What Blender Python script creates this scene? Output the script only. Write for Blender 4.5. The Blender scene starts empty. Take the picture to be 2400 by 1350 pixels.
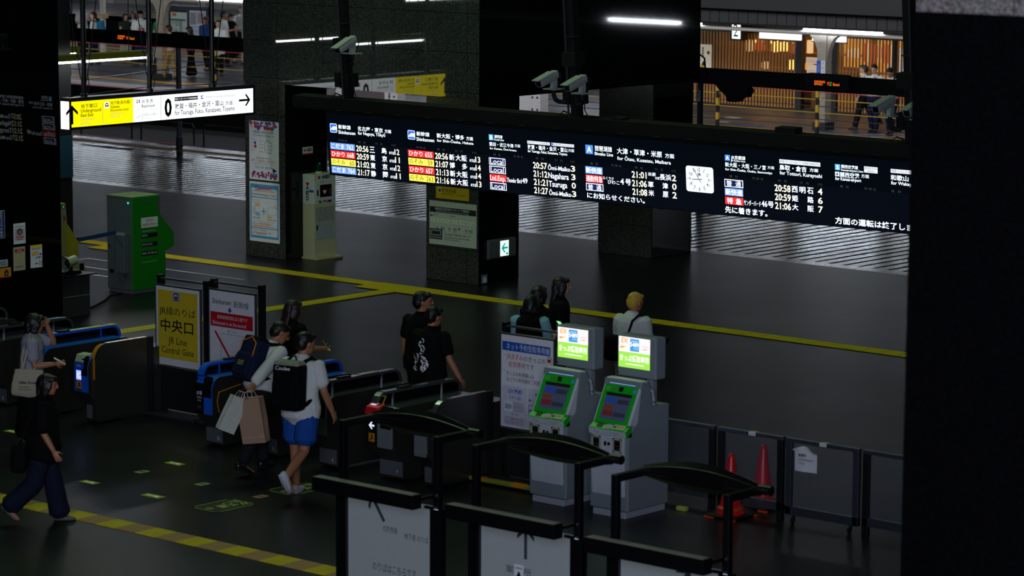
import bpy, math, random
from mathutils import Vector, Matrix
random.seed(7)
SC = bpy.context.scene
COL = SC.collection

# ------------------------------------------------------------------ camera, world, exposure, large lights
def make_camera():
    yaw, pit, rol = 0.716852, 0.142954, 0.005234
    f = Vector((-math.sin(yaw)*math.cos(pit), math.cos(yaw)*math.cos(pit), -math.sin(pit)))
    r = Vector((math.cos(yaw), math.sin(yaw), 0))
    u = r.cross(f)
    c, s = math.cos(rol), math.sin(rol)
    r, u = c*r + s*u, -s*r + c*u
    cam = bpy.data.cameras.new('camera')
    cam.sensor_width = 36.0
    cam.lens = 7102.0/2400*36
    cam.clip_start, cam.clip_end = 0.5, 400
    cam.dof.use_dof = True
    cam.dof.focus_distance = 44.0
    cam.dof.aperture_fstop = 3.0
    o = bpy.data.objects.new('camera', cam)
    COL.objects.link(o)
    m = Matrix((( r.x, u.x, -f.x, 0), (r.y, u.y, -f.y, 0), (r.z, u.z, -f.z, 6.85), (0, 0, 0, 1)))
    o.matrix_world = m
    SC.camera = o
make_camera()
SC.view_settings.view_transform = 'Standard'
SC.view_settings.look = 'None'
SC.view_settings.exposure = 0.0
SC.view_settings.gamma = 1.0
SC.view_settings.use_curve_mapping = False
try:
    SC.cycles.use_denoising = True
    SC.cycles.max_bounces = 6
    SC.cycles.diffuse_bounces = 3
    SC.cycles.glossy_bounces = 4
    SC.cycles.transmission_bounces = 6
    SC.cycles.transparent_max_bounces = 8
    SC.cycles.caustics_reflective = False
    SC.cycles.caustics_refractive = False
    SC.cycles.sample_clamp_indirect = 4.0
except Exception:
    pass
W = bpy.data.worlds.new('night')
SC.world = W
W.use_nodes = True
W.node_tree.nodes['Background'].inputs[0].default_value = (0.30, 0.38, 0.55, 1)
W.node_tree.nodes['Background'].inputs[1].default_value = 0.006

def area(name, loc, target, sx, sy, power, color, parent=None):
    l = bpy.data.lights.new(name, 'AREA')
    l.shape = 'RECTANGLE'; l.size = sx; l.size_y = sy; l.energy = power; l.color = color
    o = bpy.data.objects.new(name, l)
    COL.objects.link(o)
    d = Vector(target) - Vector(loc)
    o.rotation_euler = d.to_track_quat('-Z', 'Y').to_euler()
    o.location = loc
    if parent: o.parent = parent
    return o
# hall light over the gates (a dim greenish ceiling wash), a stand-in for hall light behind the camera, the passage, an added platform fill
area('hall_ceiling_light', (-29, 27, 13), (-29, 27, 0), 10, 6, 420, (0.62, 1.0, 0.52))
area('hall_front_fill', (-5, 3, 7), (-22, 24, 1), 10, 5, 1900, (0.72, 0.80, 1.0))  # soft bluish stand-in for the general hall lighting from the camera side
area('passage_light', (-41, 39.5, 6.5), (-41, 39.5, 0), 8, 3, 90, (0.62, 0.70, 1.0))
area('island_platform_fill', (-55, 49.5, 6.0), (-59, 64, 1), 50, 1.0, 2000, (0.92, 0.95, 1.0))  # unseen fill added to light the island platform from the track side

# ------------------------------------------------------------------ materials
MATS = {}
def srgb(h):
    h = h.lstrip('#')
    c = [int(h[i:i+2], 16)/255 for i in (0, 2, 4)]
    return tuple(x/12.92 if x <= .04045 else ((x+.055)/1.055)**2.4 for x in c)
def mat(name, color, rough=0.5, metal=0.0, emit=None, es=0.0, spec=0.5, var=0.12, scale=14.0, bump=0.0, sample=True, alpha=None, trans=0.0):
    """Principled material whose colour and roughness carry a procedural noise."""
    if name in MATS: return MATS[name]
    if isinstance(color, str): color = srgb(color)
    m = bpy.data.materials.new(name); m.use_nodes = True
    nt = m.node_tree; b = nt.nodes['Principled BSDF']
    tc = nt.nodes.new('ShaderNodeTexCoord'); nz = nt.nodes.new('ShaderNodeTexNoise')
    nz.inputs['Scale'].default_value = scale; nz.inputs['Detail'].default_value = 4
    nt.links.new(tc.outputs['Object'], nz.inputs['Vector'])
    mx = nt.nodes.new('ShaderNodeMix'); mx.data_type = 'RGBA'
    mx.inputs['A'].default_value = (*[c*(1-var) for c in color], 1)
    mx.inputs['B'].default_value = (*[min(1, c*(1+var)) for c in color], 1)
    nt.links.new(nz.outputs['Fac'], mx.inputs['Factor'])
    nt.links.new(mx.outputs['Result'], b.inputs['Base Color'])
    b.inputs['Roughness'].default_value = rough
    b.inputs['Metallic'].default_value = metal
    b.inputs['Specular IOR Level'].default_value = spec
    if bump:
        bp = nt.nodes.new('ShaderNodeBump'); bp.inputs['Strength'].default_value = bump; bp.inputs['Distance'].default_value = 0.01
        nt.links.new(nz.outputs['Fac'], bp.inputs['Height']); nt.links.new(bp.outputs['Normal'], b.inputs['Normal'])
    if emit is not None:
        if isinstance(emit, str): emit = srgb(emit)
        b.inputs['Emission Color'].default_value = (*emit, 1)
        b.inputs['Emission Strength'].default_value = es
        if not sample: m.cycles.emission_sampling = 'NONE'
    if trans:
        b.inputs['Transmission Weight'].default_value = trans
        b.inputs['IOR'].default_value = 1.45
    if alpha is not None:
        b.inputs['Alpha'].default_value = alpha
    MATS[name] = m
    return m
def glow(name, color, es, sample=False):
    return mat(name, (0.02, 0.02, 0.02), 0.5, emit=color, es=es, sample=sample, spec=0.08)

# ------------------------------------------------------------------ mesh builder
GL = {}
def glyphs(s, bold=0.0):
    k = (s, bold)
    if k in GL: return GL[k]
    c = bpy.data.curves.new('t', 'FONT'); c.body = s; c.resolution_u = 2; c.offset = bold
    o = bpy.data.objects.new('t', c); m = o.to_mesh()
    vs = [(v.co.x, v.co.y) for v in m.vertices]
    fs = [tuple(p.vertices) for p in m.polygons]
    o.to_mesh_clear(); bpy.data.objects.remove(o); bpy.data.curves.remove(c)
    GL[k] = (vs, fs)
    return GL[k]

class MB:
    def __init__(s):
        s.v = []; s.f = []; s.m = []; s.mats = []; s.M = Matrix()
        s.frame((0, 0, 0), (1, 0, 0), (0, 0, 1))
    def mi(s, m):
        if m not in s.mats: s.mats.append(m)
        return s.mats.index(m)
    def add(s, vs, fs, m):
        b = len(s.v); k = s.mi(m)
        s.v += [tuple(s.M @ Vector(v)) for v in vs]
        s.f += [tuple(b+i for i in f) for f in fs]
        s.m += [k]*len(fs)
        return s
    def box(s, x0, x1, y0, y1, z0, z1, m):
        v = [(x, y, z) for z in (z0, z1) for y in (y0, y1) for x in (x0, x1)]
        return s.add(v, [(0, 2, 3, 1), (4, 5, 7, 6), (0, 1, 5, 4), (2, 6, 7, 3), (0, 4, 6, 2), (1, 3, 7, 5)], m)
    def prism(s, pts, a0, a1, m, axis='x'):
        """extrude a closed 2D outline; axis x: outline is (y,z); y: (x,z); z: (x,y)"""
        n = len(pts)
        def P(p, a): return {'x': (a, p[0], p[1]), 'y': (p[0], a, p[1]), 'z': (p[0], p[1], a)}[axis]
        v = [P(p, a0) for p in pts] + [P(p, a1) for p in pts]
        f = [tuple(range(n))[::-1], tuple(range(n, 2*n))] + [(i, (i+1) % n, n+(i+1) % n, n+i) for i in range(n)]
        return s.add(v, f, m)
    def ring(s, c, d, r, n, up=None, ry=None):
        d = Vector(d).normalized()
        a = Vector(up) if up else (Vector((0, 0, 1)) if abs(d.z) < .9 else Vector((1, 0, 0)))
        x = a.cross(d).normalized(); y = d.cross(x)
        return [Vector(c) + x*math.cos(t)*r + y*math.sin(t)*(ry if ry else r) for t in [2*math.pi*i/n for i in range(n)]]
    def tube(s, pts, r, m, n=8, caps=True, up=None, flat=None):
        """tube along points; r a number or a list; flat = second radius factor"""
        pts = [Vector(p) for p in pts]; k = len(pts); rs = r if isinstance(r, (list, tuple)) else [r]*k
        v = []; f = []
        for i, p in enumerate(pts):
            d = (pts[min(i+1, k-1)] - pts[max(i-1, 0)])
            v += [tuple(q) for q in s.ring(p, d, rs[i], n, up, rs[i]*flat if flat else None)]
        for i in range(k-1):
            for j in range(n):
                a, b = i*n+j, i*n+(j+1) % n
                f.append((a, b, b+n, a+n))
        if caps:
            f.append(tuple(range(n))[::-1]); f.append(tuple(range((k-1)*n, k*n)))
        return s.add(v, f, m)
    def cyl(s, p0, p1, r, m, n=14, r1=None):
        return s.tube([p0, p1], [r, r if r1 is None else r1], m, n)
    def ball(s, c, rx, ry, rz, m, n=12, k=8):
        v = [(c[0], c[1], c[2]-rz)]; f = []
        for i in range(1, k):
            a = -math.pi/2 + math.pi*i/k
            v += [(c[0]+rx*math.cos(a)*math.cos(2*math.pi*j/n), c[1]+ry*math.cos(a)*math.sin(2*math.pi*j/n), c[2]+rz*math.sin(a)) for j in range(n)]
        v.append((c[0], c[1], c[2]+rz)); t = len(v)-1
        for j in range(n):
            f.append((0, 1+(j+1) % n, 1+j)); f.append((t, t-n+j, t-n+(j+1) % n))
        for i in range(k-2):
            for j in range(n):
                a, b = 1+i*n+j, 1+i*n+(j+1) % n
                f.append((a, b, b+n, a+n))
        return s.add(v, f, m)
    # ---- drawing on a flat face
    def frame(s, O, u, v):
        s.O = Vector(O); s.u = Vector(u).normalized(); s.vv = Vector(v).normalized(); s.n = s.u.cross(s.vv)
        return s
    def P(s, x, y, k=0.0):
        return s.O + s.u*x + s.vv*y + s.n*(k*0.0015)
    def poly(s, pts, m, k=1):
        return s.add([s.P(x, y, k) for x, y in pts], [tuple(range(len(pts)))], m)
    def rect(s, x0, y0, x1, y1, m, k=1):
        return s.poly([(x0, y0), (x1, y0), (x1, y1), (x0, y1)], m, k)
    def rrect(s, x0, y0, x1, y1, r, m, k=1):
        return s.poly(rr(x0, y0, x1, y1, r), m, k)
    def outline(s, pts, w, m, k=1, closed=True):
        n = len(pts); cx = sum(p[0] for p in pts)/n; cy = sum(p[1] for p in pts)/n
        for i in range(n if closed else n-1):
            a, b = Vector(pts[i]), Vector(pts[(i+1) % n]); d = (b-a)
            if d.length < 1e-6: continue
            d.normalize(); q = Vector((-d.y, d.x))*w/2; e = d*w/2
            s.poly([tuple(a-e-q), tuple(b+e-q), tuple(b+e+q), tuple(a-e+q)], m, k)
        return s
    def line(s, x0, y0, x1, y1, w, m, k=1):
        return s.outline([(x0, y0), (x1, y1)], w, m, k, closed=False)
    def disc(s, x, y, r, m, k=1, n=20, ry=None):
        return s.poly([(x+r*math.cos(2*math.pi*i/n), y+(ry or r)*math.sin(2*math.pi*i/n)) for i in range(n)], m, k)
    def text(s, t, x, y, h, m, w=None, k=1, bold=0.0, align='l', shear=0.0):
        vs, fs = glyphs(t, bold)
        if not vs: return s
        x0 = min(p[0] for p in vs); x1 = max(p[0] for p in vs); y1 = max(p[1] for p in vs)
        cjk = any(ord(c) > 0x2e80 for c in t)
        y0 = min(p[1] for p in vs) if cjk else 0.0
        if cjk: y0 = max(y0, -0.09)
        sy = h/(y1-y0); sx = sy if w is None else w/(x1-x0)
        off = {'l': 0, 'c': -(x1-x0)*sx/2, 'r': -(x1-x0)*sx}[align]
        return s.add([s.P(x+off+(p[0]-x0)*sx+(p[1]-y0)*sy*shear, y+(p[1]-y0)*sy, k) for p in vs], fs, m)
    def build(s, name, parent=None, loc=None, rz=0.0, bevel=0.0, smooth=False, seg=2, kind=None, label=None, sub=0):
        me = bpy.data.meshes.new(name)
        me.from_pydata(s.v, [], s.f)
        for m in s.mats: me.materials.append(m)
        me.polygons.foreach_set('material_index', s.m)
        if smooth: me.polygons.foreach_set('use_smooth', [True]*len(s.f))
        me.update()
        o = bpy.data.objects.new(name, me); COL.objects.link(o)
        if parent: o.parent = parent
        if loc: o.location = loc
        if rz: o.rotation_euler = (0, 0, rz)
        if bevel:
            b = o.modifiers.new('bevel', 'BEVEL'); b.width = bevel; b.segments = seg; b.limit_method = 'ANGLE'; b.angle_limit = math.radians(40)
            b.harden_normals = False
        if sub:
            b = o.modifiers.new('sub', 'SUBSURF'); b.levels = sub; b.render_levels = sub
        if kind: o['kind'] = kind
        if label: o['label'] = label
        return o
def rr(x0, y0, x1, y1, r, n=5):
    p = []
    for cx, cy, a in ((x1-r, y0+r, -90), (x1-r, y1-r, 0), (x0+r, y1-r, 90), (x0+r, y0+r, 180)):
        p += [(cx+r*math.cos(math.radians(a+90*i/n)), cy+r*math.sin(math.radians(a+90*i/n))) for i in range(n+1)]
    return p
def arc(cx, cy, r, a0, a1, n=6):
    return [(cx+r*math.cos(math.radians(a0+(a1-a0)*i/n)), cy+r*math.sin(math.radians(a0+(a1-a0)*i/n))) for i in range(n+1)]

def tag(o, label, cat, group=None):
    o['label'] = label; o['category'] = cat
    if group: o['group'] = group
    return o
def thing(name, label, cat, loc=(0, 0, 0), rz=0.0, group=None):
    o = bpy.data.objects.new(name, None); COL.objects.link(o)
    o.empty_display_size = 0.1
    o.location = loc; o.rotation_euler = (0, 0, rz)
    return tag(o, label, cat, group)
def copy_tree(o, parent=None):
    c = o.copy(); COL.objects.link(c)
    if parent: c.parent = parent
    for ch in [x for x in o.children]: copy_tree(ch, c)
    return c

BLACK = mat('black_paint', '#0b0b0d', 0.38)
BLACKM = mat('matte_black', '#08080a', 0.7)
WHITE = mat('white_paint', '#d8dade', 0.45)
PAPER = mat('paper_white', '#e4e5e8', 0.6)
INK = mat('ink_black', '#15161a', 0.6)
INKR = mat('ink_red', '#c01322', 0.6)
INKB = mat('ink_blue', '#1254b8', 0.6)
INKO = mat('ink_orange', '#ef8a12', 0.6)
INKY = mat('ink_yellow', '#f2d21a', 0.6)
INKG = mat('ink_green', '#2c9a48', 0.6)
INKC = mat('ink_cyan', '#3fa8e0', 0.6)
GREY = mat('grey_paint', '#7d838c', 0.45)
DGREY = mat('dark_grey_paint', '#2b2d32', 0.45)
STEEL = mat('brushed_steel', '#8f9196', 0.3, metal=0.9, scale=60, var=0.2)
CHROME = mat('chrome', '#c9ccd2', 0.12, metal=1.0)
RUBBER = mat('black_rubber', '#0c0c0d', 0.75)

# ------------------------------------------------------------------ the setting
def tile_floor(name, base, rough, tile, gro, stripes=False, spec=0.5, rv=0.05):
    m = bpy.data.materials.new(name); m.use_nodes = True
    nt = m.node_tree; b = nt.nodes['Principled BSDF']; N = nt.nodes.new; L = nt.links.new
    tc = N('ShaderNodeTexCoord'); br = N('ShaderNodeTexBrick')
    br.offset = 0.0; br.inputs['Scale'].default_value = 1.0
    br.inputs['Brick Width'].default_value = tile; br.inputs['Row Height'].default_value = tile
    br.inputs['Mortar Size'].default_value = 0.004; br.inputs['Mortar Smooth'].default_value = 0.2
    br.inputs['Color1'].default_value = (*[c*.75 for c in base], 1); br.inputs['Color2'].default_value = (*[c*1.3 for c in base], 1)
    br.inputs['Mortar'].default_value = (*[c*gro for c in base], 1)
    L(tc.outputs['Object'], br.inputs['Vector'])
    nz = N('ShaderNodeTexNoise'); nz.inputs['Scale'].default_value = 90; nz.inputs['Detail'].default_value = 3
    L(tc.outputs['Object'], nz.inputs['Vector'])
    n2 = N('ShaderNodeTexNoise'); n2.inputs['Scale'].default_value = 0.6; n2.inputs['Detail'].default_value = 3
    L(tc.outputs['Object'], n2.inputs['Vector'])
    mx = N('ShaderNodeMix'); mx.data_type = 'RGBA'; mx.blend_type = 'MULTIPLY'; mx.inputs['Factor'].default_value = 0.5
    L(br.outputs['Color'], mx.inputs['A']); L(nz.outputs['Color'], mx.inputs['B'])
    col = mx.outputs['Result']
    mr = N('ShaderNodeMapRange'); mr.inputs['From Min'].default_value = 0.3; mr.inputs['From Max'].default_value = 0.7
    mr.inputs['To Min'].default_value = rough-rv; mr.inputs['To Max'].default_value = rough+rv
    L(n2.outputs['Fac'], mr.inputs['Value']); rg = mr.outputs['Result']
    sp = None
    if stripes:
        sx = N('ShaderNodeSeparateXYZ'); L(tc.outputs['Object'], sx.inputs[0])
        a = N('ShaderNodeMath'); a.operation = 'MULTIPLY'; a.inputs[1].default_value = 1/0.296; L(sx.outputs['X'], a.inputs[0])
        fr = N('ShaderNodeMath'); fr.operation = 'FRACT'; L(a.outputs[0], fr.inputs[0])
        lt = N('ShaderNodeMath'); lt.operation = 'LESS_THAN'; lt.inputs[1].default_value = 0.27; L(fr.outputs[0], lt.inputs[0])
        y0 = N('ShaderNodeMath'); y0.operation = 'GREATER_THAN'; y0.inputs[1].default_value = 41.75; L(sx.outputs['Y'], y0.inputs[0])
        ml = N('ShaderNodeMath'); ml.operation = 'MULTIPLY'; L(lt.outputs[0], ml.inputs[0]); L(y0.outputs[0], ml.inputs[1])
        m2 = N('ShaderNodeMix'); m2.data_type = 'RGBA'; L(ml.outputs[0], m2.inputs['Factor']); L(col, m2.inputs['A']); m2.inputs['B'].default_value = (0.006, 0.006, 0.007, 1)
        col = m2.outputs['Result']
        m3 = N('ShaderNodeMix'); m3.data_type = 'FLOAT'; L(ml.outputs[0], m3.inputs['Factor']); L(rg, m3.inputs['A']); m3.inputs['B'].default_value = 0.75
        rg = m3.outputs['Result']
        m4 = N('ShaderNodeMix'); m4.data_type = 'FLOAT'; L(ml.outputs[0], m4.inputs['Factor']); m4.inputs['A'].default_value = spec; m4.inputs['B'].default_value = 0.0
        sp = m4.outputs['Result']
    L(col, b.inputs['Base Color']); L(rg, b.inputs['Roughness'])
    b.inputs['Specular IOR Level'].default_value = spec
    if sp: L(sp, b.inputs['Specular IOR Level'])
    bp = N('ShaderNodeBump'); bp.inputs['Strength'].default_value = 0.0 if stripes else 0.015; bp.inputs['Distance'].default_value = 0.004
    L(nz.outputs['Fac'], bp.inputs['Height']); L(bp.outputs['Normal'], b.inputs['Normal'])
    return m
F_DARK = tile_floor('dark_stone_tiles', (0.012, 0.012, 0.017), 0.36, 0.6, 0.2, spec=0.3, rv=0.015)
F_POL = tile_floor('polished_stone_strips', (0.045, 0.046, 0.062), 0.20, 0.592, 0.6, stripes=True, spec=0.5, rv=0.02)
F_EDGE = tile_floor('platform_edge_paving', (0.16, 0.15, 0.15), 0.30, 0.3, 0.6)
F_PLAT = tile_floor('asphalt_platform', (0.085, 0.088, 0.098), 0.42, 3.0, 0.8, rv=0.1)
F_TRACK = mat('track_ballast', '#0e0d0c', 0.9, bump=0.6, scale=9)

def struct(name, b, **k):
    return b.build(name, kind='structure', **k)
b = MB(); b.box(-70, 4, -4, 41.42, -0.3, 0, F_DARK); struct('floor', b)
b = MB(); b.box(-75, 0, 41.42, 47.1, -0.3, 0, F_POL); struct('floor_passage', b)
b = MB(); b.box(-80, 0, 47.1, 48.42, -1.2, 0.0, F_EDGE); struct('floor_platform_edge', b)
b = MB(); b.box(-110, 0, 48.42, 59.7, -1.4, -1.1, F_TRACK); struct('floor_trackbed', b)
b = MB(); b.box(-110, 0, 59.7, 72.1, -1.1, 0.0, F_PLAT); struct('floor_island_platform', b)
b = MB(); b.box(-130, 0, 72.1, 84.4, -1.4, -1.1, F_TRACK); struct('floor_far_trackbed', b)
b = MB(); b.box(-130, 0, 84.4, 96, -1.1, 0.0, F_PLAT); struct('floor_far_platform', b)

YEL = mat('tactile_yellow', '#d8c21c', 0.55, spec=0.3, var=0.2, scale=6)
YELP = mat('platform_line_orange', '#e8a21c', 0.6, var=0.15)
BEI = mat('tactile_beige', '#b58d55', 0.6, var=0.15)
PINK = mat('edge_line_pink', '#b0606a', 0.6)
PALE = mat('edge_stone_pale', '#b9b4b4', 0.55)
def tactile(b, x0, x1, y0, y1, m, along='x', dots=False, skip=None, z=0.0):
    """a row of 30 cm warning blocks with their raised bars or dots"""
    n = max(1, round((x1-x0)/0.3)) if along == 'x' else max(1, round((y1-y0)/0.3))
    for i in range(n):
        mm = m(i) if callable(m) else m
        if along == 'x':
            a0 = x0+(x1-x0)*i/n; a1 = x0+(x1-x0)*(i+1)/n
            b.box(a0+.003, a1-.003, y0, y1, z, z+.006, mm)
            for j in range(4):
                c = y0+(y1-y0)*(j+.5)/4
                b.box(a0+.02, a1-.02, c-.012, c+.012, z+.006, z+.011, mm)
        else:
            a0 = y0+(y1-y0)*i/n; a1 = y0+(y1-y0)*(i+1)/n
            b.box(x0, x1, a0+.003, a1-.003, z, z+.006, mm)
            for j in range(4):
                c = x0+(x1-x0)*(j+.5)/4
                b.box(c-.012, c+.012, a0+.02, a1-.02, z+.006, z+.011, mm)
def dotpad(b, x0, x1, y0, y1, m):
    b.box(x0, x1, y0, y1, 0, .008, m)
    n, k = round((x1-x0)/.06), round((y1-y0)/.06)
    for i in range(n):
        for j in range(k):
            x, y = x0+(i+.5)*(x1-x0)/n, y0+(j+.5)*(y1-y0)/k
            b.box(x-.014, x+.014, y-.014, y+.014, .008, .013, m)
b = MB(); tactile(b, -46.5, -39.1, 34.92, 35.24, YEL); tactile(b, -39.0, -33.2, 34.56, 34.88, YEL); tactile(b, -31.75, -18.0, 34.56, 34.88, YEL)
struct('tactile_path', b, label='long yellow tactile path crossing the dark concourse in front of the stone pillars')
b = MB(); dotpad(b, -39.9, -39.0, 34.55, 35.3, YEL); struct('tactile_crossing_pad', b, label='yellow dotted tactile pad beside the green machine')
b = MB(); dotpad(b, -33.2, -31.75, 34.3, 34.9, YEL); struct('tactile_junction_pad', b, label='yellow dotted tactile pad in front of the pillar with the white sign')
b = MB(); tactile(b, -32.62, -32.32, 25.2, 34.3, YEL, along='y'); struct('tactile_branch', b, label='yellow tactile path leading from the gates to the long path')
b = MB(); tactile(b, -29.5, -16.9, 20.13, 20.44, lambda i: YEL if i % 2 else BEI); struct('tactile_alternating', b, label='tactile path of alternating yellow and beige blocks in front of the gates')
b = MB()
b.box(-78, 0, 47.35, 47.62, 0, .008, YELP); b.box(-80, 0, 48.25, 48.42, 0.002, .006, PINK)
struct('trim_platform_line', b)
b = MB()
b.box(-110, 0, 60.98, 61.3, 0, .01, YELP); b.box(-110, 0, 59.7, 60.0, -.2, .004, PALE); b.box(-110, 0, 59.66, 59.7, -.07, .0, PALE); b.box(-110, 0, 59.66, 59.7, -.10, -.07, PINK)
b.box(-110, 0, 70.5, 70.8, 0, .01, YELP); b.box(-110, 0, 71.75, 72.1, 0, .006, PALE)
struct('trim_island_platform_lines', b)
b = MB(); b.box(-110, 0, 59.62, 59.69, -1.1, -.10, mat('platform_shade_black', '#050505', .9, spec=.05)); struct('wall_platform_shade', b)  # black sheet added over the slab front to keep it dark under the fill
b = MB(); b.box(-130, 0, 86.1, 86.5, 0, .01, YELP); b.box(-130, 0, 84.4, 84.9, -.2, .006, PALE); struct('trim_far_platform_line', b)
LINEW = mat('floor_line_white', '#d6d8dc', 0.5)
for x0, x1, y0, y1 in ((-38.79, -35.02, 33.59, 33.63), (-38.22, -35.05, 32.87, 32.91), (-37.9, -35.9, 32.33, 32.37), (-38.83, -38.79, 33.1, 33.63)):
    b = MB(); b.box(x0, x1, y0, y1, 0, .003, LINEW); struct('trim_floor_line', b)

# stone core of the building on its piers
def stone(name, base, rough, seam=1.07, speck=0.5, spec=0.5, seamz=0.63, ior=1.5):
    m = bpy.data.materials.new(name); m.use_nodes = True
    nt = m.node_tree; p = nt.nodes['Principled BSDF']; N = nt.nodes.new; L = nt.links.new
    tc = N('ShaderNodeTexCoord')
    vo = N('ShaderNodeTexVoronoi'); vo.inputs['Scale'].default_value = 85; L(tc.outputs['Object'], vo.inputs['Vector'])
    nz = N('ShaderNodeTexNoise'); nz.inputs['Scale'].default_value = 45; nz.inputs['Detail'].default_value = 5; L(tc.outputs['Object'], nz.inputs['Vector'])
    rp = N('ShaderNodeValToRGB'); L(vo.outputs['Color'], rp.inputs['Fac'])
    rp.color_ramp.elements[0].color = (*[c*(1-speck) for c in base], 1); rp.color_ramp.elements[1].color = (*[c*(1+speck*2) for c in base], 1)
    rp.color_ramp.elements[0].position = 0.3; rp.color_ramp.elements[1].position = 0.85
    mx = N('ShaderNodeMix'); mx.data_type = 'RGBA'; mx.blend_type = 'MULTIPLY'; mx.inputs['Factor'].default_value = 0.6
    L(rp.outputs['Color'], mx.inputs['A']); L(nz.outputs['Color'], mx.inputs['B'])
    # slab joints every seam metres sideways and seamz upwards
    sx = N('ShaderNodeSeparateXYZ'); L(tc.outputs['Object'], sx.inputs[0])
    ad = N('ShaderNodeMath'); ad.operation = 'ADD'; L(sx.outputs['X'], ad.inputs[0]); L(sx.outputs['Y'], ad.inputs[1])
    outs = []
    for src, per, off in ((ad.outputs[0], seam, 1.48), (sx.outputs['Z'], seamz, 0.538)):
        a = N('ShaderNodeMath'); a.operation = 'ADD'; a.inputs[1].default_value = 100*per-off; L(src, a.inputs[0])
        q = N('ShaderNodeMath'); q.operation = 'MODULO'; q.inputs[1].default_value = per; L(a.outputs[0], q.inputs[0])
        l = N('ShaderNodeMath'); l.operation = 'LESS_THAN'; l.inputs[1].default_value = 0.008; L(q.outputs[0], l.inputs[0])
        outs.append(l.outputs[0])
    o = N('ShaderNodeMath'); o.operation = 'MAXIMUM'; L(outs[0], o.inputs[0]); L(outs[1], o.inputs[1])
    m2 = N('ShaderNodeMix'); m2.data_type = 'RGBA'; L(o.outputs[0], m2.inputs['Factor']); L(mx.outputs['Result'], m2.inputs['A']); m2.inputs['B'].default_value = (.004, .004, .004, 1)
    L(m2.outputs['Result'], p.inputs['Base Color'])
    p.inputs['Roughness'].default_value = rough; p.inputs['Specular IOR Level'].default_value = spec; p.inputs['IOR'].default_value = ior
    return m
GRAN = stone('grey_granite', (0.075, 0.082, 0.08), 0.025, spec=0.5, ior=2.1)
GRANP = stone('grey_granite_pier', (0.06, 0.06, 0.055), 0.22, spec=0.35)
GLOSS = stone('black_polished_granite', (0.006, 0.0065, 0.007), 0.03, speck=0.3, spec=0.5, ior=1.7)
GLOSSP = stone('black_granite_pier', (0.006, 0.0065, 0.007), 0.12, speck=0.3, spec=0.3)
MIRB = stone('black_mirror_stone', (0.003, 0.003, 0.0035), 0.015, speck=0.2, spec=0.28, seam=9, seamz=9)
YG, XB = 35.72, -31.84
b = MB()
b.box(-37.2, XB, YG, 41.43, 2.97, 9.0, GRAN)
o = struct('wall_stone_core', b)
o.data.materials.append(GLOSS)
for p in o.data.polygons:
    if p.normal.x > .5: p.material_index = 1
def pier(x0, x1, y0, y1, h=2.97):
    b = MB(); b.box(x0, x1, y0, y1, 0, h, GRANP); o = struct('pillar_stone', b, bevel=.012)
    o.data.materials.append(GLOSSP)
    for p in o.data.polygons:
        if p.normal.x > .5: p.material_index = 1
    return o
pier(-37.17, -36.2, YG, 36.72); pier(-32.98, XB, YG, 36.7); pier(-33.03, XB, 40.15, 41.25)
# the black stone pillar beside the gates and the column behind it
b = MB(); b.box(-33.5, -31.0, 23.4, 26.38, 0, 9, MIRB); struct('pillar_left', b)
DKT = mat('teal_panel', '#0d2f3c', 0.4)
b = MB(); b.box(-38.3, -37.6, 31.5, 32.25, 0, 9, BLACK); b.box(-37.6, -37.58, 31.5, 32.25, 1.58, 2.26, DKT); struct('pillar_teal', b)
b = MB(); b.box(-10.02, -8.0, 15.1, 17.0, 0, 5.93, MIRB); struct('pillar_right', b)
b = MB(); b.box(-10.0, -7.6, 15.1, 17.0, 5.93, 9.0, stone('pale_granite_cap', (0.16, 0.14, 0.13), 0.4, spec=0.2)); struct('wall_pillar_cap', b)

# ------------------------------------------------------------------ departure board
GW = glow('led_white', (0.80, 0.88, 1.0), 2.2); GWT = glow('led_warm_white', (1.0, 1.0, 0.70), 1.9)
GHW = glow('header_white', (0.80, 0.93, 1.0), 1.7); GLAB = glow('label_dim_grey', (0.5, 0.5, 0.5), 0.11)
GBLU = glow('led_blue', (0.20, 0.40, 1.0), 1.05); GRED = glow('led_red', (1.0, 0.04, 0.04), 1.0); GYEL = glow('led_yellow', (1.0, 0.88, 0.10), 1.25)
GHB = glow('header_blue', (0.04, 0.20, 0.95), 1.0); GHC = glow('header_light_blue', (0.12, 0.50, 1.0), 1.2); GSB = glow('header_steel_blue', (0.10, 0.32, 0.95), 1.1)
GORY = glow('led_orange_dark_text', (0.16, 0.09, 0.0), 1.0); GBAR = glow('header_bar_white', (0.9, 0.95, 1.0), 1.0); GBART = glow('bar_grey_text', (0.2, 0.24, 0.3), 0.8)
GNAVY = glow('led_navy_fill', (0.012, 0.02, 0.10), 1.0)
PANB = mat('display_black_glass', '#04070d', 0.22, spec=0.25, emit=(0.0012, 0.0022, 0.0045), es=1.0, sample=False)
LEDB = mat('led_matrix_dark', '#05080f', 0.5, spec=0.1, emit=(0.0018, 0.0032, 0.0068), es=1.0, sample=False)
ROW = [0.357, 0.246, 0.135, 0.024]
board = thing('departure_board', 'long black hanging departure board with lit train times and a white clock', 'departure board', (-29.55, 30.07, 2.385))
board.rotation_euler = (math.atan2(.07, .865), 0, 0)
b = MB(); b.box(-.06, 11.3, .012, .30, -.016, .872, BLACK)
for i in range(14): b.box(.15+i*.8, .25+i*.8, .05, .2, -.032, -.016, BLACKM)
b.build('housing', board)
b = MB(); b.box(-.75, 11.3, .06, .30, .90, 1.06, BLACKM); b.box(-.74, 11.3, .10, .26, .872, .90, BLACKM)
for i in range(20): b.box(.1+i*.56, .22+i*.56, .045, .062, .895, .905, DGREY)
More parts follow.
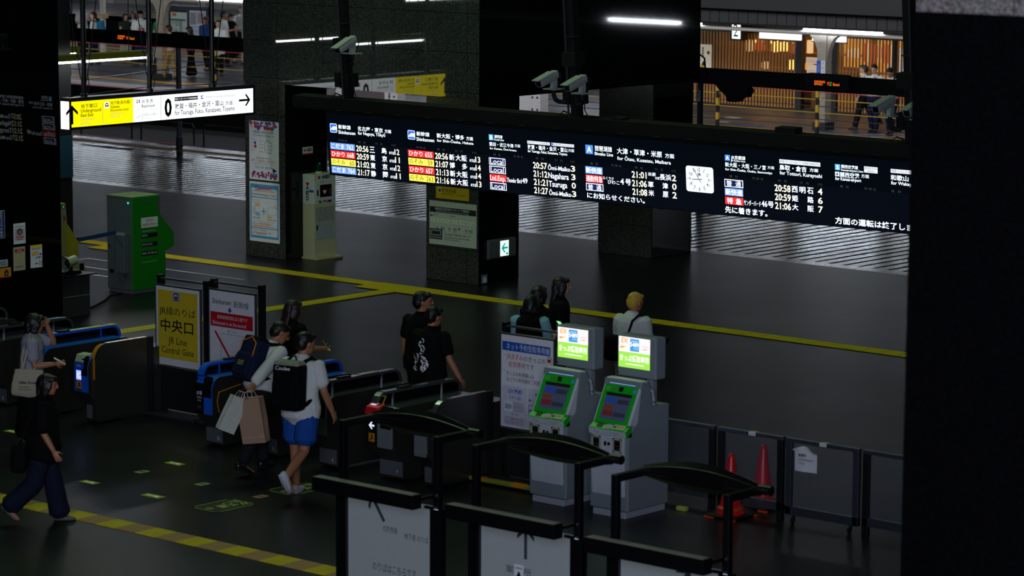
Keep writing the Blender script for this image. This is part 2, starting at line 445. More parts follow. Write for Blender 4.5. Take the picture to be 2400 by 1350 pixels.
b.box(5.0, 5.18, .1, .26, 1.06, 1.09, BLACKM); b.box(7.6, 7.9, .1, .26, 1.06, 1.13, BLACKM)
b.build('top_beam', board)
def hanger(u, pipe):
    b = MB(); b.box(u-.055, u+.055, .12, .24, 1.05, 6.0, BLACKM); b.cyl((u+pipe, .10, 1.06), (u+pipe, .10, 6.0), .016, DGREY, 10)
    for z in (1.35, 2.1, 2.9): b.box(u-.075, u+.075, .10, .25, z, z+.012, DGREY)
    h = b.build('hanger_pole', board)
    for q in ((u-.15, u-.05, .08, .28, 1.22, 1.42), (u+.05, u+.12, .08, .28, 1.22, 1.4), (u-.13, u+.1, .07, .27, 1.72, 1.9)):
        b = MB(); b.box(*q, BLACKM); b.build('junction_box', h)
    b = MB()
    b.tube([(u+.1, .1, 1.4), (u+.16, .1, 1.42), (u+.2, .1, 1.34), (u+.2, .1, 1.16), (u+.28, .08, 1.07)], .008, RUBBER, 6); b.build('cable', h); b = MB()
    b.tube([(u-.05, .1, 1.1), (u-.16, .1, 1.13), (u-.24, .1, 1.07), (u-.12, .08, 1.065)], .01, RUBBER, 6)
    b.build('cable', h)
hanger(.23, -.02); hanger(4.37, -.075); hanger(9.55, .06); hanger(11.0, .06)

def panel(u0, u1):
    b = MB(); b.rect(u0, .475, u1, .862, PANB, 2); b.rect(u0, -.006, u1, .475, LEDB, 2)
    p = b.build('display_panel', board)
    t = MB()
    return p, t
def tagbox(t, u, v, kind, w=.475, h=.095):
    t.rect(u, v, u+w, v+h, {'b': GBLU, 'r': GRED, 'y': GYEL}[kind], 4)
def framebox(t, u, v, w=.288, h=.096):
    t.rect(u, v, u+w, v+h, GW, 4); t.rect(u+.008, v+.008, u+w-.008, v+h-.008, GNAVY, 5)
def labels(t, u, items):
    for s, du, w in items: t.text(s, u+du, .477, .03, GLAB, w, 4)
def train_icon(t, u, v, w=.135, h=.125):
    t.rrect(u, v, u+w, v+h, .02, GW, 4); t.rrect(u+.006, v+.006, u+w-.006, v+h-.006, .016, GHB, 5)
    t.poly([(u+.012, v+.048), (u+w-.006, v+.048), (u+w-.006, v+.085), (u+.07, v+.088), (u+.04, v+.066)], GW, 6)
    t.rect(u+.006, v+.036, u+w-.006, v+.041, GW, 6)
shink = [('列 車 名', .163, .161), ('時   刻', .545, .14), ('行   先', .87, .138), ('のりば', 1.178, .078)]
def shinkansen(u, head, hw, sub, sw, rows, two):
    p, t = panel(u-.05, u+1.46)
    train_icon(t, u+.015, .595)
    t.text('新幹線', u+.178, .652, .062, GHW, .239, 4, .012); t.text('Shinkansen', u+.172, .585, .049, GHW, .328, 4, .012)
    t.text(head, u+.55, .649, .065, GHW, hw, 4, .012); t.text('方面', u+.55+hw+.033, .651, .051, GHW, .124, 4, .01); t.text(sub, u+.551, .597, .046, GHW, sw, 4, .012)
    labels(t, u, shink)
    for (name, num, kind, tm, dest, trk), v in zip(rows, ROW):
        tagbox(t, u, v, kind)
        ink = GORY if kind == 'y' else GW
        t.text(name, u+.02, v+.015, .068, ink, .25, 5); t.text(num, u+.445, v+.014, .066, ink, .042*len(num), 5, align='r')
        t.text(tm, u+.502, v+.005, .083, GWT, .233, 5, .012)
        d = list(dest)
        if len(d) == 2: pos = (.76, .985)
        else: pos = (.76, .875, .985)
        for c, x in zip(d, pos): t.text(c, u+x, v+.003, .083, GW, .094, 5, .012)
        t.text('のりば', u+1.126, v+.003, .045, GW, .10, 5, .01); t.text(trk, u+1.232, v+.006, .077, GWT, .086, 5, .012)
    t.build('lettering', p)
shinkansen(.007, '名古屋・東京', .478, 'for Nagoya, Tōkyō', .519, [('こだま', '762', 'b', '20:56', '三島', '12'), ('ひかり', '668', 'r', '20:59', '東京', '11'), ('のぞみ', '60', 'y', '21:02', '東京', '12'), ('こだま', '764', 'b', '21:17', '静岡', '11')], 0)
shinkansen(1.486, '新大阪・博多', .50, 'for Shin-Ōsaka, Hakata', .66, [('ひかり', '655', 'r', '20:56', '新大阪', '13'), ('のぞみ', '59', 'y', '21:07', '博多', '14'), ('ひかり', '657', 'r', '21:13', '新大阪', '14'), ('のぞみ', '263', 'y', '21:16', '新大阪', '13')], 0)
# lake line west
p, t = panel(2.946, 4.56)
t.rect(2.977, .681, 3.055, .759, GHC, 4); t.text('B', 3.0, .695, .05, GW, None, 5, .02)
t.text('湖西線', 3.073, .714, .045, GHW, .146, 4, .01); t.text('Kosei Line', 3.071, .682, .026, GHW, .17, 4, .012)
t.text('堅田・近江今津', 2.98, .603, .054, GHW, .425, 4, .01); t.text('方面', 3.425, .616, .04, GHW, .098, 4); t.text('for Katata, Ōmi-Imazu', 2.983, .56, .034, GHW, .469, 4, .012)
t.rect(3.65, .679, 4.041, .719, GBAR, 4); t.text('特急 サンダーバード THUNDERBIRD', 3.66, .687, .024, GBART, .36, 5)
t.rect(4.066, .679, 4.451, .719, GBAR, 4); t.rect(4.07, .686, 4.10, .714, GHB, 5); t.text('北陸新幹線 Hokuriku Shinkansen', 4.108, .687, .024, GBART, .33, 5)
t.text('敦賀・福井・金沢・富山', 3.652, .608, .06, GHW, .679, 4, .01); t.text('方面', 4.345, .616, .042, GHW, .103, 4); t.text('for Tsuruga, Fukui, Kanazawa, Toyama', 3.653, .566, .034, GHW, .676, 4, .012)
LB = [('種   別', 3.042, .127), ('列 車 名', 3.398, .164), ('時   刻', 3.787, .134), ('行   先', 4.111, .138), ('のりば', 4.374, .075)]
labels(t, 0, LB)
for (ty, tm, d, tr), v in zip([('Local', '20:57', 'Ōmi-Maiko', '3'), ('Local', '21:12', 'Nagahara', '3'), ('Ltd.Exp.', '21:21', 'Tsuruga', '0'), ('Local', '21:27', 'Ōmi-Maiko', '3')], ROW):
    v -= .006
    if ty == 'Local': framebox(t, 2.96, v); t.text(ty, 2.985, v+.016, .068, GW, .23, 6)
    else:
        t.rect(2.96, v, 3.254, v+.095, GRED, 4); t.text(ty, 2.968, v+.014, .068, GW, .275, 6)
        t.text('Thunder Bird', 3.262, v+.008, .06, GW, .256, 5); t.text('49', 3.53, v+.015, .068, GW, .093, 5, .012)
    t.text(tm, 3.733, v+.008, .083, GWT, .239, 5, .012); t.text(d, 3.99, v+.006, .075, GW, .088+.045*len(d)*.72, 5, .008); t.text(tr, 4.382, v+.011, .075, GWT, .071, 5, .012)
t.build('lettering', p)
# lake line east
p, t = panel(4.56, 6.2)
t.rect(4.643, .614, 4.767, .732, GSB, 4); t.text('A', 4.668, .634, .08, GW, .075, 5, .012)
t.text('琵琶湖線', 4.798, .662, .07, GHW, .287, 4, .01); t.text('Biwako Line', 4.795, .607, .043, GHW, .303, 4, .012)
t.text('大津・草津・米原', 5.165, .648, .08, GHW, .735, 4, .012); t.text('方面', 5.948, .651, .058, GHW, .147, 4, .01); t.text('for Ōtsu, Kusatsu, Maibara', 5.166, .571, .058, GHW, .873, 4, .012)
labels(t, 0, [('種   別', 4.71, .13), ('列 車 名', 5.06, .165), ('時   刻', 5.452, .126), ('行   先', 5.776, .134), ('のりば', 6.043, .071)])
t.rect(4.625, .356, 4.912, .451, GBLU, 4); t.text('新快速', 4.637, .364, .076, GW, .262, 5, .01)
t.rect(4.626, .244, 4.913, .341, GRED, 4); t.text('通勤特急', 4.634, .252, .08, GW, .27, 5)
framebox(t, 4.626, .135); t.text('普', 4.66, .147, .07, GW, .085, 6); t.text('通', 4.80, .147, .07, GW, .085, 6)
t.text('らくラク', 4.919, .300, .036, GW, .175, 5); t.text('びわこ', 4.993, .246, .051, GW, .193, 5); t.text('4', 5.201, .255, .077, GW, .06, 5, .01); t.text('号', 5.285, .252, .08, GW, .093, 5, .01)
for tm, v in (('21:01', .36), ('21:06', .248), ('21:08', .136)): t.text(tm, 5.396, v, .083, GWT, .24, 5, .012)
t.text('米原', 5.661, .400, .047, GW, .126, 5); t.text('方面', 5.774, .363, .033, GW, .072, 5); t.text('長浜', 5.849, .361, .079, GW, .185, 5, .01); t.text('2', 6.047, .363, .077, GWT, .068, 5, .012)
t.text('草', 5.657, .252, .076, GW, .09, 5, .01); t.text('津', 5.89, .252, .076, GW, .089, 5, .01); t.text('0', 6.046, .252, .08, GWT, .07, 5, .012)
t.text('米', 5.66, .142, .076, GW, .09, 5, .01); t.text('原', 5.89, .142, .076, GW, .089, 5, .01); t.text('2', 6.045, .142, .08, GWT, .07, 5, .012)
t.text('にお知らせください。', 4.639, .033, .076, GW, .953, 5, .012)
t.build('lettering', p)
# clock
p, t = panel(6.2, 6.80)
cf = glow('clock_white', (0.92, 0.96, 1.0), 1.05, sample=True); ck = mat('clock_black', '#101114', 0.5); cb = mat('clock_blue', '#2a56c8', 0.5)
ck_o = thing('clock', 'x', 'x'); del ck_o['label']; del ck_o['category']; ck_o.parent = board
b = MB(); b.prism(rr(6.278, .252, 6.704, .578, .035), -.012, .004, cf, 'y'); b.build('clock_face', ck_o)
b = MB(); b.frame((0, -.012, 0), (1, 0, 0), (0, 0, 1)); cx, cy = 6.488, .417
for i in range(60):
    a = math.radians(90-6*i); r0 = .151 if i % 5 else .145
    if i % 5 == 0: b.disc(cx+.155*math.cos(a)*1.15, cy+.145*math.sin(a), .006, ck, 1, 8)
for i in range(1, 13):
    a = math.radians(90-30*i); b.text(str(i), cx+.128*1.15*math.cos(a), cy+.118*math.sin(a)-.018, .036, ck, None, 1, .008, 'c')
b.text('JR', cx-.03, cy+.045, .035, cb, .062, 1, .03)
b.build('clock_numerals', ck_o)
def hand(name, ang, l, w):
    b = MB(); b.frame((0, -.014, 0), (1, 0, 0), (0, 0, 1)); a = math.radians(90-ang); d = Vector((math.cos(a), math.sin(a)))
    b.line(cx-d.x*.045, cy-d.y*.045, cx+d.x*l, cy+d.y*l, w, ck, 2); b.build(name, ck_o)
hand('hour_hand', 267, .105, .008); hand('minute_hand', 327, .165, .007)
# big city line
p, t = panel(6.80, 8.47)
t.rect(6.897, .685, 6.974, .758, GSB, 4); t.text('A', 6.913, .697, .05, GW, .045, 5, .012)
t.text('JR京都線', 6.992, .708, .05, GHW, .222, 4, .01); t.text('JR Kyōto Line', 6.988, .682, .022, GHW, .222, 4, .012)
t.text('新大阪・大阪・三ノ宮', 6.897, .608, .058, GHW, .626, 4, .01); t.text('方面', 7.55, .626, .038, GHW, .101, 4); t.text('for Shin-Ōsaka, Ōsaka, Sannomiya', 6.897, .564, .036, GHW, .721, 4, .012)
t.rect(7.732, .71, 8.344, .761, GBAR, 4); t.text('特急 スーパーはくと  SUPER HAKUTO', 7.745, .72, .032, GBART, .58, 5)
t.text('鳥取・倉吉', 7.729, .627, .067, GHW, .408, 4, .012); t.text('方面', 8.183, .638, .044, GHW, .128, 4, .01); t.text('for Tottori, Kurayoshi', 7.732, .572, .044, GHW, .632, 4, .012)
labels(t, 0, [('種   別', 6.957, .129), ('列 車 名', 7.312, .164), ('時   刻', 7.704, .13), ('行   先', 8.028, .14), ('のりば', 8.295, .07)])
framebox(t, 6.878, .355); t.text('普', 6.91, .367, .07, GW, .085, 6); t.text('通', 7.05, .367, .07, GW, .085, 6)
t.rect(6.879, .246, 7.162, .34, GBLU, 4); t.text('新快速', 6.89, .254, .076, GW, .262, 5, .01)
t.rect(6.879, .134, 7.162, .23, GRED, 4); t.text('特', 6.91, .142, .077, GW, .09, 5, .01); t.text('急', 7.045, .142, .077, GW, .09, 5, .01)
t.text('サンダーバード', 7.171, .141, .07, GW, .259, 5); t.text('46', 7.442, .149, .074, GW, .088, 5, .01); t.text('号', 7.538, .145, .077, GW, .088, 5, .01)
for tm, d, k, v in (('20:58', '西明石', '4', .36), ('20:59', '姫路', '6', .248), ('21:06', '大阪', '7', .138)):
    t.text(tm, 7.649, v, .083, GWT, .24, 5, .012)
    for c, x in zip(d, (7.908, 8.024, 8.14) if len(d) == 3 else (7.908, 8.14)): t.text(c, x, v+.004, .077, GW, .09, 5, .01)
    t.text(k, 8.297, v+.006, .077, GWT, .068, 5, .012)
t.text('先に着きます。', 6.874, .025, .084, GW, .653, 5, .012)
t.build('lettering', p)
# airport line, running on behind the pillar
p, t = panel(8.47, 11.25)
t.rect(8.56, .688, 8.636, .76, GHC, 4); t.text('S', 8.58, .70, .048, GW, .036, 5, .012)
t.text('関西空港線', 8.653, .715, .045, GHW, .242, 4, .01); t.text('Kansai-airport Line', 8.652, .684, .024, GHW, .318, 4, .012)
t.rect(8.984, .688, 9.178, .763, GBAR, 4); t.text('関空特急 はるか', 8.995, .73, .024, GBART, .17, 5); t.text('HARUKA', 9.03, .698, .022, GBART, .1, 5)
t.rect(8.558, .612, 8.622, .668, GBAR, 4); t.poly([(8.59, .66), (8.597, .645), (8.615, .632), (8.597, .635), (8.594, .622), (8.586, .622), (8.583, .635), (8.565, .632), (8.583, .645)], ck, 5)
t.text('関西空港', 8.634, .605, .064, GHW, .279, 4, .012); t.text('方面', 8.94, .62, .045, GHW, .113, 4); t.text('for Kansai-airport', 8.559, .566, .038, GHW, .379, 4, .012)
t.rect(9.366, .713, 9.95, .76, GBAR, 4); t.text('特急 くろしお KUROSHIO', 9.38, .722, .03, GBART, .42, 5)
t.text('和歌山・白浜・新宮', 9.363, .624, .066, GHW, .78, 4, .012); t.text('for Wakayama, Shirahama, Shingū', 9.368, .573, .042, GHW, .92, 4, .012)
labels(t, 0, [('種   別', 8.626, .126), ('列 車 名', 8.981, .164), ('時   刻', 9.37, .134)])
t.text('方面の運転は終了しました。', 8.544, .027, .084, GW, 1.40, 5, .012)
t.build('lettering', p)

# ------------------------------------------------------------------ security cameras on the hanger poles
CAMW = mat('camera_housing', '#aeb4b2', 0.4)
def security_camera(x, z, xp, label, low=.0, tilt=14, drop=.2):
    c = thing('security_camera', label, 'camera', (x, 30.0, z), group=None)
    T = Matrix.Rotation(math.radians(tilt), 4, 'X')
    b = MB(); b.M = T
    b.prism([(-.05, -.05), (.05, -.05), (.058, .0), (.05, .05), (-.05, .05), (-.058, 0)], -.30, .06, CAMW, 'y'); b.build('housing', c, bevel=.006)
    b = MB(); b.M = T; b.prism([(-.06, .052), (.06, .052), (.055, .066), (-.055, .066)], -.36, -.02, CAMW, 'y'); b.build('sunshade', c, bevel=.003)
    b = MB(); b.M = T; b.box(-.042, .042, -.305, -.298, -.04, .04, BLACKM); b.cyl((0, -.30, 0), (0, -.31, 0), .025, CHROME); b.build('lens_window', c)
    b = MB(); b.box(-.03, .03, -.02, .06, -.17, -.03, CAMW); b.cyl((0, .02, -.05), (0, .02, -.045), .04, CAMW); b.build('mount', c, bevel=.004)
    b = MB(); b.box(-.1, .1, -.08, .12, -.185, -.17, CAMW); b.build('mount_plate', c)
    d = xp-x
    b = MB(); e = d-math.copysign(.075, d)
    b.tube([(0, .02, -.185), (0, .02, -.26), (d*.1, .03, -.32), (d*.3, .04, -.34), (e, .08, -.34)], .03, BLACKM, 10); b.build('bracket_pipe', c)
    b = MB(); b.tube([(.03, .05, .0), (.07, .06, .03), (.09, .06, -.03), (.06, .05, -.1), (.04, .04, -.16)], .006, RUBBER, 6); b.build('cable', c)
    return c
security_camera(-29.10, 4.27, -29.28, 'grey security camera high on the hanging pole nearest the stone wall', tilt=24)
security_camera(-25.46, 3.98, -25.2, 'green tinged security camera on the far side of the middle hanging pole', tilt=18)
security_camera(-24.98, 3.95, -25.17, 'green tinged security camera on the near side of the middle hanging pole', tilt=18)
security_camera(-20.22, 3.95, -20.02, 'security camera on the pole by the big black pillar, in front of the slatted shop', tilt=16)
security_camera(-19.78, 3.93, -19.98, 'security camera half hidden by the edge of the big black pillar', tilt=16)

# ------------------------------------------------------------------ hanging guide sign
GSW = glow('sign_white', (0.93, 0.97, 1.0), 1.3, sample=True); GSY = glow('sign_yellow', (1.0, 0.86, 0.0), 1.15, sample=True)
SB = mat('sign_print_black', '#050506', 0.6, spec=0.1); SG = mat('sign_print_grey', '#4a4a30', 0.6, spec=.1, emit=(.35, .34, .22), es=1.0, sample=False); SG2 = mat('sign_print_grey_cold', '#505458', 0.6, emit=(.45, .47, .5), es=1.0, sample=False)
SBL = mat('sign_print_blue', '#2050b0', 0.6, emit=(.02, .10, .55), es=.8, sample=False); SRD = mat('sign_print_red', '#d02030', 0.6, emit=(.6, .02, .04), es=.8, sample=False)
gs = thing('guide_sign', 'long hanging lit guide sign, yellow and white with a big black zero and arrow', 'sign', (-36.55, 31.2, 2.5))
b = MB(); b.box(-.22, 0, .12, 4.16, -.03, .01, BLACK); b.box(-.22, 0, .12, 4.16, .415, .475, BLACK); b.box(-.22, 0, 4.12, 4.16, .0, .43, BLACK); b.box(-.22, 0, .12, .15, 0, .43, BLACK); b.box(-.21, -.012, .15, 4.12, .01, .415, BLACK)
b.build('frame', gs)
b = MB(); b.box(-.2, -.02, .10, .119, -.02, .42, GSW); b.build('end_cap', gs)
def sface(name, u0, u1, m):
    b = MB(); b.frame((0, 0, 0), (0, 1, 0), (0, 0, 1)); b.rect(u0, .01, u1, .415, m, 0)
    p = b.build(name, gs); t = MB(); t.frame((0, 0, 0), (0, 1, 0), (0, 0, 1)); return p, t
def arrow(t, x, y, L, h, w, m, ang=0, k=2):
    """arrow of length L pointing at ang degrees, centre x, y"""
    a = math.radians(ang); R = lambda px, py: (x+px*math.cos(a)-py*math.sin(a), y+px*math.sin(a)+py*math.cos(a))
    t.poly([R(-L/2, -w/2), R(L/2-w*.6, -w/2), R(L/2-w*.6, w/2), R(-L/2, w/2)], m, k)
    for s in (1, -1):
        t.poly([R(L/2, 0), R(L/2-h*.9, s*h), R(L/2-h*.9-w*1.1, s*h), R(L/2-w*1.3, 0)][::s], m, k+.2)
p, t = sface('yellow_face', .15, 1.445, GSY)
arrow(t, .16, .21, .30, .12, .045, SB, 90)
t.text('地下東口', .344, .300, .066, SB, .334, 2, .008); t.text('Underground', .343, .235, .055, SB, .419, 2, .01); t.text('East Exit', .341, .165, .052, SB, .264, 2, .01)
t.text('지하 동쪽 출구', .34, .101, .04, SG, .288, 2); t.text('地下东口', .339, .043, .038, SG, .188, 2)
t.rect(.793, .045, .80, .371, SG, 2)
t.rrect(.839, .272, .932, .369, .01, GSW, 2); t.poly(arc(.885, .325, .034, 0, 180, 10)+[(.851, .285), (.862, .285), (.862, .30), (.908, .30), (.908, .285), (.919, .285)], SB, 3); t.rect(.868, .318, .902, .34, GSW, 4)
t.text('地下鉄(烏丸線)', .964, .321, .058, SB, .416, 2, .006); t.text('Subway', .963, .267, .044, SB, .192, 2, .008); t.text('(Karasuma Line)', .962, .215, .041, SB, .380, 2, .008)
t.text('지하철(가라스마 선)', .961, .162, .032, SG, .298, 2); t.text('地铁(乌丸线)', .96, .12, .03, SG, .192, 2)
t.build('lettering', p)
p, t = sface('white_face', 1.445, 2.045, GSW)
t.disc(1.53, .36, .012, SRD, 2); t.poly([(1.53, .355), (1.548, .315), (1.512, .315)], SRD, 2); t.disc(1.575, .36, .012, SBL, 2); t.rect(1.563, .315, 1.587, .35, SBL, 2)
t.text('お手洗', 1.633, .305, .064, SB, .241, 2, .006); t.text('Restroom', 1.627, .236, .052, SB, .287, 2, .008); t.text('화장실   洗手间', 1.631, .180, .036, SG2, .33, 2)
t.outline(rr(1.512, .187, 1.59, .267, .008), .003, SG2, 2); t.disc(1.548, .25, .007, SG2, 2); t.outline([(1.548+.02*math.cos(a*.5), .213+.02*math.sin(a*.5)) for a in range(12)], .005, SG2, 2)
t.text('エスカレーター', 1.625, .091, .05, SB, .33, 2, .004); t.text('Escalator', 1.624, .046, .036, SG2, .198, 2)
t.outline(rr(1.51, .054, 1.596, .134, .008), .003, SG2, 2); t.line(1.525, .07, 1.58, .115, .012, SG2, 2)
t.build('lettering', p)
p, t = sface('platform_face', 2.052, 4.12, GSW)
t.text('0', 2.121, .069, .288, SB, .16, 2, .035)
t.rect(2.345, .299, 2.86, .362, SB, 2); t.text('特急 サンダーバード THUNDERBIRD', 2.355, .313, .036, GSW, .495, 3)
t.rect(2.927, .302, 2.984, .357, SBL, 2); t.poly([(2.93, .32), (2.982, .32), (2.982, .345), (2.955, .345)], GSW, 3)
t.text('北陸新幹線', 3.002, .301, .05, SG2, .192, 2, .006); t.text('Hokuriku Shinkansen', 3.213, .304, .046, SG2, .503, 2, .008)
t.text('敦賀・福井・金沢・富山', 2.348, .167, .092, SB, 1.084, 2, .008); t.text('方面', 3.48, .166, .07, SB, .167, 2, .006); t.text('for Tsuruga, Fukui, Kanazawa, Toyama', 2.347, .072, .076, SB, 1.342, 2, .008)
arrow(t, 3.92, .227, .26, .097, .035, SB, 0)
t.build('lettering', p)
for y in (.51, 1.9, 3.29):
    b = MB(); b.cyl((-.11, y, .47), (-.11, y, 5), .042, BLACK, 12); b.cyl((-.11, y, .47), (-.11, y, .52), .06, BLACK, 12); b.build('hanger_pole', gs)
WIRE = mat('steel_wire', '#3c3f40', 0.35, metal=.8)
b = MB()
for y in (.51, 1.9, 3.29):
    for d, zt in ((-.62, 3.3), (.62, 3.3)):
        b.tube([(-.11, y+.02, .60), (-.11, y+d*.12, .8), (-.11, y+d*.45, 2.0), (-.11, y+d, zt)], .008, WIRE, 6)
    b.tube([(-.09, y-.05, .9), (-.07, y-.06, .6), (-.05, y, .47), (-.05, y+.06, .6), (-.07, y+.05, .9)], .007, WIRE, 6)
b.tube([(-.11, .51, .74), (-.11, 1.9, .80), (-.11, 3.29, .86)], .007, WIRE, 6); b.tube([(-.11, .2, .48), (-.11, 1.9, .56), (-.11, 3.9, .5)], .006, WIRE, 6)
b.build('bracing_wire', gs)

# tube lights that hang beside the sign, over the way to the platform
LAMPW = glow('lamp_tube_white', (0.92, 0.97, 1.0), 12.0, sample=True); LAMPH = mat('lamp_housing_sign_tint', '#8f8c22', 0.5)  # housing colour carries the yellow light of the guide sign
def strip_lamp(x, y0, y1, z, label):
    l = thing('strip_lamp', label, 'lamp', (x, y0, z), group='strip lamps beside the guide sign')
    L = y1-y0
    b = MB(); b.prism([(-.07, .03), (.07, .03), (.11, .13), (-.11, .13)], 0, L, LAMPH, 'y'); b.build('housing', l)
    b = MB(); b.cyl((0, .03, .012), (0, L-.03, .012), .024, LAMPW, 10); b.build('tube', l)
    b = MB()
    for y in (L*.2, L*.8): b.cyl((0, y, .13), (0, y, 4), .008, WIRE, 6)
    b.build('suspension_rod', l)
    area('lamp_light', (0, 0, 0), (0, 0, -1), .1, L, 22, (.95, .97, 1.0), l).location = (0, L/2, -.03)
strip_lamp(-37.02, 31.4, 33.38, 3.49, 'lit strip lamp with yellow sign light painted on its housing above the guide sign')
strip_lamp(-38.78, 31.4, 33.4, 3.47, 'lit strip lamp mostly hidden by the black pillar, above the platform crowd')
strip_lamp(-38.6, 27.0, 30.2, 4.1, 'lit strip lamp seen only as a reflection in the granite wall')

# ------------------------------------------------------------------ things on the stone pillars
BLOBR = mat('print_red', '#c4263a', 0.6); BLOBB = mat('print_blue', '#2152b0', 0.6)
def poster(name, label, cat, O, u, w, h, m=PAPER, th=.006, group=None):
    """a sheet on a wall: root at its lower corner, face drawn in metres"""
    u = Vector(u); rz = math.atan2(u.y, u.x)
    r = thing(name, label, cat, O, rz, group)
    b = MB(); b.box(0, w, -th, 0.0, 0, h, m); b.build('sheet', r)
    t = MB(); t.frame((0, -th, 0), (1, 0, 0), (0, 0, 1))
    return r, t
r, t = poster('poster', 'white taped poster with red and blue blobs above the pale blue poster', 'poster', (-37.06, 35.72, 1.325), (1, 0, 0), .71, 1.0)
rd = random.Random(3)
for band in (.86, .02):
    for i in range(60):
        x, y, rad = rd.uniform(.03, .68), band+rd.uniform(.01, .12), rd.uniform(.008, .03)
        t.disc(x, y, rad, BLOBR if i % 2 else BLOBB, 1+.02*i, 10, rad*rd.uniform(.6, 1.4))
t.text('万博会場へお越しのお客様へ', .09, .79, .045, INK, .53, 1); t.text('To all visitors to the Expo site', .10, .74, .032, INK, .50, 1)
t.rect(.12, .60, .165, .65, INKB); t.rect(.125, .54, .175, .59, INKR)
t.outline([(.46+.09*math.cos(a*.42), .57+.11*math.sin(a*.42)) for a in range(15)], .006, DGREY)
for i in range(12): t.rect(.04+(i % 3)*.2, .68-.02*i, .14+(i % 3)*.2, .686-.02*i, GREY)
t.text('来場日時予約時に選択された', .16, .36, .026, INK, .38, 1); t.text('入場ゲートと', .04, .31, .04, INKR, .18, 1); t.text('交通手段にご注意ください。', .225, .305, .04, INKR, .42, 1)
t.rect(.12, .285, .56, .289, GREY); t.rect(.12, .262, .58, .266, GREY)
t.text('2025年 大阪・関西万博', .14, .19, .045, INKB, .40, 1); t.poly([(.56, .22), (.67, .17), (.57, .14)], INK)
t.build('lettering', r)
SKYB = mat('poster_sky_blue', '#3f9fd0', 0.6)
r, t = poster('poster', 'pale blue caution poster with a red heading, lowest on the stone pillar', 'poster', (-37.06, 35.72, .27), (1, 0, 0), .72, 1.02)
t.rect(.02, .06, .70, .98, SKYB); t.rrect(.05, .76, .67, .91, .02, PAPER, 2); t.rrect(.05, .24, .67, .745, .02, PAPER, 2); t.rrect(.05, .10, .67, .225, .02, PAPER, 2)
t.text('Caution!!', .14, .885, .075, INKR, .40, 3, .02)
t.text('THUNDERBIRD has reserved seats', .06, .855, .022, INK, .42, 3); t.text('Only', .50, .85, .045, INKR, .11, 3); t.text('Do you have an', .065, .79, .04, INK, .27, 3, .01); t.text('Express Ticket?', .35, .785, .04, INKR, .29, 3, .01)
t.rect(.08, .67, .23, .71, GREY, 3); t.rect(.085, .675, .225, .705, PAPER, 4); t.rect(.14, .60, .25, .655, mat('ticket_orange', '#f0b880', .6), 4); t.rect(.08, .46, .15, .60, mat('ticket_grey', '#c9d2d8', .6), 3); t.rect(.15, .44, .25, .505, mat('ticket_blue', '#7dbde0', .6), 4)
t.rect(.29, .515, .40, .53, SKYB, 3); t.rect(.337, .465, .353, .58, SKYB, 3)
t.outline([(.44, .47), (.64, .47), (.64, .60), (.44, .60)], .004, GREY, 3); t.poly([(.60, .62), (.60, .67), (.62, .61)], INKO, 4); t.poly([(.625, .605), (.65, .655), (.645, .60)], INKO, 4); t.poly([(.65, .59), (.68, .62), (.66, .582)], INKO, 4)
t.text('Fare ticket', .09, .39, .035, INK, .16, 3); t.text('Limited', .43, .42, .033, INKO, .12, 3, .02); t.text('express ticket', .43, .375, .033, INKO, .22, 3, .02)
t.rect(.09, .345, .60, .348, SKYB, 3); t.text('To get on train,', .075, .30, .02, INK, .14, 3); t.text('a fare ticket', .23, .295, .038, INKO, .24, 3, .02); t.text('and', .48, .295, .02, INK, .05, 3); t.text('a limited express ticket', .075, .255, .038, INKO, .41, 3, .02); t.text('are required', .50, .255, .018, INK, .13, 3)
t.text('Information for Transferring', .075, .19, .02, INK, .33, 3); t.text('at Tsuruga Station', .075, .13, .042, INKR, .34, 3, .01)
for x in (.46, .50): t.poly([(x, .14), (x, .17), (x+.03, .155)], SKYB, 3)
t.build('lettering', r)
SIGY = mat('sign_plate_yellow', '#c9a800', 0.5)
r, t = poster('wall_sign', 'yellow subway direction plate on the stone pillar, partly behind the departure board', 'sign', (-32.76, 35.72, 1.335), (1, 0, 0), .715, .30, SIGY)
t.rrect(.06, .09, .115, .175, .008, PAPER); t.poly(arc(.0875, .14, .02, 0, 180, 8)+[(.068, .105), (.107, .105)], INK, 2)
t.text('地下鉄(烏丸線)', .13, .105, .06, INK, .31, 1); t.text('Subway (Karasuma Line)', .13, .07, .022, INK, .25, 1); t.text('지하철  地铁', .44, .065, .022, INK, .18, 1); t.text('Underground East Exit  地下', .14, .225, .022, INK, .45, 1)
t.build('lettering', r)
OLDP = mat('aged_white_board', '#b9c2b4', 0.55)
r, t = poster('notice_board', 'white boarding position notice with a black heading bar on the stone pillar', 'notice', (-32.9, 35.72, .585), (1, 0, 0), 1.02, .705, OLDP, th=.008)
t.rect(.01, .52, 1.01, .61, INK); t.text('敦賀(金沢)方面 特急サンダーバード号乗車口', .13, .56, .04, PAPER, .74, 2); t.text('Limited Express boarding positions for Tsuruga', .15, .532, .018, PAPER, .7, 2)
arrow(t, .05, .465, .07, .022, .012, INK, 180, 1); t.text('敦賀方面', .10, .47, .022, INK, .09, 1); t.text('号車番号', .46, .47, .022, INK, .10, 1)
BXW = mat('car_box_white', '#d5dace', .6)
for i in range(12):
    t.rect(.03+i*.081, .36, .105+i*.081, .425, BXW); t.text(str(i+1), .067+i*.081, .375, .032, INK, None, 2, 0, 'c')
for i, x in enumerate((.16, .25, .30, .42, .52, .56, .78, .85, .90)): t.rect(x, .25, x+.035, .29, GREY); t.rect(x, .225, x+.05, .232, GREY)
t.disc(.65, .285, .02, INKR)
t.rect(.01, .12, .285, .255, DGREY); t.rect(.03, .14, .265, .24, GREY, 2); t.rect(.06, .165, .235, .215, INK, 3); t.rect(.01, .085, .285, .11, DGREY)
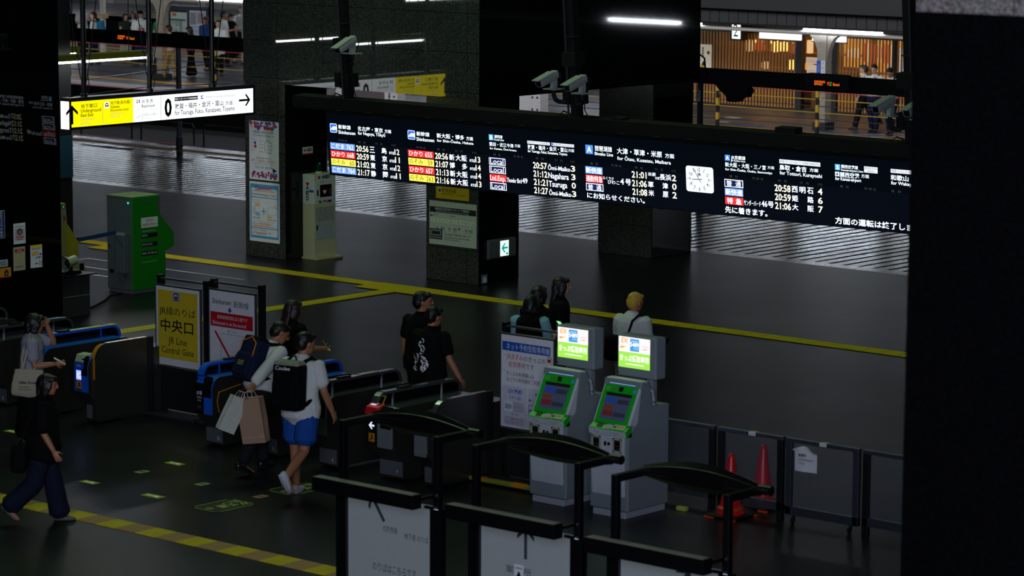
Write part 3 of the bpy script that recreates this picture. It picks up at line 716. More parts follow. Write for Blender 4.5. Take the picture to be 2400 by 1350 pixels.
t.text('頭上の電光表示で乗車位置をご確認ください', .33, .165, .03, INK, .58, 1); t.text('Please check the overhead electronic display', .33, .12, .025, INK, .55, 1); t.text('for your boarding position.', .33, .085, .025, INK, .33, 1)
t.build('lettering', r)
# lit exit arrow on the black side of the pillar
GRA = glow('exit_arrow_white', (0.85, 1.0, 0.97), 1.0, sample=True); GRG = mat('exit_arrow_green', '#10a878', 0.5, emit=(0.0, .42, .28), es=.9, sample=False)
r = thing('exit_arrow_light', 'small grey wall light with a green left arrow on a white lit panel', 'sign', (XB, 35.91, .40))
b = MB(); b.prism([(0, 0), (.045, 0), (.06, .03), (.06, .28), (.045, .31), (0, .31)], 0, .65, mat('light_box_grey', '#6d7174', .4, metal=.3), 'y'); b.build('housing', r, bevel=.006)
b = MB(); b.frame((.0605, 0, 0), (0, 1, 0), (0, 0, 1)); b.rect(.26, .03, .47, .28, GRA, 1); b.build('lit_panel', r)
b = MB(); b.frame((.0605, 0, 0), (0, 1, 0), (0, 0, 1)); arrow(b, .365, .16, .15, .075, .03, GRG, 180, 3); b.rect(.40, .05, .45, .08, GRG, 3); b.build('arrow', r)
r = thing('floor_marker_plate', 'small white patched plate at the foot of the black pillar side', 'plate', (XB, 35.79, .02))
b = MB(); b.box(0, .012, 0, .13, 0, .14, GREY); b.frame((.0122, 0, 0), (0, 1, 0), (0, 0, 1)); b.poly([(.02, .02), (.1, .01), (.11, .07), (.07, .12), (.03, .1)], PAPER, 1); b.build('plate', r)
del r['category']; tag(r, 'small white patched plate at the foot of the black pillar side', 'plate')
# AED stand
AEDW = mat('aed_white', '#dfe3dd', 0.4); AEDC = mat('aed_cream', '#cfc9a4', 0.45)
r = thing('aed_stand', 'tall narrow white and cream defibrillator cabinet beside the stone pillar', 'defibrillator cabinet', (-36.195, 36.12, 0))
b = MB(); b.box(0, .27, 0, .52, .03, .93, AEDC); b.box(0, .27, 0, .52, .93, 1.44, AEDW); b.build('cabinet', r, bevel=.008)
b = MB(); b.box(-.01, .36, -.02, .60, 0, .03, mat('aed_base_plate', '#d9c79a', .5)); b.build('base_plate', r)
b = MB(); b.box(.2705, .276, .03, .49, 1.0, 1.33, AEDW); d = b.build('door', r, bevel=.003)
b = MB(); b.box(.2765, .279, .14, .42, 1.05, 1.26, mat('aed_window_dark_red', '#2a070a', .15)); b.build('window', d)
b = MB(); b.box(.276, .284, .07, .10, 1.08, 1.18, mat('aed_handle_red', '#4a1216', .4)); b.build('handle', d)
def heart(t, x, y, s, m, k=1):
    t.poly([(x, y-s), (x+s*.9, y), (x+s*.9, y+s*.45), (x+s*.5, y+s*.7), (x, y+s*.4), (x-s*.5, y+s*.7), (x-s*.9, y+s*.45), (x-s*.9, y)], m, k)
t = MB(); t.frame((.2765, 0, 0), (0, 1, 0), (0, 0, 1)); t.M = Matrix()
heart(t, .12, 1.39, .035, INKR); t.text('AED', .18, 1.37, .055, INK, .2, 1, .04); t.text('⚠ 注意', .13, 1.30, .022, INK, .1, 2); heart(t, .25, 1.14, .045, PAPER, 3); t.text('AED', .36, 1.09, .1, GREY, .04, 3)
for i in range(3): t.rect(.1+i*.12, .965, .17+i*.12, .99, [INKG, INKR, GREY][i], 0)
t.rect(.12, .955, .2, .975, INKG, 0); t.rect(.30, .95, .42, .985, GREY, 0)
t.build('lettering', r)
b = MB(); b.box(.2705, .276, .04, .48, .34, .62, mat('aed_door_grey', '#b4b8be', .4)); b.box(.2705, .275, .04, .48, .64, .88, mat('scuffed_sticker', '#a5a8a2', .6, var=.6, scale=22)); b.box(.276, .285, .055, .08, .5, .58, BLACK); b.build('lower_door', r)
b = MB(); b.cyl((.12, .27, 1.44), (.12, .27, 1.475), .06, AEDC); b.build('lamp_base', r)
gl = glow('aed_green_lamp', (0.0, .5, .25), .5)
b = MB(); b.cyl((.12, .27, 1.475), (.12, .27, 1.6), .045, mat('green_lamp_glass', '#0a3a22', .1)); b.ball((.12, .25, 1.58), .012, .012, .012, gl); b.ball((.14, .29, 1.52), .012, .012, .012, gl); b.ball((.11, .3, 1.6), .012, .012, .012, gl); b.build('beacon', r)
t = MB(); t.frame((0, 0, 0), (1, 0, 0), (0, 0, 1)); heart(t, .12, 1.28, .04, INKR)
for c, z in zip('AED', (1.18, 1.09, 1.0)): t.text(c, .085, z, .07, INK, .07, 1, .03)
t.rect(.16, 1.14, .265, 1.18, INKB, 1); t.build('side_lettering', r)
r, t = poster('wall_sticker', 'small white and red defibrillator sticker high on the black pillar side', 'sticker', (-36.2, 36.13, 1.76), (0, 1, 0), .24, .13, PAPER)
t.rect(0, 0, .24, .022, INKR); heart(t, .045, .075, .028, INKR); t.text('AED', .085, .055, .05, INK, .14, 1, .04); t.build('lettering', r)

# stickers and small posters on the black pillar by the gates
r, t = poster('wall_sticker', 'dark blue upright sticker with white characters on the black pillar', 'sticker', (-31.0, 25.30, 1.79), (0, 1, 0), .115, .37, mat('sticker_navy', '#14306e', .5))
t.outline([(.004, .004), (.111, .004), (.111, .366), (.004, .366)], .005, PAPER)
for i, c in enumerate('防犯カメラ作動中'): t.text(c, .035, .32-i*.044, .04, PAPER, .042, 1)
t.build('lettering', r)
PINKP = mat('poster_pinkish', '#c8aaa6', .6)
r, t = poster('small_poster', 'small white poster with a round grey emblem above the framed notice', 'poster', (-31.0, 25.56, 1.69), (0, 1, 0), .20, .275)
t.rect(.02, .05, .18, .20, PINKP); t.disc(.10, .16, .045, DGREY, 2, 16); t.disc(.10, .155, .03, GREY, 3); t.rect(.02, .225, .17, .232, INKR); t.rect(.05, .055, .15, .062, INKR, 3); t.rect(.04, .085, .16, .095, INKR, 3); t.build('lettering', r)
r, t = poster('small_poster', 'cream notice with a red heading in a clear plastic sleeve on the black pillar', 'poster', (-31.0, 25.55, 1.335), (0, 1, 0), .20, .315, mat('cream_paper', '#b8ae88', .6))
t.rect(.02, .25, .18, .285, INKR); t.text('構内図', .06, .258, .02, PAPER, .08, 2); t.rect(.03, .055, .17, .06, INK); t.rect(.03, .04, .15, .045, INK); t.rect(.03, .232, .11, .236, INK); t.build('lettering', r)
r, t = poster('small_poster', 'white leaflet with a yellow top and coloured drawings on the black pillar', 'poster', (-31.0, 25.84, 1.345), (0, 1, 0), .20, .305)
t.rect(0, .27, .20, .305, INKY); t.rect(.02, .255, .18, .26, INK); t.rect(.02, .243, .16, .247, INK); t.rect(.02, .16, .14, .22, mat('pale_orange', '#e8c878', .6)); t.line(.03, .17, .1, .21, .01, INKO, 2); t.rect(.15, .165, .185, .19, INKB)
for i, (x, m) in enumerate(((.1, INKC), (.14, INKR), (.17, INKC))): t.disc(x, .135, .014, m)
t.disc(.1, .055, .014, INKO); t.rect(.06, .05, .14, .058, INKO); t.rect(.15, .02, .158, .09, INK); t.rect(.18, .02, .188, .09, INK); t.build('lettering', r)
r, t = poster('wall_sticker', 'pale sticker with small writing above the orange sticker', 'sticker', (-31.0, 25.30, 1.41), (0, 1, 0), .155, .095, mat('pale_blue_paper', '#a8b2ba', .6))
t.rect(.03, .05, .05, .065, INK); t.rect(.055, .06, .12, .068, INK); t.rect(.03, .035, .14, .04, INK); t.rect(.03, .022, .12, .027, INK); t.build('lettering', r)
r, t = poster('wall_sticker', 'orange sticker with a black bag pictogram low on the black pillar', 'sticker', (-31.0, 25.29, 1.265), (0, 1, 0), .215, .13, mat('sticker_orange', '#d98a1e', .6))
t.rrect(.10, .02, .17, .085, .012, INK); t.rect(.12, .085, .15, .105, INK); t.disc(.135, .05, .018, GREY, 2); t.rect(0, 0, .215, .012, INKR); t.build('lettering', r)

# ------------------------------------------------------------------ ticket gates
GSTEEL = mat('gate_steel', '#55524e', 0.33, metal=0.75, scale=3, var=.15); GDARK = mat('gate_dark_panel', '#0d0d0f', 0.3); GBL = mat('gate_blue', '#1660d8', 0.35)
GSM = mat('gate_smoked_window', '#050507', 0.12); GPL = mat('gate_kick_plate', '#8a8f96', 0.35, metal=.6); LIME = mat('reader_ring_lime', '#b8b020', .5)
HOLO = mat('gate_rail_silver', '#a8acb4', 0.2, metal=.9)
ICW = glow('ic_screen', (0.28, 0.33, 1.0), 1.6, sample=True); ICT = glow('ic_letters', (.85, .88, 1.0), 1.0)
STO = mat('sticker_amber', '#d08818', .5); REDH = mat('gate_red_head', '#c81424', .4)
GPROF = [(.16, .02), (.16, .22), (.02, .36), (0, .42), (0, .70)] + arc(.13, .70, .13, 180, 90, 6) + arc(1.32, .70, .13, 90, 0, 6) + [(1.45, .42), (1.43, .36), (1.29, .22), (1.29, .02)]
def gate(x, label, blue=True, w=.28, arch=True, cover=False, face=None, num='E', strips=(), nosplate=True, y=23.65):
    g = thing('ticket_gate', label, 'ticket gate', (x, y, 0), group='ticket gates in a row')
    c = GBL if blue else HOLO
    h = w/2
    b = MB(); b.prism(GPROF, -h, h, GSTEEL, 'x'); b.build('body', g, bevel=.008)
    # coloured band over the rounded near end and along the top
    b = MB()
    out = [(-.004, .40), (-.004, .70)] + arc(.13, .70, .134, 180, 90, 6) + [(1.32, .834)]
    inn = [(p[0]+.03, p[1]-.0) if i < 2 else (p[0]*.97+.02, p[1]-.03) for i, p in enumerate(out)]
    n = len(out)
    v = [(sx, p[0], p[1]) for sx in (-h*.98, h*1.02) for p in out]
    b.add(v, [(i, i+1, n+i+1, n+i) for i in range(n-1)], c)
    b.build('end_band', g)
    if arch:
        ow = [(.03, .80), (.03, .84)] + arc(.17, .83, .14, 180, 90, 6) + arc(1.29, .83, .14, 90, 0, 6) + [(1.43, .80)]
        iw = [(.06, .80), (.06, .84)] + arc(.17, .83, .11, 180, 90, 6) + arc(1.29, .83, .11, 90, 0, 6) + [(1.40, .80)]
        b = MB(); x0, x1 = -h, -h+.085
        n = len(ow); v = [(xx, p[0], p[1]) for xx in (x0, x1) for p in ow+iw]
        f = []
        for i in range(n-1):
            f += [(i, i+1, n+i+1, n+i), (2*n+i, 3*n+i, 3*n+i+1, 2*n+i+1), (i, 2*n+i, 2*n+i+1, i+1), (n+i, n+i+1, 3*n+i+1, 3*n+i)]
        b.add(v, f, c); b.box(x0+.01, x1-.01, .30, .318, .82, .945, c); b.box(x0+.01, x1-.01, 1.1, 1.118, .82, .945, c)
        a = b.build('arch_frame', g)
        b = MB(); b.prism([(p[0], p[1]) for p in iw], x0+.02, x1-.02, GSM, 'x'); b.build('arch_window', a)
        for (s0, s1, m) in strips:
            b = MB(); b.box(x0+.004, x1-.004, s0, s1, .968, .975, m); b.build('top_strip', a)
        b = MB(); b.box(x0+.01, x1-.01, .42, .60, .968, .988, BLACK); b.build('sensor_cap', a, bevel=.004)
    if cover:
        b = MB(); pr = [(.08, .06), (.08, .80)] + arc(.26, .79, .18, 180, 90, 8) + [(.92, .97), (.92, .06)]
        b.prism(pr, h-.02, h+.03, GSTEEL, 'x'); b.build('side_cover', g, bevel=.004)
        b = MB(); q = [(.08, .55), (.08, .80)] + arc(.26, .79, .183, 180, 100, 8)
        v = [(xx, p[0]-.004, p[1]) for xx in (h-.03, h+.035) for p in q]; n = len(q)
        b.add(v, [(i, i+1, n+i+1, n+i) for i in range(n-1)], STO if blue else HOLO); b.build('edge_band', g)
        b = MB(); b.box(h-.02, h+.032, .28, .92, .97, .978, HOLO); b.build('top_rail', g)
        b = MB(); b.box(h-.03, h+.035, .92, 1.02, .05, .97, BLACKM); b.build('end_post', g)
    # reader, ticket slot, ring
    b = MB()
    for i in range(24):
        a0, a1 = 2*math.pi*i/24, 2*math.pi*(i+1)/24
        b.add([(h*.45+.07*math.cos(a)*rr_, .34+.11*math.sin(a)*rr_, .8315) for a, rr_ in ((a0, 1), (a1, 1), (a1, .86), (a0, .86))], [(0, 1, 2, 3)], LIME)
    b.build('reader_ring', g)
    b = MB(); b.prism([(-.02, .60), (.0, .60), (.03, .84), (-.005, .80)], h*.0, h*.9, GDARK, 'x'); b.build('ticket_slot', g)
    b = MB(); b.box(h-.002, h+.004, .62, .74, .62, .68, GDARK); b.box(h+.004, h+.008, .635, .725, .645, .655, STEEL); b.build('latch', g)
    b = MB(); b.box(h, h+.003, .30, .302, .10, .80, BLACKM); b.box(h, h+.003, .16, 1.29, .50, .504, BLACKM); b.build('panel_seam', g)
    b = MB(); b.box(-h*.92, h*.92, .152, .16, .05, .215, GPL); k = b.build('kick_plate', g)
    t = MB(); t.frame((0, .152, 0), (1, 0, 0), (0, 0, 1)); t.text(num, h*.55, .08, .04, PAPER, None, 1, 0, 'c'); t.build('lettering', k)
    return g
def face_display(g, x0, x1, mode):
    b = MB(); b.box(x0, x1, -.014, -.004, .40, .76, GBL if mode == 'ic' else GDARK); f = b.build('face_panel', g, bevel=.006)
    t = MB(); t.frame((0, -.0145, 0), (1, 0, 0), (0, 0, 1)); m = (x0+x1)/2
    if mode == 'ic':
        t.rect(m-.045, .545, m+.045, .66, ICW); t.text('IC', m, .57, .065, ICT, .065, 2, .03, 'c'); t.text('専用', m-.035, .70, .03, PAPER, .07, 1)
    if mode == 'arrow':
        t.rect(m-.055, .56, m+.055, .67, GDARK, 1); arrow(t, m, .615, .085, .04, .022, glow('gate_arrow_white', (.75, .8, 1), 1.0), 180, 2)
    if mode == 'jr':
        t.text('JR線', m-.045, .62, .05, PAPER, .09, 1, .01); t.text('中央口', m-.04, .575, .028, PAPER, .08, 1); t.text('JR Line', m-.03, .545, .018, PAPER, .06, 1); t.rect(m-.05, .44, m+.05, .52, INK); t.text('ＩＣ ▶', m-.025, .47, .016, INKO, .05, 2)
    if mode in ('ic', 'arrow'):
        t.rect(m-.045, .43, m+.045, .53, STO); t.disc(m, .505, .012, INK, 2, 8); t.line(m-.02, .45, m+.012, .495, .014, INK, 2); t.line(m, .48, m+.03, .47, .01, INK, 2); t.rect(m-.045, .415, m+.045, .435, INK, 2)
    t.build('lettering', f)
WS = mat('strip_white', '#e0e2e6', .5); YS = mat('strip_yellow', '#e8e020', .5); BS = mat('strip_pale_blue', '#8fb4d8', .4)
gate(-30.5, 'steel ticket gate at the foot of the black pillar, farthest from the ticket machines', blue=False, num='A')
gate(-29.2, 'steel ticket gate just behind the person with the tote bag', blue=False, num='B', strips=((1.0, 1.25, BS),))
gate(-28.3, 'blue topped ticket gate with yellow and white strips on its rail', num='C', strips=((.30, .40, WS), (.62, .92, WS), (.93, 1.15, YS), (1.24, 1.36, YS)))
g = gate(-27.45, 'ticket gate with lit blue reader head and tall plain side beside the yellow board', arch=False, cover=True, w=.22, num='E')
face_display(g, -.13, .04, 'ic')
b = MB(); b.prism([(-.02, .76), (.04, .76), (.14, .86), (.02, .85)], -.12, .04, mat('reader_cap_pale', '#b9c8a0', .4), 'x'); b.build('reader_cap', g, bevel=.01)
g = gate(-25.32, 'bright blue ticket gate in front of the white board with the red cross', num='D')
face_display(g, -.13, .0, 'jr')
b = MB(); b.tube([(.145, .10, .42), (.145, .07, .55), (.145, .10, .66), (.145, .45, .71)], .006, STO, 6); b.build('door_trim', g)
gate(-24.42, 'blue topped ticket gate behind the walkers with backpacks', num='5')
gate(-23.47, 'steel ticket gate with a yellow trim line, before the red headed gate', blue=False, num='6', strips=((.75, 1.05, HOLO),))
g = gate(-22.5, 'double ticket gate with a red reader head and a no entry sign', blue=False, w=.36, num='7')
face_display(g, -.20, -.06, 'arrow')
b = MB(); b.box(-.05, .17, -.012, -.002, .38, .78, mat('gate_face_silver', '#9aa0a8', .3, metal=.5)); f = b.build('face_panel', g, bevel=.004)
t = MB(); t.frame((0, -.0125, 0), (1, 0, 0), (0, 0, 1)); t.rect(.03, .60, .145, .76, PAPER); t.disc(.088, .685, .045, INKR, 2); t.rect(.057, .677, .119, .693, PAPER, 3); t.build('lettering', f)
b = MB(); b.prism([(-.04, .74), (.0, .72), (.10, .74), (.09, .86), (-.02, .82)], -.22, -.02, REDH, 'x'); r2 = b.build('red_reader_head', g, bevel=.012)
b = MB(); b.add([(-.17, .0, .842), (-.09, .0, .842), (-.09, .06, .858), (-.17, .06, .858)], [(0, 1, 2, 3)], glow('reader_screen_pink', (1, .75, .85), .8)); b.build('reader_screen', r2)
b = MB(); b.tube([(-.13, .06, .84), (-.13, .12, .92), (-.06, .14, .93), (-.05, .08, .85)], .007, LIME, 6); b.build('card_guide', g)
g = gate(-21.9, 'ticket gate with a tall plain side and rainbow rail beside the blue headed notice board', blue=False, arch=False, cover=True, w=.2, num='T')
b = MB(); b.box(-.10, .08, -.012, -.002, .36, .78, mat('gate_face_silver', '#9aa0a8', .3, metal=.5)); f = b.build('face_panel', g, bevel=.004)
t = MB(); t.frame((0, -.0125, 0), (1, 0, 0), (0, 0, 1)); t.rect(-.05, .60, .065, .76, PAPER); t.disc(.008, .685, .045, INKR, 2); t.rect(-.023, .677, .039, .693, PAPER, 3); t.build('lettering', f)

# ------------------------------------------------------------------ poster stands
def poster_stand(label, x0, x1, y, top, pt, pb, base=True, railz=None):
    s = thing('poster_stand', label, 'sign board', (x0, y, 0), group=None)
    w = x1-x0
    for x in (0, w):
        b = MB(); b.box(x-.03, x+.03, .02, .10, .04, top, BLACK); b.build('post', s, bevel=.004)
    b = MB(); b.box(0, w, .03, .07, .06, pb-.02, BLACKM); b.build('lower_panel', s)
    b = MB(); b.box(-.02, w+.03, -.22, .16, .0, .045, DGREY); b.build('base_plate', s, bevel=.01)
    b = MB(); b.box(0, w, .04, .07, railz or top-.05, (railz or top-.05)+.022, STEEL); b.build('top_rail', s)
    b = MB(); f = .016
    b.box(-.03, w-.04, -.012, .02, pt-f, pt+.006, STEEL); b.box(-.03, w-.04, -.012, .02, pb-.006, pb+f, STEEL); b.box(-.03, -.03+f, -.012, .02, pb, pt, STEEL); b.box(w-.04-f, w-.04, -.012, .02, pb, pt, STEEL)
    b.build('frame', s, bevel=.003)
    b = MB(); b.box(-.02, w-.05, -.004, .018, pb, pt, PAPER); p = b.build('poster_sheet', s)
    t = MB(); t.frame((-.02, -.004, pb), (1, 0, 0), (0, 0, 1))
    return s, p, t, w-.03, pt-pb
YPOST = mat('poster_yellow', '#dcc224', .6); NAVY = mat('ink_navy', '#101c38', .6)
s, p, t, w, h = poster_stand('free standing yellow and white board for the central gate beside the blue gates', -27.37, -26.55, 24.8, 1.71, 1.60, .60)
t.rect(.035, .10, w-.05, h-.06, YPOST)
t.rrect(.30, h-.185, .43, h-.075, .008, mat('pictogram_lilac', '#8f98b8', .6), 2); t.rrect(.335, h-.165, .395, h-.085, .012, INK, 3); t.rect(.345, h-.125, .385, h-.10, PAPER, 4); t.disc(.35, h-.15, .006, PAPER, 4, 8); t.disc(.38, h-.15, .006, PAPER, 4, 8); t.line(.34, h-.182, .35, h-.165, .006, INK, 3); t.line(.39, h-.182, .38, h-.165, .006, INK, 3)
t.text('JR線のりば', .06, .635, .105, INK, .65, 3); t.text('中央口', .085, .43, .16, INK, .58, 3, .012); t.text('JR Line', .22, .285, .085, INK, .33, 3); t.text('Central Gate', .10, .165, .08, INK, .57, 3)
t.build('lettering', p)
s, p, t, w, h = poster_stand('free standing white board with a red bar and a red cross over a faded square', -26.42, -25.6, 24.8, 1.75, 1.64, .62)
t.text('Shinkansen', .05, .845, .062, NAVY, .33, 1, .006); t.text('新幹線', .42, .82, .085, NAVY, .26, 1); t.poly([(.335, .81), (.375, .81), (.375, .785), (.395, .785), (.355, .75), (.315, .785), (.335, .785)], INKB)
t.rect(.02, .57, .75, .745, INKR); t.text('新幹線専用改札は２階です', .14, .665, .048, PAPER, .52, 2); t.text('Shinkansen is on the second', .055, .595, .045, PAPER, .58, 2)
t.text('QR Ticket', .31, .515, .032, GREY, .16, 1)
LIL = mat('pale_lilac_line', '#9a96b4', .6)
t.outline([(.20, .06), (.58, .06), (.58, .49), (.20, .49)], .006, LIL)
t.line(.11, .50, .52, .0, .03, INKR, 3); t.line(.68, .46, .20, -.02, .03, INKR, 3)
t.build('lettering', p)
s, p, t, w, h = poster_stand('free standing white board with a blue heading beside the green ticket machines', -21.57, -20.78, 24.6, 1.76, 1.65, .60)
t.rect(.02, .86, w-.05, .96, INKB); t.text('ネット予約受取専用機', .08, .872, .075, PAPER, .62, 2)
t.text('決済ずみ', .08, .765, .065, INKR, .24, 1); t.text('のきっぷの', .33, .765, .06, INK, .31, 1); t.text('受取専用', .11, .68, .065, INKR, .24, 1); t.text('です', .36, .68, .06, INK, .12, 1); t.text('*', .05, .79, .03, INK); t.text('*', .05, .62, .03, INK)
t.text('きっぷの新規購入は', .08, .585, .05, INK, .40, 1); t.text('みどりの券売機をご利用ください', .08, .52, .05, INK, .66, 1)
PLIL = mat('panel_lilac', '#b9b6cc', .6)
t.rect(.02, .03, .38, .47, mat('panel_pale', '#cfcfdc', .6)); t.rect(.395, .03, w-.04, .47, mat('panel_pale', '#cfcfdc', .6))
t.text('EX予約', .11, .39, .055, INKB, .19, 2, .02, 'l', .2); t.text('スマートEX', .12, .325, .04, INKB, .17, 2, .01, 'l', .2)
t.rrect(.05, .19, .34, .30, .03, PLIL, 2); t.rrect(.05, .19, .18, .30, .015, PAPER, 3)
for i in range(4): t.outline([(.07+i*.024, .27), (.085+i*.024, .245), (.07+i*.024, .22)], .01, INKB, 4, False)
t.text('EX-ICカード', .19, .235, .025, GREY, .14, 3); t.text('または', .16, .15, .024, INK, .09, 2); t.rrect(.05, .04, .34, .135, .03, PLIL, 2); t.text('受取りコード', .15, .095, .026, INKR, .17, 3); t.text('ログイン用のパスワード', .08, .06, .02, INK, .24, 3)
t.text('e5489', .50, .40, .05, INKB, .2, 2, .01); t.disc(.42, .345, .012, INK, 2); t.text('クレジットカード', .445, .33, .03, INK, .2, 2); t.outline([(.41, .20), (.53, .20), (.53, .29), (.41, .29)], .006, INKB, 3); t.rect(.41, .225, .53, .24, INKB, 3); t.disc(.42, .13, .012, INK, 2); t.text('コンビニ', .445, .115, .03, INK, .12, 2)
t.rrect(.66, .56, .735, .85, .02, INKG, 2); t.rrect(.667, .567, .728, .843, .015, PAPER, 3); t.rect(.675, .79, .72, .83, INKR, 4); t.rect(.672, .70, .724, .745, DGREY, 4)
t.build('lettering', p)
r = thing('floor_bar', 'lime yellow bar on the floor at the foot of the blue headed board', 'floor bar', (-21.78, 24.28, 0))
b = MB(); b.box(0, .95, 0, .07, .03, .075, mat('bar_lime', '#93912c', .5)); b.build('bar', r, bevel=.008)
b = MB(); b.box(.15, .22, -.002, .072, .045, .078, INKO); b.box(.62, .8, -.002, .072, .045, .078, INKO); b.build('stripe_lettering', r)
for x in (.12, .83):
    b = MB(); b.box(x-.04, x+.04, .0, .07, 0, .03, BLACK); b.build('foot', r)

# ------------------------------------------------------------------ green ticket machines
MW = mat('machine_white', '#c6ccd4', 0.42); MS = mat('machine_side_grey', '#848e94', 0.45); MG = mat('machine_green', '#0fb81e', 0.38); MP = mat('machine_plinth', '#a9adb8', .5)
LBW = glow('lightbox_white', (1.0, 0.97, 0.98), 1.0, sample=True); LBG = glow('lightbox_green', (0.42, 0.95, 0.10), 0.95, sample=True)
LO = mat('lightbox_orange', '#f0a010', .5, emit=(.9, .42, .01), es=.9, sample=False); LB_ = mat('lightbox_blue', '#3b8fd0', .5, emit=(.07, .36, .75), es=.9, sample=False); LT = glow('lightbox_letters_white', (1, 1, .95), 1.15); LR = mat('lightbox_red', '#d03040', .5, emit=(.8, .08, .10), es=.9, sample=False)
SCR = glow('touch_screen', (.018, .024, .055), 1.0); SB1 = glow('screen_button_blue', (.005, .022, .12), 1.0); SB2 = glow('screen_button_orange', (.055, .012, .004), 1.0); SB3 = glow('screen_button_red', (.05, .004, .008), 1.0); SB4 = glow('screen_button_dark', (.006, .012, .018), 1.0)
BAR = glow('status_bar_blue', (.25, .50, 1.0), 1.2, sample=True)
def ticket_machine(x, y, label):
    """front at y, x the lower front corner away from the glass fence; 0.5 m wide, 0.72 m deep"""
    m = thing('ticket_machine', label, 'ticket machine', (x, y, 0), group=None)
    b = MB(); b.box(.03, .47, .04, .70, 0, .07, MP); b.build('plinth', m, bevel=.006)
    # front skin, bowed outwards towards the top
    b = MB(); b.prism([(.09, .09), (.05, .09), (.015, .30), (0, .55), (0, .84), (.03, .90), (.09, .90)], 0.03, .47, MW, 'x'); b.build('front_panel', m, bevel=.005)
    b = MB(); b.prism([(.03, .08), (.71, .08), (.71, 1.14), (.50, 1.14), (.42, 1.16), (.40, 1.34), (.36, 1.40), (.25, 1.42), (.18, 1.0), (.02, .88), (.02, .5)], 0.0, .5, MS, 'x'); b.build('body', m, bevel=.01)
    b = MB(); b.box(-.002, .502, .04, .044, .09, .86, MW); b.build('side_trim', m)
    # sloped console: local frame on the slope from (y .06, z .99) to (y .30, z 1.43)
    b = MB(); a0 = Vector((0, .055, .985)); a1 = Vector((0, .275, 1.425)); d = (a1-a0); L = d.length; d.normalize()
    b.prism([(.055, .985), (.275, 1.425), (.36, 1.425), (.20, .95)], .005, .495, MW, 'x'); b.build('console_housing', m, bevel=.012)
    b = MB(); b.frame((0, a0.y-.004, a0.z), (1, 0, 0), tuple(d)); b.rrect(.03, .0, .47, L-.075, .012, MG, 1); k = b.build('console_green', m)
    b = MB(); b.frame((0, a0.y-.004, a0.z), (1, 0, 0), tuple(d)); b.rect(.08, .035, .42, .33, SCR, 3)
    b.rect(.08, .295, .42, .33, INK, 4); b.rect(.10, .215, .245, .28, SB1, 4); b.rect(.255, .215, .40, .265, SB4, 4); b.rect(.10, .145, .22, .195, SB2, 4); b.rect(.10, .075, .235, .135, SB3, 4); b.rect(.245, .075, .40, .12, SB4, 4)
    b.build('screen', k)
    b = MB(); b.frame((0, a0.y-.004, a0.z), (1, 0, 0), tuple(d)); b.rect(.08, L-.062, .42, L-.04, BAR, 2); b.build('status_light', m)
    b = MB(); b.frame((0, a0.y-.004, a0.z), (1, 0, 0), tuple(d)); b.rect(.05, .345, .12, .395, mat('console_pale_green', '#3ec04a', .5), 3); b.disc(.165, .375, .012, INKR, 3); b.rect(.225, .35, .28, .40, CHROME, 3); b.rect(.415, .345, .455, .39, INKC, 3); b.build('console_lettering', m)
    # shelf with ticket slots
    b = MB(); b.prism([(.0, .86), (-.01, .93), (.08, .985), (.10, .86)], .0, .5, MG, 'x'); b.build('shelf', m, bevel=.006)
    b = MB(); b.frame((0, -.0115, .932), (1, 0, 0), (0, .85, .52)); b.rect(.09, .02, .16, .075, INK, 2); b.rrect(.20, .0, .29, .085, .03, MP, 2); b.rect(.22, .01, .27, .03, STO, 3); b.rrect(.30, .015, .46, .095, .006, mat('instruction_card', '#cfd8a8', .6), 3); b.rect(.31, .03, .345, .06, INK, 4); b.rect(.36, .05, .44, .056, INK, 4); b.rect(.36, .035, .44, .042, STO, 4); b.line(.35, .045, .365, .04, .006, INK, 4); b.build('shelf_lettering', m)
    b = MB(); b.prism([(-.003, .865), (-.012, .925), (.0, .925), (.01, .865)], .005, .495, MW, 'x'); b.frame((0, -.004, .865), (1, 0, 0), (0, -.15, .99)); b.text('きっぷ', .08, .025, .022, INK, .06, 2); b.rect(.09, .015, .13, .018, INK, 2); b.text('クレジットカード', .29, .025, .02, INK, .13, 2); b.rect(.33, .015, .37, .018, INK, 2); b.build('label_lettering', m)
    YF = mat('slot_frame_yellow', '#b8a51c', .5)
    for sx in (.10, .38):
        b = MB(); b.frame((0, 0, 0), (1, 0, 0), (0, 0, 1)); b.outline(rr(sx-.055, .70, sx+.055, .845, .012), .012, YF, 2); s = b.build('slot_frame', m)
        b = MB(); b.box(sx-.04, sx+.04, -.004, .0, .715, .83, DGREY); b.box(sx-.03, sx+.03, -.006, -.004, .775, .81, BLACK); b.prism([(-.004, .72), (-.02, .73), (-.004, .76)], sx-.025, sx+.025, CHROME, 'x'); b.build('ticket_slot', s)
    b = MB(); b.box(.205, .235, -.004, 0, .755, .80, BLACK); b.cyl((.27, 0, .78), (.27, -.006, .78), .02, CHROME); b.build('card_slot', m)
    b = MB(); b.cyl((.425, .0, .60), (.425, -.006, .60), .009, CHROME); b.build('lock', m)
    # header light box on its neck
    b = MB(); b.box(.36, .44, .50, .58, 1.10, 1.50, MS); b.build('neck', m, bevel=.006)
    b = MB(); b.box(.02, .54, .43, .60, 1.42, 1.86, MS); hb = b.build('header_box', m, bevel=.018)
    b = MB(); b.frame((.02, .4305, 1.42), (1, 0, 0), (0, 0, 1)); b.rect(.02, .26, .44, .42, LBW, 1); b.rect(.02, .095, .44, .26, LBG, 1); b.build('light_panel', hb)
    t = MB(); t.frame((.02, .4305, 1.42), (1, 0, 0), (0, 0, 1))
    t.text('EX', .055, .355, .052, LO, .09, 3, .015, 'l', .15); t.poly([(.045, .32), (.10, .315), (.14, .33), (.09, .302), (.05, .302), (.085, .29), (.045, .295)], LO, 3)
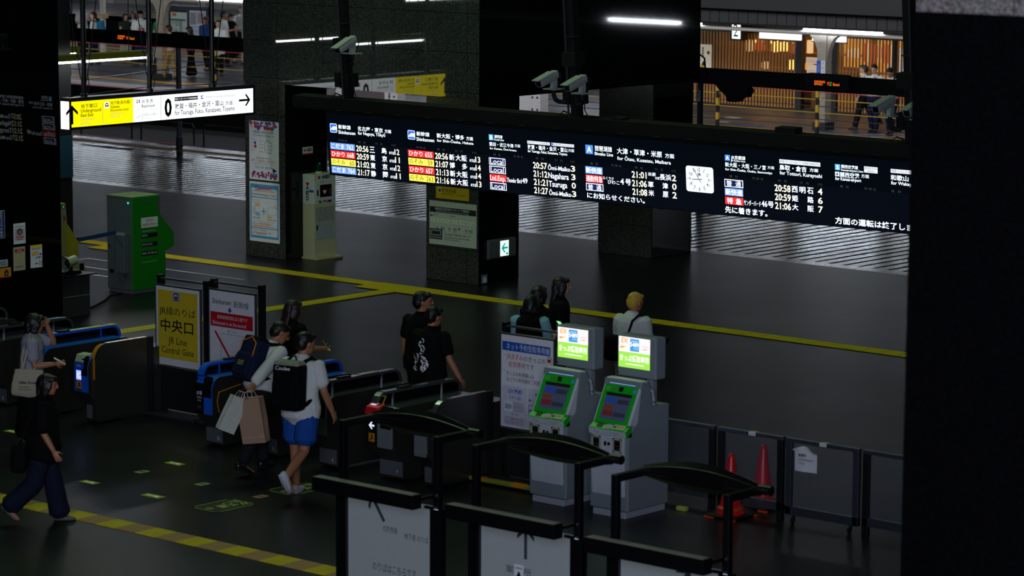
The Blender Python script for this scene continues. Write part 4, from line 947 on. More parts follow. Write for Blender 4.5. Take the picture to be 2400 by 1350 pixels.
    t.rrect(.175, .275, .295, .405, .006, LB_, 3); t.text('5489', .178, .325, .045, LT, .114, 4, .03); t.text('サービス', .225, .295, .018, LT, .06, 4, .01); t.rect(.19, .38, .28, .384, LT, 4)
    t.rect(.33, .335, .42, .34, mat('lightbox_faint_grey', '#ccbbbb', .5, emit=(.6, .5, .5), es=.9, sample=False), 3); t.text('e5489', .34, .30, .018, LR, .06, 3)
    t.text('きっぷ受取専用', .04, .165, .068, LT, .385, 3, .03); t.rect(.12, .13, .36, .14, LT, 3); t.build('lettering', hb)
    b = MB(); b.cyl((.04, .43, 1.455), (.04, .424, 1.455), .009, CHROME); b.cyl((.49, .43, 1.445), (.49, .424, 1.445), .009, CHROME); b.build('screw', hb)
    b = MB(); b.tube([(.46, .40, 1.34), (.49, .44, 1.30), (.48, .47, 1.2), (.46, .50, 1.15)], .018, MP, 8); b.build('cable_duct', m)
    b = MB(); b.box(.08, .15, .30, .36, .30, .42, MS); b.build('socket_cover', m)
    return m
ticket_machine(-20.66, 23.98, 'green and grey ticket machine beside the blue headed notice board')
ticket_machine(-19.79, 23.94, 'green and grey ticket machine next to the glass fence')
r = thing('door_stop_block', 'small pale yellow block on the floor behind the ticket machines', 'block', (-19.22, 24.70, 0))
b = MB(); b.box(0, .12, 0, .06, 0, .04, mat('block_pale_yellow', '#b9bd5c', .5)); b.build('block', r, bevel=.004)

# ------------------------------------------------------------------ glass fence and cones
GLASS = mat('fence_glass', '#5a6480', 0.03, spec=0.5, alpha=0.09); FR = mat('fence_steel', '#6f7886', 0.35, metal=.85); FRD = mat('fence_post_dark', '#15161a', 0.4)
def fence_panel(x0, x1, label, wheels=False, low=.10):
    f = thing('glass_fence_panel', label, 'fence', (x0, 25.05, 0), group=None)
    w = x1-x0; z0 = low
    b = MB(); b.box(.0, w, -.03, .03, .845, .885, FR); b.build('top_rail', f, bevel=.004)
    b = MB(); b.box(.0, w, -.025, .025, z0, z0+.09, FR); b.build('bottom_rail', f, bevel=.004)
    for x in (0, w-.07):
        b = MB(); b.box(x, x+.07, -.025, .025, z0 if wheels else 0.0, .845, FRD if not wheels else FR); b.build('post', f, bevel=.003)
    b = MB(); b.box(.07, w-.07, -.005, .005, z0+.09, .845, GLASS); b.build('glass_pane', f)
    if wheels:
        for x in (.10, w-.10):
            b = MB(); b.box(x-.012, x+.012, -.012, .012, .055, z0, CHROME); b.cyl((x-.012, -.02, .03), (x+.012, -.02, .03), .03, RUBBER); b.build('caster', f)
    return f
fence_panel(-19.9, -18.98, 'fixed glass fence panel behind the ticket machine')
fence_panel(-18.93, -18.09, 'glass fence panel behind the red cones', low=.10)
f = fence_panel(-18.05, -17.14, 'wheeled glass fence panel with a torn paper notice', wheels=True, low=.08)
fence_panel(-17.09, -15.5, 'glass fence panel running behind the big black pillar', low=.10)
def strip_label(x, label, sl):
    r = thing('rail_label', label, 'label', (x, 25.05, 0))
    b = MB(); b.box(0, .09, -.032, .032, .886, .889, mat('tape_pale_yellow', '#c9c98a', .6)); b.box(0, .085, -.036, -.032, .85, .888, PAPER); b.frame((0, -.0365, .85), (1, 0, 0), (0, 0, 1)); b.rect(.01, .015, .075, .019, INK); b.build('tape', r)
strip_label(-18.52, 'small taped label on the rail above the red cones', 0)
strip_label(-17.62, 'small taped label on the rail beside the torn notice', 0)
r = thing('paper_notice', 'curled white paper notice taped to the wheeled glass panel', 'notice', (-17.92, 25.015, .56))
b = MB(); n = 10
v = []; fcs = []
for j in range(n+1):
    for i in range(n+1):
        u, w_ = i/n, j/n
        c = max(0, (w_-.75)*4)*(abs(u-.45)*2)**1.5
        v.append((u*.27, -.004-.07*c-.01*math.sin(u*5), w_*.27-.05*c))
for j in range(n):
    for i in range(n): fcs.append((j*(n+1)+i, j*(n+1)+i+1, (j+1)*(n+1)+i+1, (j+1)*(n+1)+i))
b.add(v, fcs, PAPER); b.build('sheet', r, smooth=True)
t = MB(); t.frame((0, -.017, 0), (1, 0, 0), (0, 0, 1)); t.text('破損中', .05, .155, .035, INK, .10, 1, .02); t.text('もたれかからないで', .05, .115, .026, INK, .19, 1, .01); t.text('ください', .05, .075, .026, INK, .08, 1, .01); t.build('lettering', r)
CONE = mat('cone_red', '#d0141c', 0.35); CONEO = mat('cone_base_orange', '#d8401c', .4)
def cone(x, y, label, lab=False):
    c = thing('traffic_cone', label, 'traffic cone', (x, y, 0), group=None)
    b = MB(); b.tube([(0, 0, .03), (0, 0, .05), (0, 0, .10), (0, 0, .62), (0, 0, .66), (0, 0, .675)], [.15, .15, .112, .038, .03, .012], CONE, 24); b.build('cone_body', c, smooth=True)
    b = MB(); b.tube([(0, 0, .075), (0, 0, .095), (0, 0, .115)], [.135, .145, .125], CONEO, 24); b.build('collar', c, smooth=True)
    b = MB(); b.prism(rr(-.19, -.19, .19, .19, .05), .015, .035, BLACKM, 'z'); b.build('weight', c, bevel=.006)
    for sx, sy in ((-1, -1), (1, -1), (1, 1), (-1, 1)):
        b = MB(); b.box(sx*.14-.06, sx*.14+.06, sy*.19-.012, sy*.19+.012, 0, .018, CONEO); b.build('corner_foot', c)
    if lab:
        b = MB(); b.frame((0, -.066, .0), (1, 0, 0), (0, .11, 1)); b.rect(-.03, .505, .03, .53, PAPER, 2); b.rect(-.022, .514, .022, .52, INK, 3); b.build('label_lettering', c)
cone(-18.60, 24.83, 'red traffic cone standing in front of the glass panel')
cone(-18.62, 25.42, 'red traffic cone with a small label, standing behind the glass panel', True)

# ------------------------------------------------------------------ green vending machine seen from behind, and its neighbours
GM = mat('vending_green', '#0c7a14', 0.45); GT = mat('vending_top_green', '#6f9a4a', .45); GSD = mat('vending_side_grey', '#565d62', .45)
r = thing('reservation_machine', 'big green and grey machine seen from its side by the black pillar', 'ticket machine', (-35.72, 31.33, 0))
b = MB(); b.box(0, .57, 0, .60, .05, 1.5, GSD); b.build('cabinet', r, bevel=.006)
b = MB(); b.box(.02, .57, .02, .56, 0, .05, mat('vending_plinth', '#6e7276', .5)); b.build('plinth', r)
b = MB(); b.box(-.01, .58, -.01, .58, 1.5, 1.52, GT); b.build('top_cover', r, bevel=.004)
b = MB(); b.prism([(.0, .05), (.68, .05), (.68, .62), (.86, .68), (.86, .90), (.66, 1.10), (.53, 1.26), (.53, 1.5), (0, 1.5)], .57, .60, GM, 'x'); b.build('side_panel', r, bevel=.006)
t = MB(); t.frame((.6005, 0, 0), (0, 1, 0), (0, 0, 1))
t.rrect(.17, 1.02, .52, 1.18, .01, PAPER, 1); t.text('本日分の', .27, 1.11, .045, INKR, .16, 2); t.text('在来線特急券が買えます', .19, 1.045, .042, INKR, .31, 2)
for i, s in enumerate(('京都方面では', '敦賀・福井・金沢・富山 方面', '城崎温泉・鳥取・福知山 方面')):
    z = .86-i*.14; t.rect(.18, z, .51, z+.07, INK); t.text(s, .19, z+.02, .035, PAPER, .12+.09*i if i < 2 else .3, 2); t.rect(.2, z-.03, .3, z-.024, INKG, 1)
t.rect(.18, .48, .50, .484, PAPER); t.text('特急券・指定席券もご利用いただけます', .2, .955, .02, PAPER, .28, 1)
t.rect(.18, 1.43, .36, 1.46, GSD, 1)
t.build('side_lettering', r)
b = MB(); b.prism([(-.10, 0), (0, 0), (0, .62), (-.05, .64), (-.10, .60)], .30, .50, GSD, 'x'); b.M = Matrix.Translation((0, 0, .30)); o = b.build('rear_hatch', r, loc=(0, 0, .32), bevel=.01)
b = MB(); b.ball((.50, -.004, 1.42), .018, .012, .018, glow('status_lamp_green', (.0, 1, .25), 1.0)); b.build('status_lamp', r)
b = MB(); b.cyl((.06, 0, .72), (.06, -.012, .72), .02, CHROME); b.box(.06, .14, -.012, 0, .30, .35, BLACK); b.build('lock', r)
YM = mat('vending_yellow', '#a89424', .5); CRM = mat('vending_cream', '#8e8a5e', .5)
r = thing('fare_machine', 'yellow and cream ticket machine half hidden behind the black pillar', 'ticket machine', (-35.5, 29.78, 0))
b = MB(); b.prism([(.0, .0), (.45, .0), (.45, .34), (.45, .62), (.33, .64), (.33, .95), (.13, 1.22), (.10, 1.56), (0, 1.56)], 0, .5, CRM, 'x'); b.build('cabinet', r, bevel=.01)
b = MB(); b.prism([(.334, .72), (.334, .95), (.132, 1.225), (.10, 1.225), (.10, .72)], .03, .51, YM, 'x'); b.build('console', r)
b = MB(); b.M = Matrix(); b.prism([(.34, .96), (.142, 1.225), (.132, 1.225), (.33, .955)], .06, .44, BLACK, 'x'); sc = b.build('screen_bezel', r)
b = MB(); b.add([(.09, .335, .985), (.41, .335, .985), (.41, .165, 1.212), (.09, .165, 1.212)], [(0, 1, 2, 3)], glow('fare_screen', (.55, .68, .95), 1.0, sample=True)); b.build('screen', sc)
b = MB(); b.prism([(.345, .62), (.45, .62), (.50, .45), (.40, .36), (.33, .36)], .02, .5, CRM, 'x'); b.box(.12, .3, .44, .475, .5, .6, BLACK); b.build('coin_tray', r, bevel=.012)
t = MB(); t.frame((.5015, 0, 0), (0, 1, 0), (0, 0, 1)); t.rrect(.05, 1.40, .09, 1.45, .005, INKC); t.rect(.05, 1.30, .085, 1.36, INKR); t.rect(.02, 1.49, .07, 1.52, INK); t.disc(.05, 1.505, .01, glow('status_lamp_green', (.0, 1, .25), 1.0), 2); t.rect(.14, .88, .25, .92, INKR); t.rect(.12, .77, .2, .80, INK); t.build('side_lettering', r)
r = thing('belt_barrier', 'dark blue belt stretched between the yellow and the green machine', 'barrier', (-35.25, 30.28, .93))
b = MB(); b.prism([(0, -.03), (1.04, -.02), (1.04, .04), (0, .03)], -.004, .004, mat('belt_blue', '#1a3e7c', .6), 'x'); b.build('belt', r)
b = MB(); b.box(-.03, .03, -.02, .04, -.05, .05, BLACK); b.build('cassette', r, bevel=.006)
r.rotation_euler = (0, 0, math.radians(13))
r = thing('service_cabinet', 'low grey slatted cabinet at the back of the black pillar', 'cabinet', (-34.5, 28.95, 0))
CG = mat('cabinet_grey', '#34363a', .5); b = MB(); b.box(0, .5, 0, .52, 0, .62, CG); b.build('body', r, bevel=.006)
b = MB(); b.box(.502, .508, .02, .16, .33, .60, CG); b.box(.502, .508, .19, .33, .33, .60, CG); b.box(.502, .508, .35, .5, .33, .60, CG); b.box(.5, .505, .0, .52, .305, .318, GREY); b.build('panel_slats', r)
b = MB(); b.box(-.04, .62, -.04, .56, .62, .64, BLACK); b.build('top_tray', r)
r = thing('megaphone', 'white loud hailer lying on the low grey cabinet', 'loud hailer', (-34.2, 29.15, .64))
b = MB(); b.tube([(.05, .16, .19), (.09, .02, .17), (.11, -.10, .16), (.12, -.13, .155)], [.07, .075, .11, .125], mat('hailer_white', '#b4b8a8', .4), 20, caps=False); b.tube([(.05, .16, .19), (.045, .19, .19)], [.07, .05], mat('hailer_white', '#b4b8a8', .4), 20); b.build('horn', r, smooth=True)
b = MB(); b.ball((.10, -.02, .165), .045, .045, .045, BLACK); b.box(.0, .2, -.1, .16, 0, .05, BLACK); b.box(.05, .12, 0, .06, .05, .12, BLACK); b.build('handle', r)
r = thing('floor_cable', 'black cable lying on the floor by the green machine', 'cable', (-35.2, 30.6, 0))
b = MB(); b.tube([(.95, -1.1, .012), (.6, -.5, .012), (.3, -.05, .012), (.0, .3, .012), (-.1, .65, .012)], .014, RUBBER, 6); b.build('cable', r)

# ------------------------------------------------------------------ floor stickers
LIMEF = mat('floor_sticker_lime', '#aab840', .6)
def floor_sticker(x, y, w, d, label, arrow_=False, m=None, rz=0.0):
    r = thing('floor_sticker', label, 'floor sticker', (x, y, 0.001), rz)
    b = MB(); b.box(-w/2, w/2, -d/2, d/2, 0, .002, m or LIMEF); b.build('sticker', r)
    t = MB(); t.frame((0, 0, .002), (1, 0, 0), (0, 1, 0))
    if arrow_: t.poly([(-.02, -d*.3), (.02, -d*.3), (.02, 0), (.05, 0), (0, d*.35), (-.05, 0), (-.02, 0)], INKB)
    else: t.text('ICカード専用', -w*.3, -d*.2, d*.4, SG2, w*.6, 1)
    t.build('lettering', r)
floor_sticker(-27.71, 22.79, .24, .11, 'pale lime floor sticker beside the person in black')
floor_sticker(-24.90, 22.80, .24, .11, 'pale lime written floor sticker nearest the bright blue gate')
floor_sticker(-24.83, 22.24, .11, .15, 'lime floor sticker with a blue arrow between two written stickers', True)
floor_sticker(-24.83, 21.47, .24, .11, 'pale lime written floor sticker crossed by the blue gleam on the floor')
floor_sticker(-23.85, 22.24, .11, .15, 'lime floor sticker with a blue arrow nearer the framed floor sign', True)
floor_sticker(-23.79, 21.46, .28, .12, 'pale lime written floor sticker beside the framed floor sign')
floor_sticker(-22.92, 22.22, .11, .15, 'amber floor sticker with an arrow between the two framed floor signs', True, STO)
def qr_sign(x, y, label):
    r = thing('floor_sign', label, 'floor sign', (x, y, .001))
    b = MB(); b.prism(rr(-.205, -.29, .205, .29, .04), 0, .0015, mat('floor_sign_black', '#0c0f0c', .5), 'z'); b.build('sheet', r)
    t = MB(); t.frame((0, 0, .0015), (1, 0, 0), (0, 1, 0)); t.outline(rr(-.197, -.282, .197, .282, .04), .014, LIMEF, 1)
    t.text('QR', -.10, .04, .11, LIMEF, .21, 1, .01)
    for dx in (0, .05): t.outline([(-.05+dx*0-.06, .18+dx), (0, .235+dx), (.05+.06, .18+dx)], .025, LIMEF, 1, False)
    t.rect(-.05, -.09, .09, .01, STO, 1); t.rect(-.04, -.08, .08, .0, LIMEF, 2); t.rect(-.05, -.23, .03, -.16, LIMEF, 1); t.rect(-.03, -.21, .01, -.18, INKR, 2)
    t.build('lettering', r)
qr_sign(-22.87, 21.63, 'framed black floor sign with lime letters, whole and clear of the walkers')
qr_sign(-22.90, 22.76, 'framed black floor sign partly under the shoe of the man in blue shorts')

# ------------------------------------------------------------------ big direction stands near the camera
STB = mat('stand_black', '#07070a', 0.38); STW = mat('stand_glass_backlit', '#767c82', 0.5, spec=.3, emit=(.05, .056, .06), es=1.0, sample=False); HOODB = mat('stand_hood_black', '#09080a', .3)
INKF = mat('stand_print_grey', '#3a4048', .6)
def direction_stand(x, y, label, ang, extra):
    """x, y: corner of the front light bar; the glass board hangs behind it between two posts"""
    s = thing('direction_stand', label, 'direction sign', (x, y, 0), group=None)
    b = MB(); b.box(0, 1.27, 0, .115, 1.02, 1.15, STB); b.box(.02, 1.25, .01, .105, 1.15, 1.153, mat('bar_top_highlight', '#a09890', .35, metal=.3, var=.5, scale=4)); b.build('light_bar', s, bevel=.006)  # paler top strip paints the highlight along the bar
    for px in (.03, 1.22):
        b = MB(); b.box(px-.032, px+.032, .36, .42, 0.96, 1.63, STB); b.box(px-.065, px+.065, .35, .43, 0, .96, STB); b.box(px-.06, px+.06, .36, .42, .955, .962, CHROME)
        p = b.build('post', s, bevel=.004)
        b = MB(); b.box(px-.03, px+.03, .40, .84, 1.565, 1.63, STB); b.build('upper_arm', p, bevel=.006)
        b = MB(); b.box(max(px, .06)-.012, max(px, .06)+.012, .11, .37, 1.08, 1.105, CHROME); b.build('lower_arm', p)
    b = MB(); b.box(1.1, 1.22, .335, .36, .96, .985, CHROME); b.build('bracket', s)
    b = MB(); b.box(.09, 1.155, .385, .395, .15, .98, STW); g = b.build('glass_board', s)
    t = MB(); t.frame((.09, .384, .15), (1, 0, 0), (0, 0, 1))
    arrow(t, *extra['a'], .30, .10, .035, INKF, ang, 1)
    for e in extra.get('t', ()): t.text(*e[:4], INKF, e[4], 1)
    for (x0, y0) in extra.get('p', ()):
        t.rrect(x0, y0, x0+.11, y0+.17, .015, PAPER, 2); t.rrect(x0+.025, y0+.03, x0+.085, y0+.075, .012, INK, 3); t.prism if 0 else t.poly([(x0+.035, y0+.075), (x0+.045, y0+.105), (x0+.065, y0+.105), (x0+.075, y0+.075)], INK, 3)
        for k in range(4): t.rect(x0+.02+k*.02, y0+.13, x0+.03+k*.02, y0+.148, INK, 3)
    t.build('lettering', g)
    # leaf shaped hood carried by the two upper arms
    b = MB(); n = 14; sec = [(-.105, .0), (-.09, .05), (.0, .085), (.09, .05), (.105, .0), (.06, -.06), (0, -.07), (-.06, -.06)]
    v = []; f = []
    for i in range(n+1):
        u = i/n; s_ = .30+.70*math.sin(math.pi*(u*.94+.03))
        for (zz, yy) in sec: v.append((-.03+u*1.25, .84+yy*s_, 1.59+zz*s_*1.2+.02*math.sin(math.pi*u)))
    k = len(sec)
    for i in range(n):
        for j in range(k): f.append((i*k+j, i*k+(j+1) % k, (i+1)*k+(j+1) % k, (i+1)*k+j))
    f += [tuple(range(k)), tuple(range(n*k, n*k+k))[::-1]]
    b.add(v, f, HOODB); h = b.build('hood', s)
    b = MB()
    for side in (1, -1):
        pts = [(-.03+1.25*i/n, .79, 1.60+.03*math.sin(math.pi*i/n)+side*.055*(.30+.70*math.sin(math.pi*(i/n*.94+.03)))) for i in range(n+1)]
        b.tube(pts, .006, mat('hood_rib_brown', '#241e1c', .3), 5)
    b.build('hood_rib', h)
    b = MB(); b.cyl((1.20, .84, 1.60), (1.33, .84, 1.60), .042, STB); b.build('end_knob', h)
    return s
direction_stand(-19.36, 19.42, 'black direction stand with a slanting arrow, nearest the ticket gates', 125, {'a': (.38, .72), 't': [('切符売場', .45, .50, .06, .18), ('地下鉄 のりば', .72, .47, .06, .30), ('のりばはこちらです', .32, .12, .08, .55), ('Tickets', .42, .03, .04, .25)]})
direction_stand(-17.66, 19.37, 'black direction stand with an upright arrow and a taxi sign, middle of the row', 90, {'a': (.53, .68), 't': [('案内所', .30, .38, .07, .3), ('のりば', .72, .35, .06, .25)], 'p': [(.40, .30), (.95, .2)]})
direction_stand(-15.92, 19.20, 'black direction stand with an arrow up to one side, before the red cones', 52, {'a': (.66, .66), 't': [('出口', .25, .5, .07, .2)]})

# ------------------------------------------------------------------ platforms beyond the passage
POLEG = mat('pole_blue_grey', '#4b5060', 0.4)
def grey_pole(x, y, label, h=2.45, sign=None):
    r = thing('duct_pole', label, 'pole', (x, y, 0))
    b = MB(); b.cyl((0, 0, 0), (0, 0, h), .062, POLEG, 18); b.build('shaft', r, smooth=False)
    b = MB(); b.cyl((0, 0, 0), (0, 0, .3), .075, DGREY, 18); b.cyl((0, 0, .3), (0, 0, .32), .08, GREY, 18); b.build('base_sleeve', r)
    if sign:
        b = MB(); b.box(-.05, .05, -.07, -.064, 2.0, 2.22, PAPER); s = b.build('number_plate', r)
        t = MB(); t.frame((0, -.071, 0), (1, 0, 0), (0, 0, 1)); t.text('横', -.035, 2.14, .06, INK, .07, 1); t.text('町', -.035, 2.06, .06, INK, .07, 1); t.build('lettering', s)
    return r
grey_pole(-51.55, 47.45, 'round blue grey pole under the dark duct, in front of the waiting crowd')
grey_pole(-36.45, 47.45, 'round blue grey pole beside the stone block, with a white number plate', sign=True)
r = thing('overhead_duct', 'long dark horizontal duct running above the near platform edge', 'duct', (-80, 47.45, 2.36))
b = MB(); b.box(0, 60, -.10, .10, 0, .30, BLACKM); b.build('duct', r)
b = MB(); b.box(38, 38.8, -.11, .11, -.12, .0, BLACKM); b.build('bracket', r)
b = MB(); b.prism([(44.0, 0), (44.72, 0), (44.78, -.10), (44.7, -.22), (44.57, -.22), (44.5, -.32), (44.3, -.32), (44.25, -.2), (44.1, -.1)], -.12, .12, BLACKM, 'y'); b.build('bracket', r)
b = MB(); b.box(28.27, 28.72, -.05, .05, .30, .36, BLACKM); b.build('bracket', r)
b = MB(); b.tube([(43.55, -.11, 1.3), (43.57, -.14, .95), (43.55, -.14, .62), (43.74, -.13, .5), (43.78, -.13, .15), (43.7, -.13, .0)], .018, RUBBER, 8); b.build('cable', r)
ORG = glow('dot_matrix_orange', (1.0, .16, .01), 1.1); GRN = glow('dot_matrix_green', (.1, .9, .05), .7); REDM = glow('dot_matrix_red', (1, .05, .02), 1.0)
LEDH = mat('train_sign_grey', '#2b2d33', .4); DIM = mat('train_sign_dim_print', '#4a4c52', .6)
def train_sign(x, label, l1, l2, n, n2):
    r = thing('train_sign', label, 'train sign', (x, 47.32, 2.40))
    b = MB(); b.prism([(0, .02), (.02, .0), (.93, 0), (.99, .04), (.99, .28), (.93, .31), (.02, .31), (-.02, .29)], -.16, .0, LEDH, 'y'); b.build('housing', r, bevel=.006)
    b = MB(); b.frame((0, -.161, 0), (1, 0, 0), (0, 0, 1)); b.rect(.13, .04, .80, .20, BLACK, 1); s = b.build('matrix', r)
    t = MB(); t.frame((0, -.161, 0), (1, 0, 0), (0, 0, 1)); t.text(l1, .22, .14, .045, ORG, .25, 3, .02); t.text(l2, .22, .095, .04, ORG, .19, 3, .02)
    t.text(n, .51, .10, .075, REDM, .06, 3, .01); t.text('号', .575, .135, .035, GRN, .05, 3); t.rect(.575, .10, .61, .12, GRN, 3); t.text(n2, .645, .10, .06, ORG, .15, 3, .01)
    t.text('先発', .14, .145, .035, DIM, .06, 3); t.text('次発', .14, .06, .035, DIM, .06, 3); t.text('DEPARTURES  発車案内', .15, .24, .03, DIM, .4, 1); t.build('lettering', s)
train_sign(-53.52, 'grey train sign with orange letters above the crowd by the white lamp', 'THUNDERBIRD', 'Fukui', '49', '1Reserved')
train_sign(-33.72, 'grey train sign with orange letters in front of the slatted shop', 'RAKURAKU', 'BIWAKO', '49', '1Reserved')

# fence with a rail at the far side of the passage (over the tracks)
r = thing('track_railing', 'dark metal railing along the track behind the guide sign', 'railing', (-57, 49.2, -1.1))
RL = mat('railing_metal', '#3a3d42', .4, metal=.6)
b = MB()
for i in range(5):
    x = i*2.2; b.tube([(x, 0, 0), (x, 0, 1.42), (x+.06, 0, 1.5), (x+1.8, 0, 1.5), (x+1.86, 0, 1.42), (x+1.86, 0, 0)], .022, RL, 8)
b.build('hoop_frame', r)
b = MB(); b.cyl((0, 0, .9), (11, 0, .9), .012, RL); b.build('wire_rail', r)

# rope barrier along the island platform
RPR = mat('rope_red', '#b03038', .6); RPY = mat('rope_yellow', '#c09a20', .6); RPD = mat('rope_dark', '#3a2426', .7)
r = thing('rope_barrier', 'red and yellow ropes stretched between striped posts along the island platform', 'rope barrier', (-80, 60.6, 0))
for z, m in ((1.08, RPR), (.90, RPY), (.74, RPD), (.58, RPY), (.42, RPD), (.26, RPD)):
    b = MB(); b.cyl((0, 0, z), (47, 0, z), .011, m, 6); b.build('rope', r)
for x in (9.3, 15.7, 34.0, 37.05, 44):
    b = MB()
    for k in range(6): b.box(x-.035, x+.035, -.035, .035, .18*k+.05, .18*(k+1)+.05, RPY if k % 2 else BLACKM)
    b.build('striped_post', r)
HOUS = mat('gate_housing_white', '#c8c4c6', .4); TAUPE = mat('gate_housing_taupe', '#5c5354', .4)
r = thing('rope_gate_housing', 'taupe and white rope gate housing seen under the granite block', 'gate housing', (-58.7, 60.3, 0))
b = MB(); b.box(0, 1.5, 0, .45, 0, .40, TAUPE); b.box(-.6, .25, .2, .9, 0, .62, HOUS); b.build('housing', r, bevel=.01)
b = MB(); b.box(1.5, 1.98, -.03, .3, 0, .33, HOUS); b.cyl((1.68, -.03, .2), (1.68, -.04, .2), .03, BLACK); b.cyl((1.86, -.03, .2), (1.86, -.04, .2), .03, BLACK); b.box(1.66, 1.70, -.035, .3, 0, .33, DGREY); b.build('end_post', r)
r = thing('rope_gate_housing', 'white rope gate housing post beside the black stone wall opening', 'gate housing', (-52.4, 60.3, 0))
b = MB(); b.box(0, .45, 0, .4, 0, .62, HOUS); b.build('housing', r, bevel=.01)
b = MB(); b.box(.45, .82, -.03, .3, 0, .56, HOUS); b.cyl((.55, -.03, .15), (.55, -.04, .15), .03, BLACK); b.cyl((.72, -.03, .15), (.72, -.04, .15), .03, BLACK); b.cyl((.55, -.03, .47), (.55, -.04, .47), .03, BLACK); b.cyl((.72, -.03, .47), (.72, -.04, .47), .03, BLACK); b.build('end_post', r)

# canopy of the island platform
CANU = mat('canopy_underside', '#b8bac0', .6); CANF = mat('canopy_corrugated', '#262526', .6, var=.25, scale=3); CANW = mat('canopy_beam_pale', '#cfc9c0', .5)
b = MB(); b.box(-110, -5, 61.7, 70.8, 3.05, 3.12, CANU); struct('roof_canopy_island', b)
b = MB()
for i in range(350): b.box(-110+i*.3, -110+i*.3+.28, 61.55, 61.6, 2.60, 2.96, CANF)
b.box(-110, -5, 61.6, 61.7, 2.58, 3.12, CANF); b.box(-110, -5, 61.2, 61.7, 2.97, 3.5, mat('canopy_fascia_dark', '#161516', .6)); struct('roof_canopy_edge', b)
b = MB(); b.cyl((-110, 62.0, 2.42), (-5, 62.0, 2.42), .05, CANW); b.box(-110, -5, 61.92, 62.1, 2.53, 2.60, CANW); struct('trim_canopy_pipe', b)
def canopy_lamp(x, label, vis=True, y=62.0, z=2.50, L=2.42):
    l = thing('platform_lamp', label, 'lamp', (x, y, z), group='strip lamps under the island platform roof')
    b = MB(); b.box(0, L, -.05, .05, .02, .10, WHITE); b.build('housing', l)
    b = MB(); b.cyl((.03, -.02, .0), (L-.03, -.02, .0), .02, glow('platform_tube', (.80, .89, 1.0), 85.0, sample=True), 8); b.build('tube', l)
canopy_lamp(-44.42, 'lit strip lamp under the roof edge in front of the slatted shop')
for x in (-50, -55.5, -61, -66.5, -72, -77.5, -83):
    canopy_lamp(x, 'lit strip lamp under the island platform roof above the crowd')
for x in (-46, -52, -58, -64, -70, -76, -82, -88):
    canopy_lamp(x, 'lit strip lamp under the back of the island platform roof', y=68.5, z=2.8)
canopy_lamp(-39.5, 'lit strip lamp at the end of the roof behind the big black pillar')
canopy_lamp(-33.8, 'lit strip lamp under the roof edge hidden by the big black pillar')
canopy_lamp(-15.4, 'lit strip lamp seen only as a gleam in the black polished stone')

# riveted columns with curved heads
RIV = mat('column_cream', '#9c9488', .5, var=.2, scale=8)
def column(x, y, label, sign):
    c = thing('platform_column', label, 'column', (x, y, 0))
    b = MB(); b.box(-.135, .135, -.135, .135, 0, 2.0, RIV); b.build('shaft', c, bevel=.012)
    b = MB()
    for sx in (-1, 1):
        pr = [(sx*.13, 1.62), (sx*.13, 2.45), (sx*.55, 2.45), (sx*.55, 2.38)] + [(sx*(.13+.36*(1-math.cos(math.radians(a)))), 1.62+.74*math.sin(math.radians(a))) for a in range(80, 0, -16)]
        b.prism(pr[::sx], -.08, .08, RIV, 'y')
    b.box(-.13, .13, -.12, .12, 2.0, 2.45, RIV); b.build('bracket_head', c)
    b = MB(); b.box(-.20, .20, -.20, .20, 0, .18, DGREY); b.build('plinth', c, bevel=.01)
    b = MB()
    for k in range(7):
        for sx in (-1, 1):
            b.ball((sx*.09, -.137, .35+k*.22), .016, .012, .016, DGREY, 6, 4); b.ball((.137, sx*.09, .35+k*.22), .012, .016, .016, DGREY, 6, 4)
    b.build('rivet', c)
    if sign:
        b = MB(); b.box(-.13, .0, -.15, -.137, 1.22, 1.72, INKB); s = b.build('station_plate', c)
        b = MB(); b.box(.0, .12, -.15, -.137, 1.22, 1.72, PAPER); s2 = b.build('station_plate', c)
        t = MB(); t.frame((0, -.151, 0), (1, 0, 0), (0, 0, 1))
        for i, ch in enumerate('きょうと'): t.text(ch, .025, 1.62-i*.10, .07, INK, .07, 1)
        t.build('lettering', s2)
        t = MB(); t.frame((0, -.151, 0), (0, 0, 1), (-1, 0, 0)); t.text('Kyoto  きょうと', 1.27, .04, .05, PAPER, .36, 1); t.build('lettering', s)
    return c
column(-44.0, 62.35, 'cream riveted column with a blue and white station plate in front of the shop', True)
column(-68.0, 61.95, 'cream riveted column with a curved head beside the man in khaki trousers', False)
r = thing('white_pipe', 'tall pale pipe behind the waiting man with the blue backpack', 'pipe', (-76.0, 66.6, 0))
b = MB(); b.cyl((0, 0, 0), (0, 0, 3.05), .10, CANW, 16); b.build('pipe', r)
b = MB(); b.box(-.13, .13, -.13, .13, 1.35, 1.5, mat('pipe_bracket_cream', '#c0a878', .5)); b.build('clamp', r)
r = thing('white_pipe', 'tall pale pipe behind the man in the dark blue shirt', 'pipe', (-70.7, 68.0, 0))
b = MB(); b.cyl((0, 0, 0), (0, 0, 3.05), .12, CANW, 16); b.build('pipe', r)
b = MB(); b.cyl((0, 0, 0), (0, 0, .1), .15, DGREY, 16); b.build('base_ring', r)
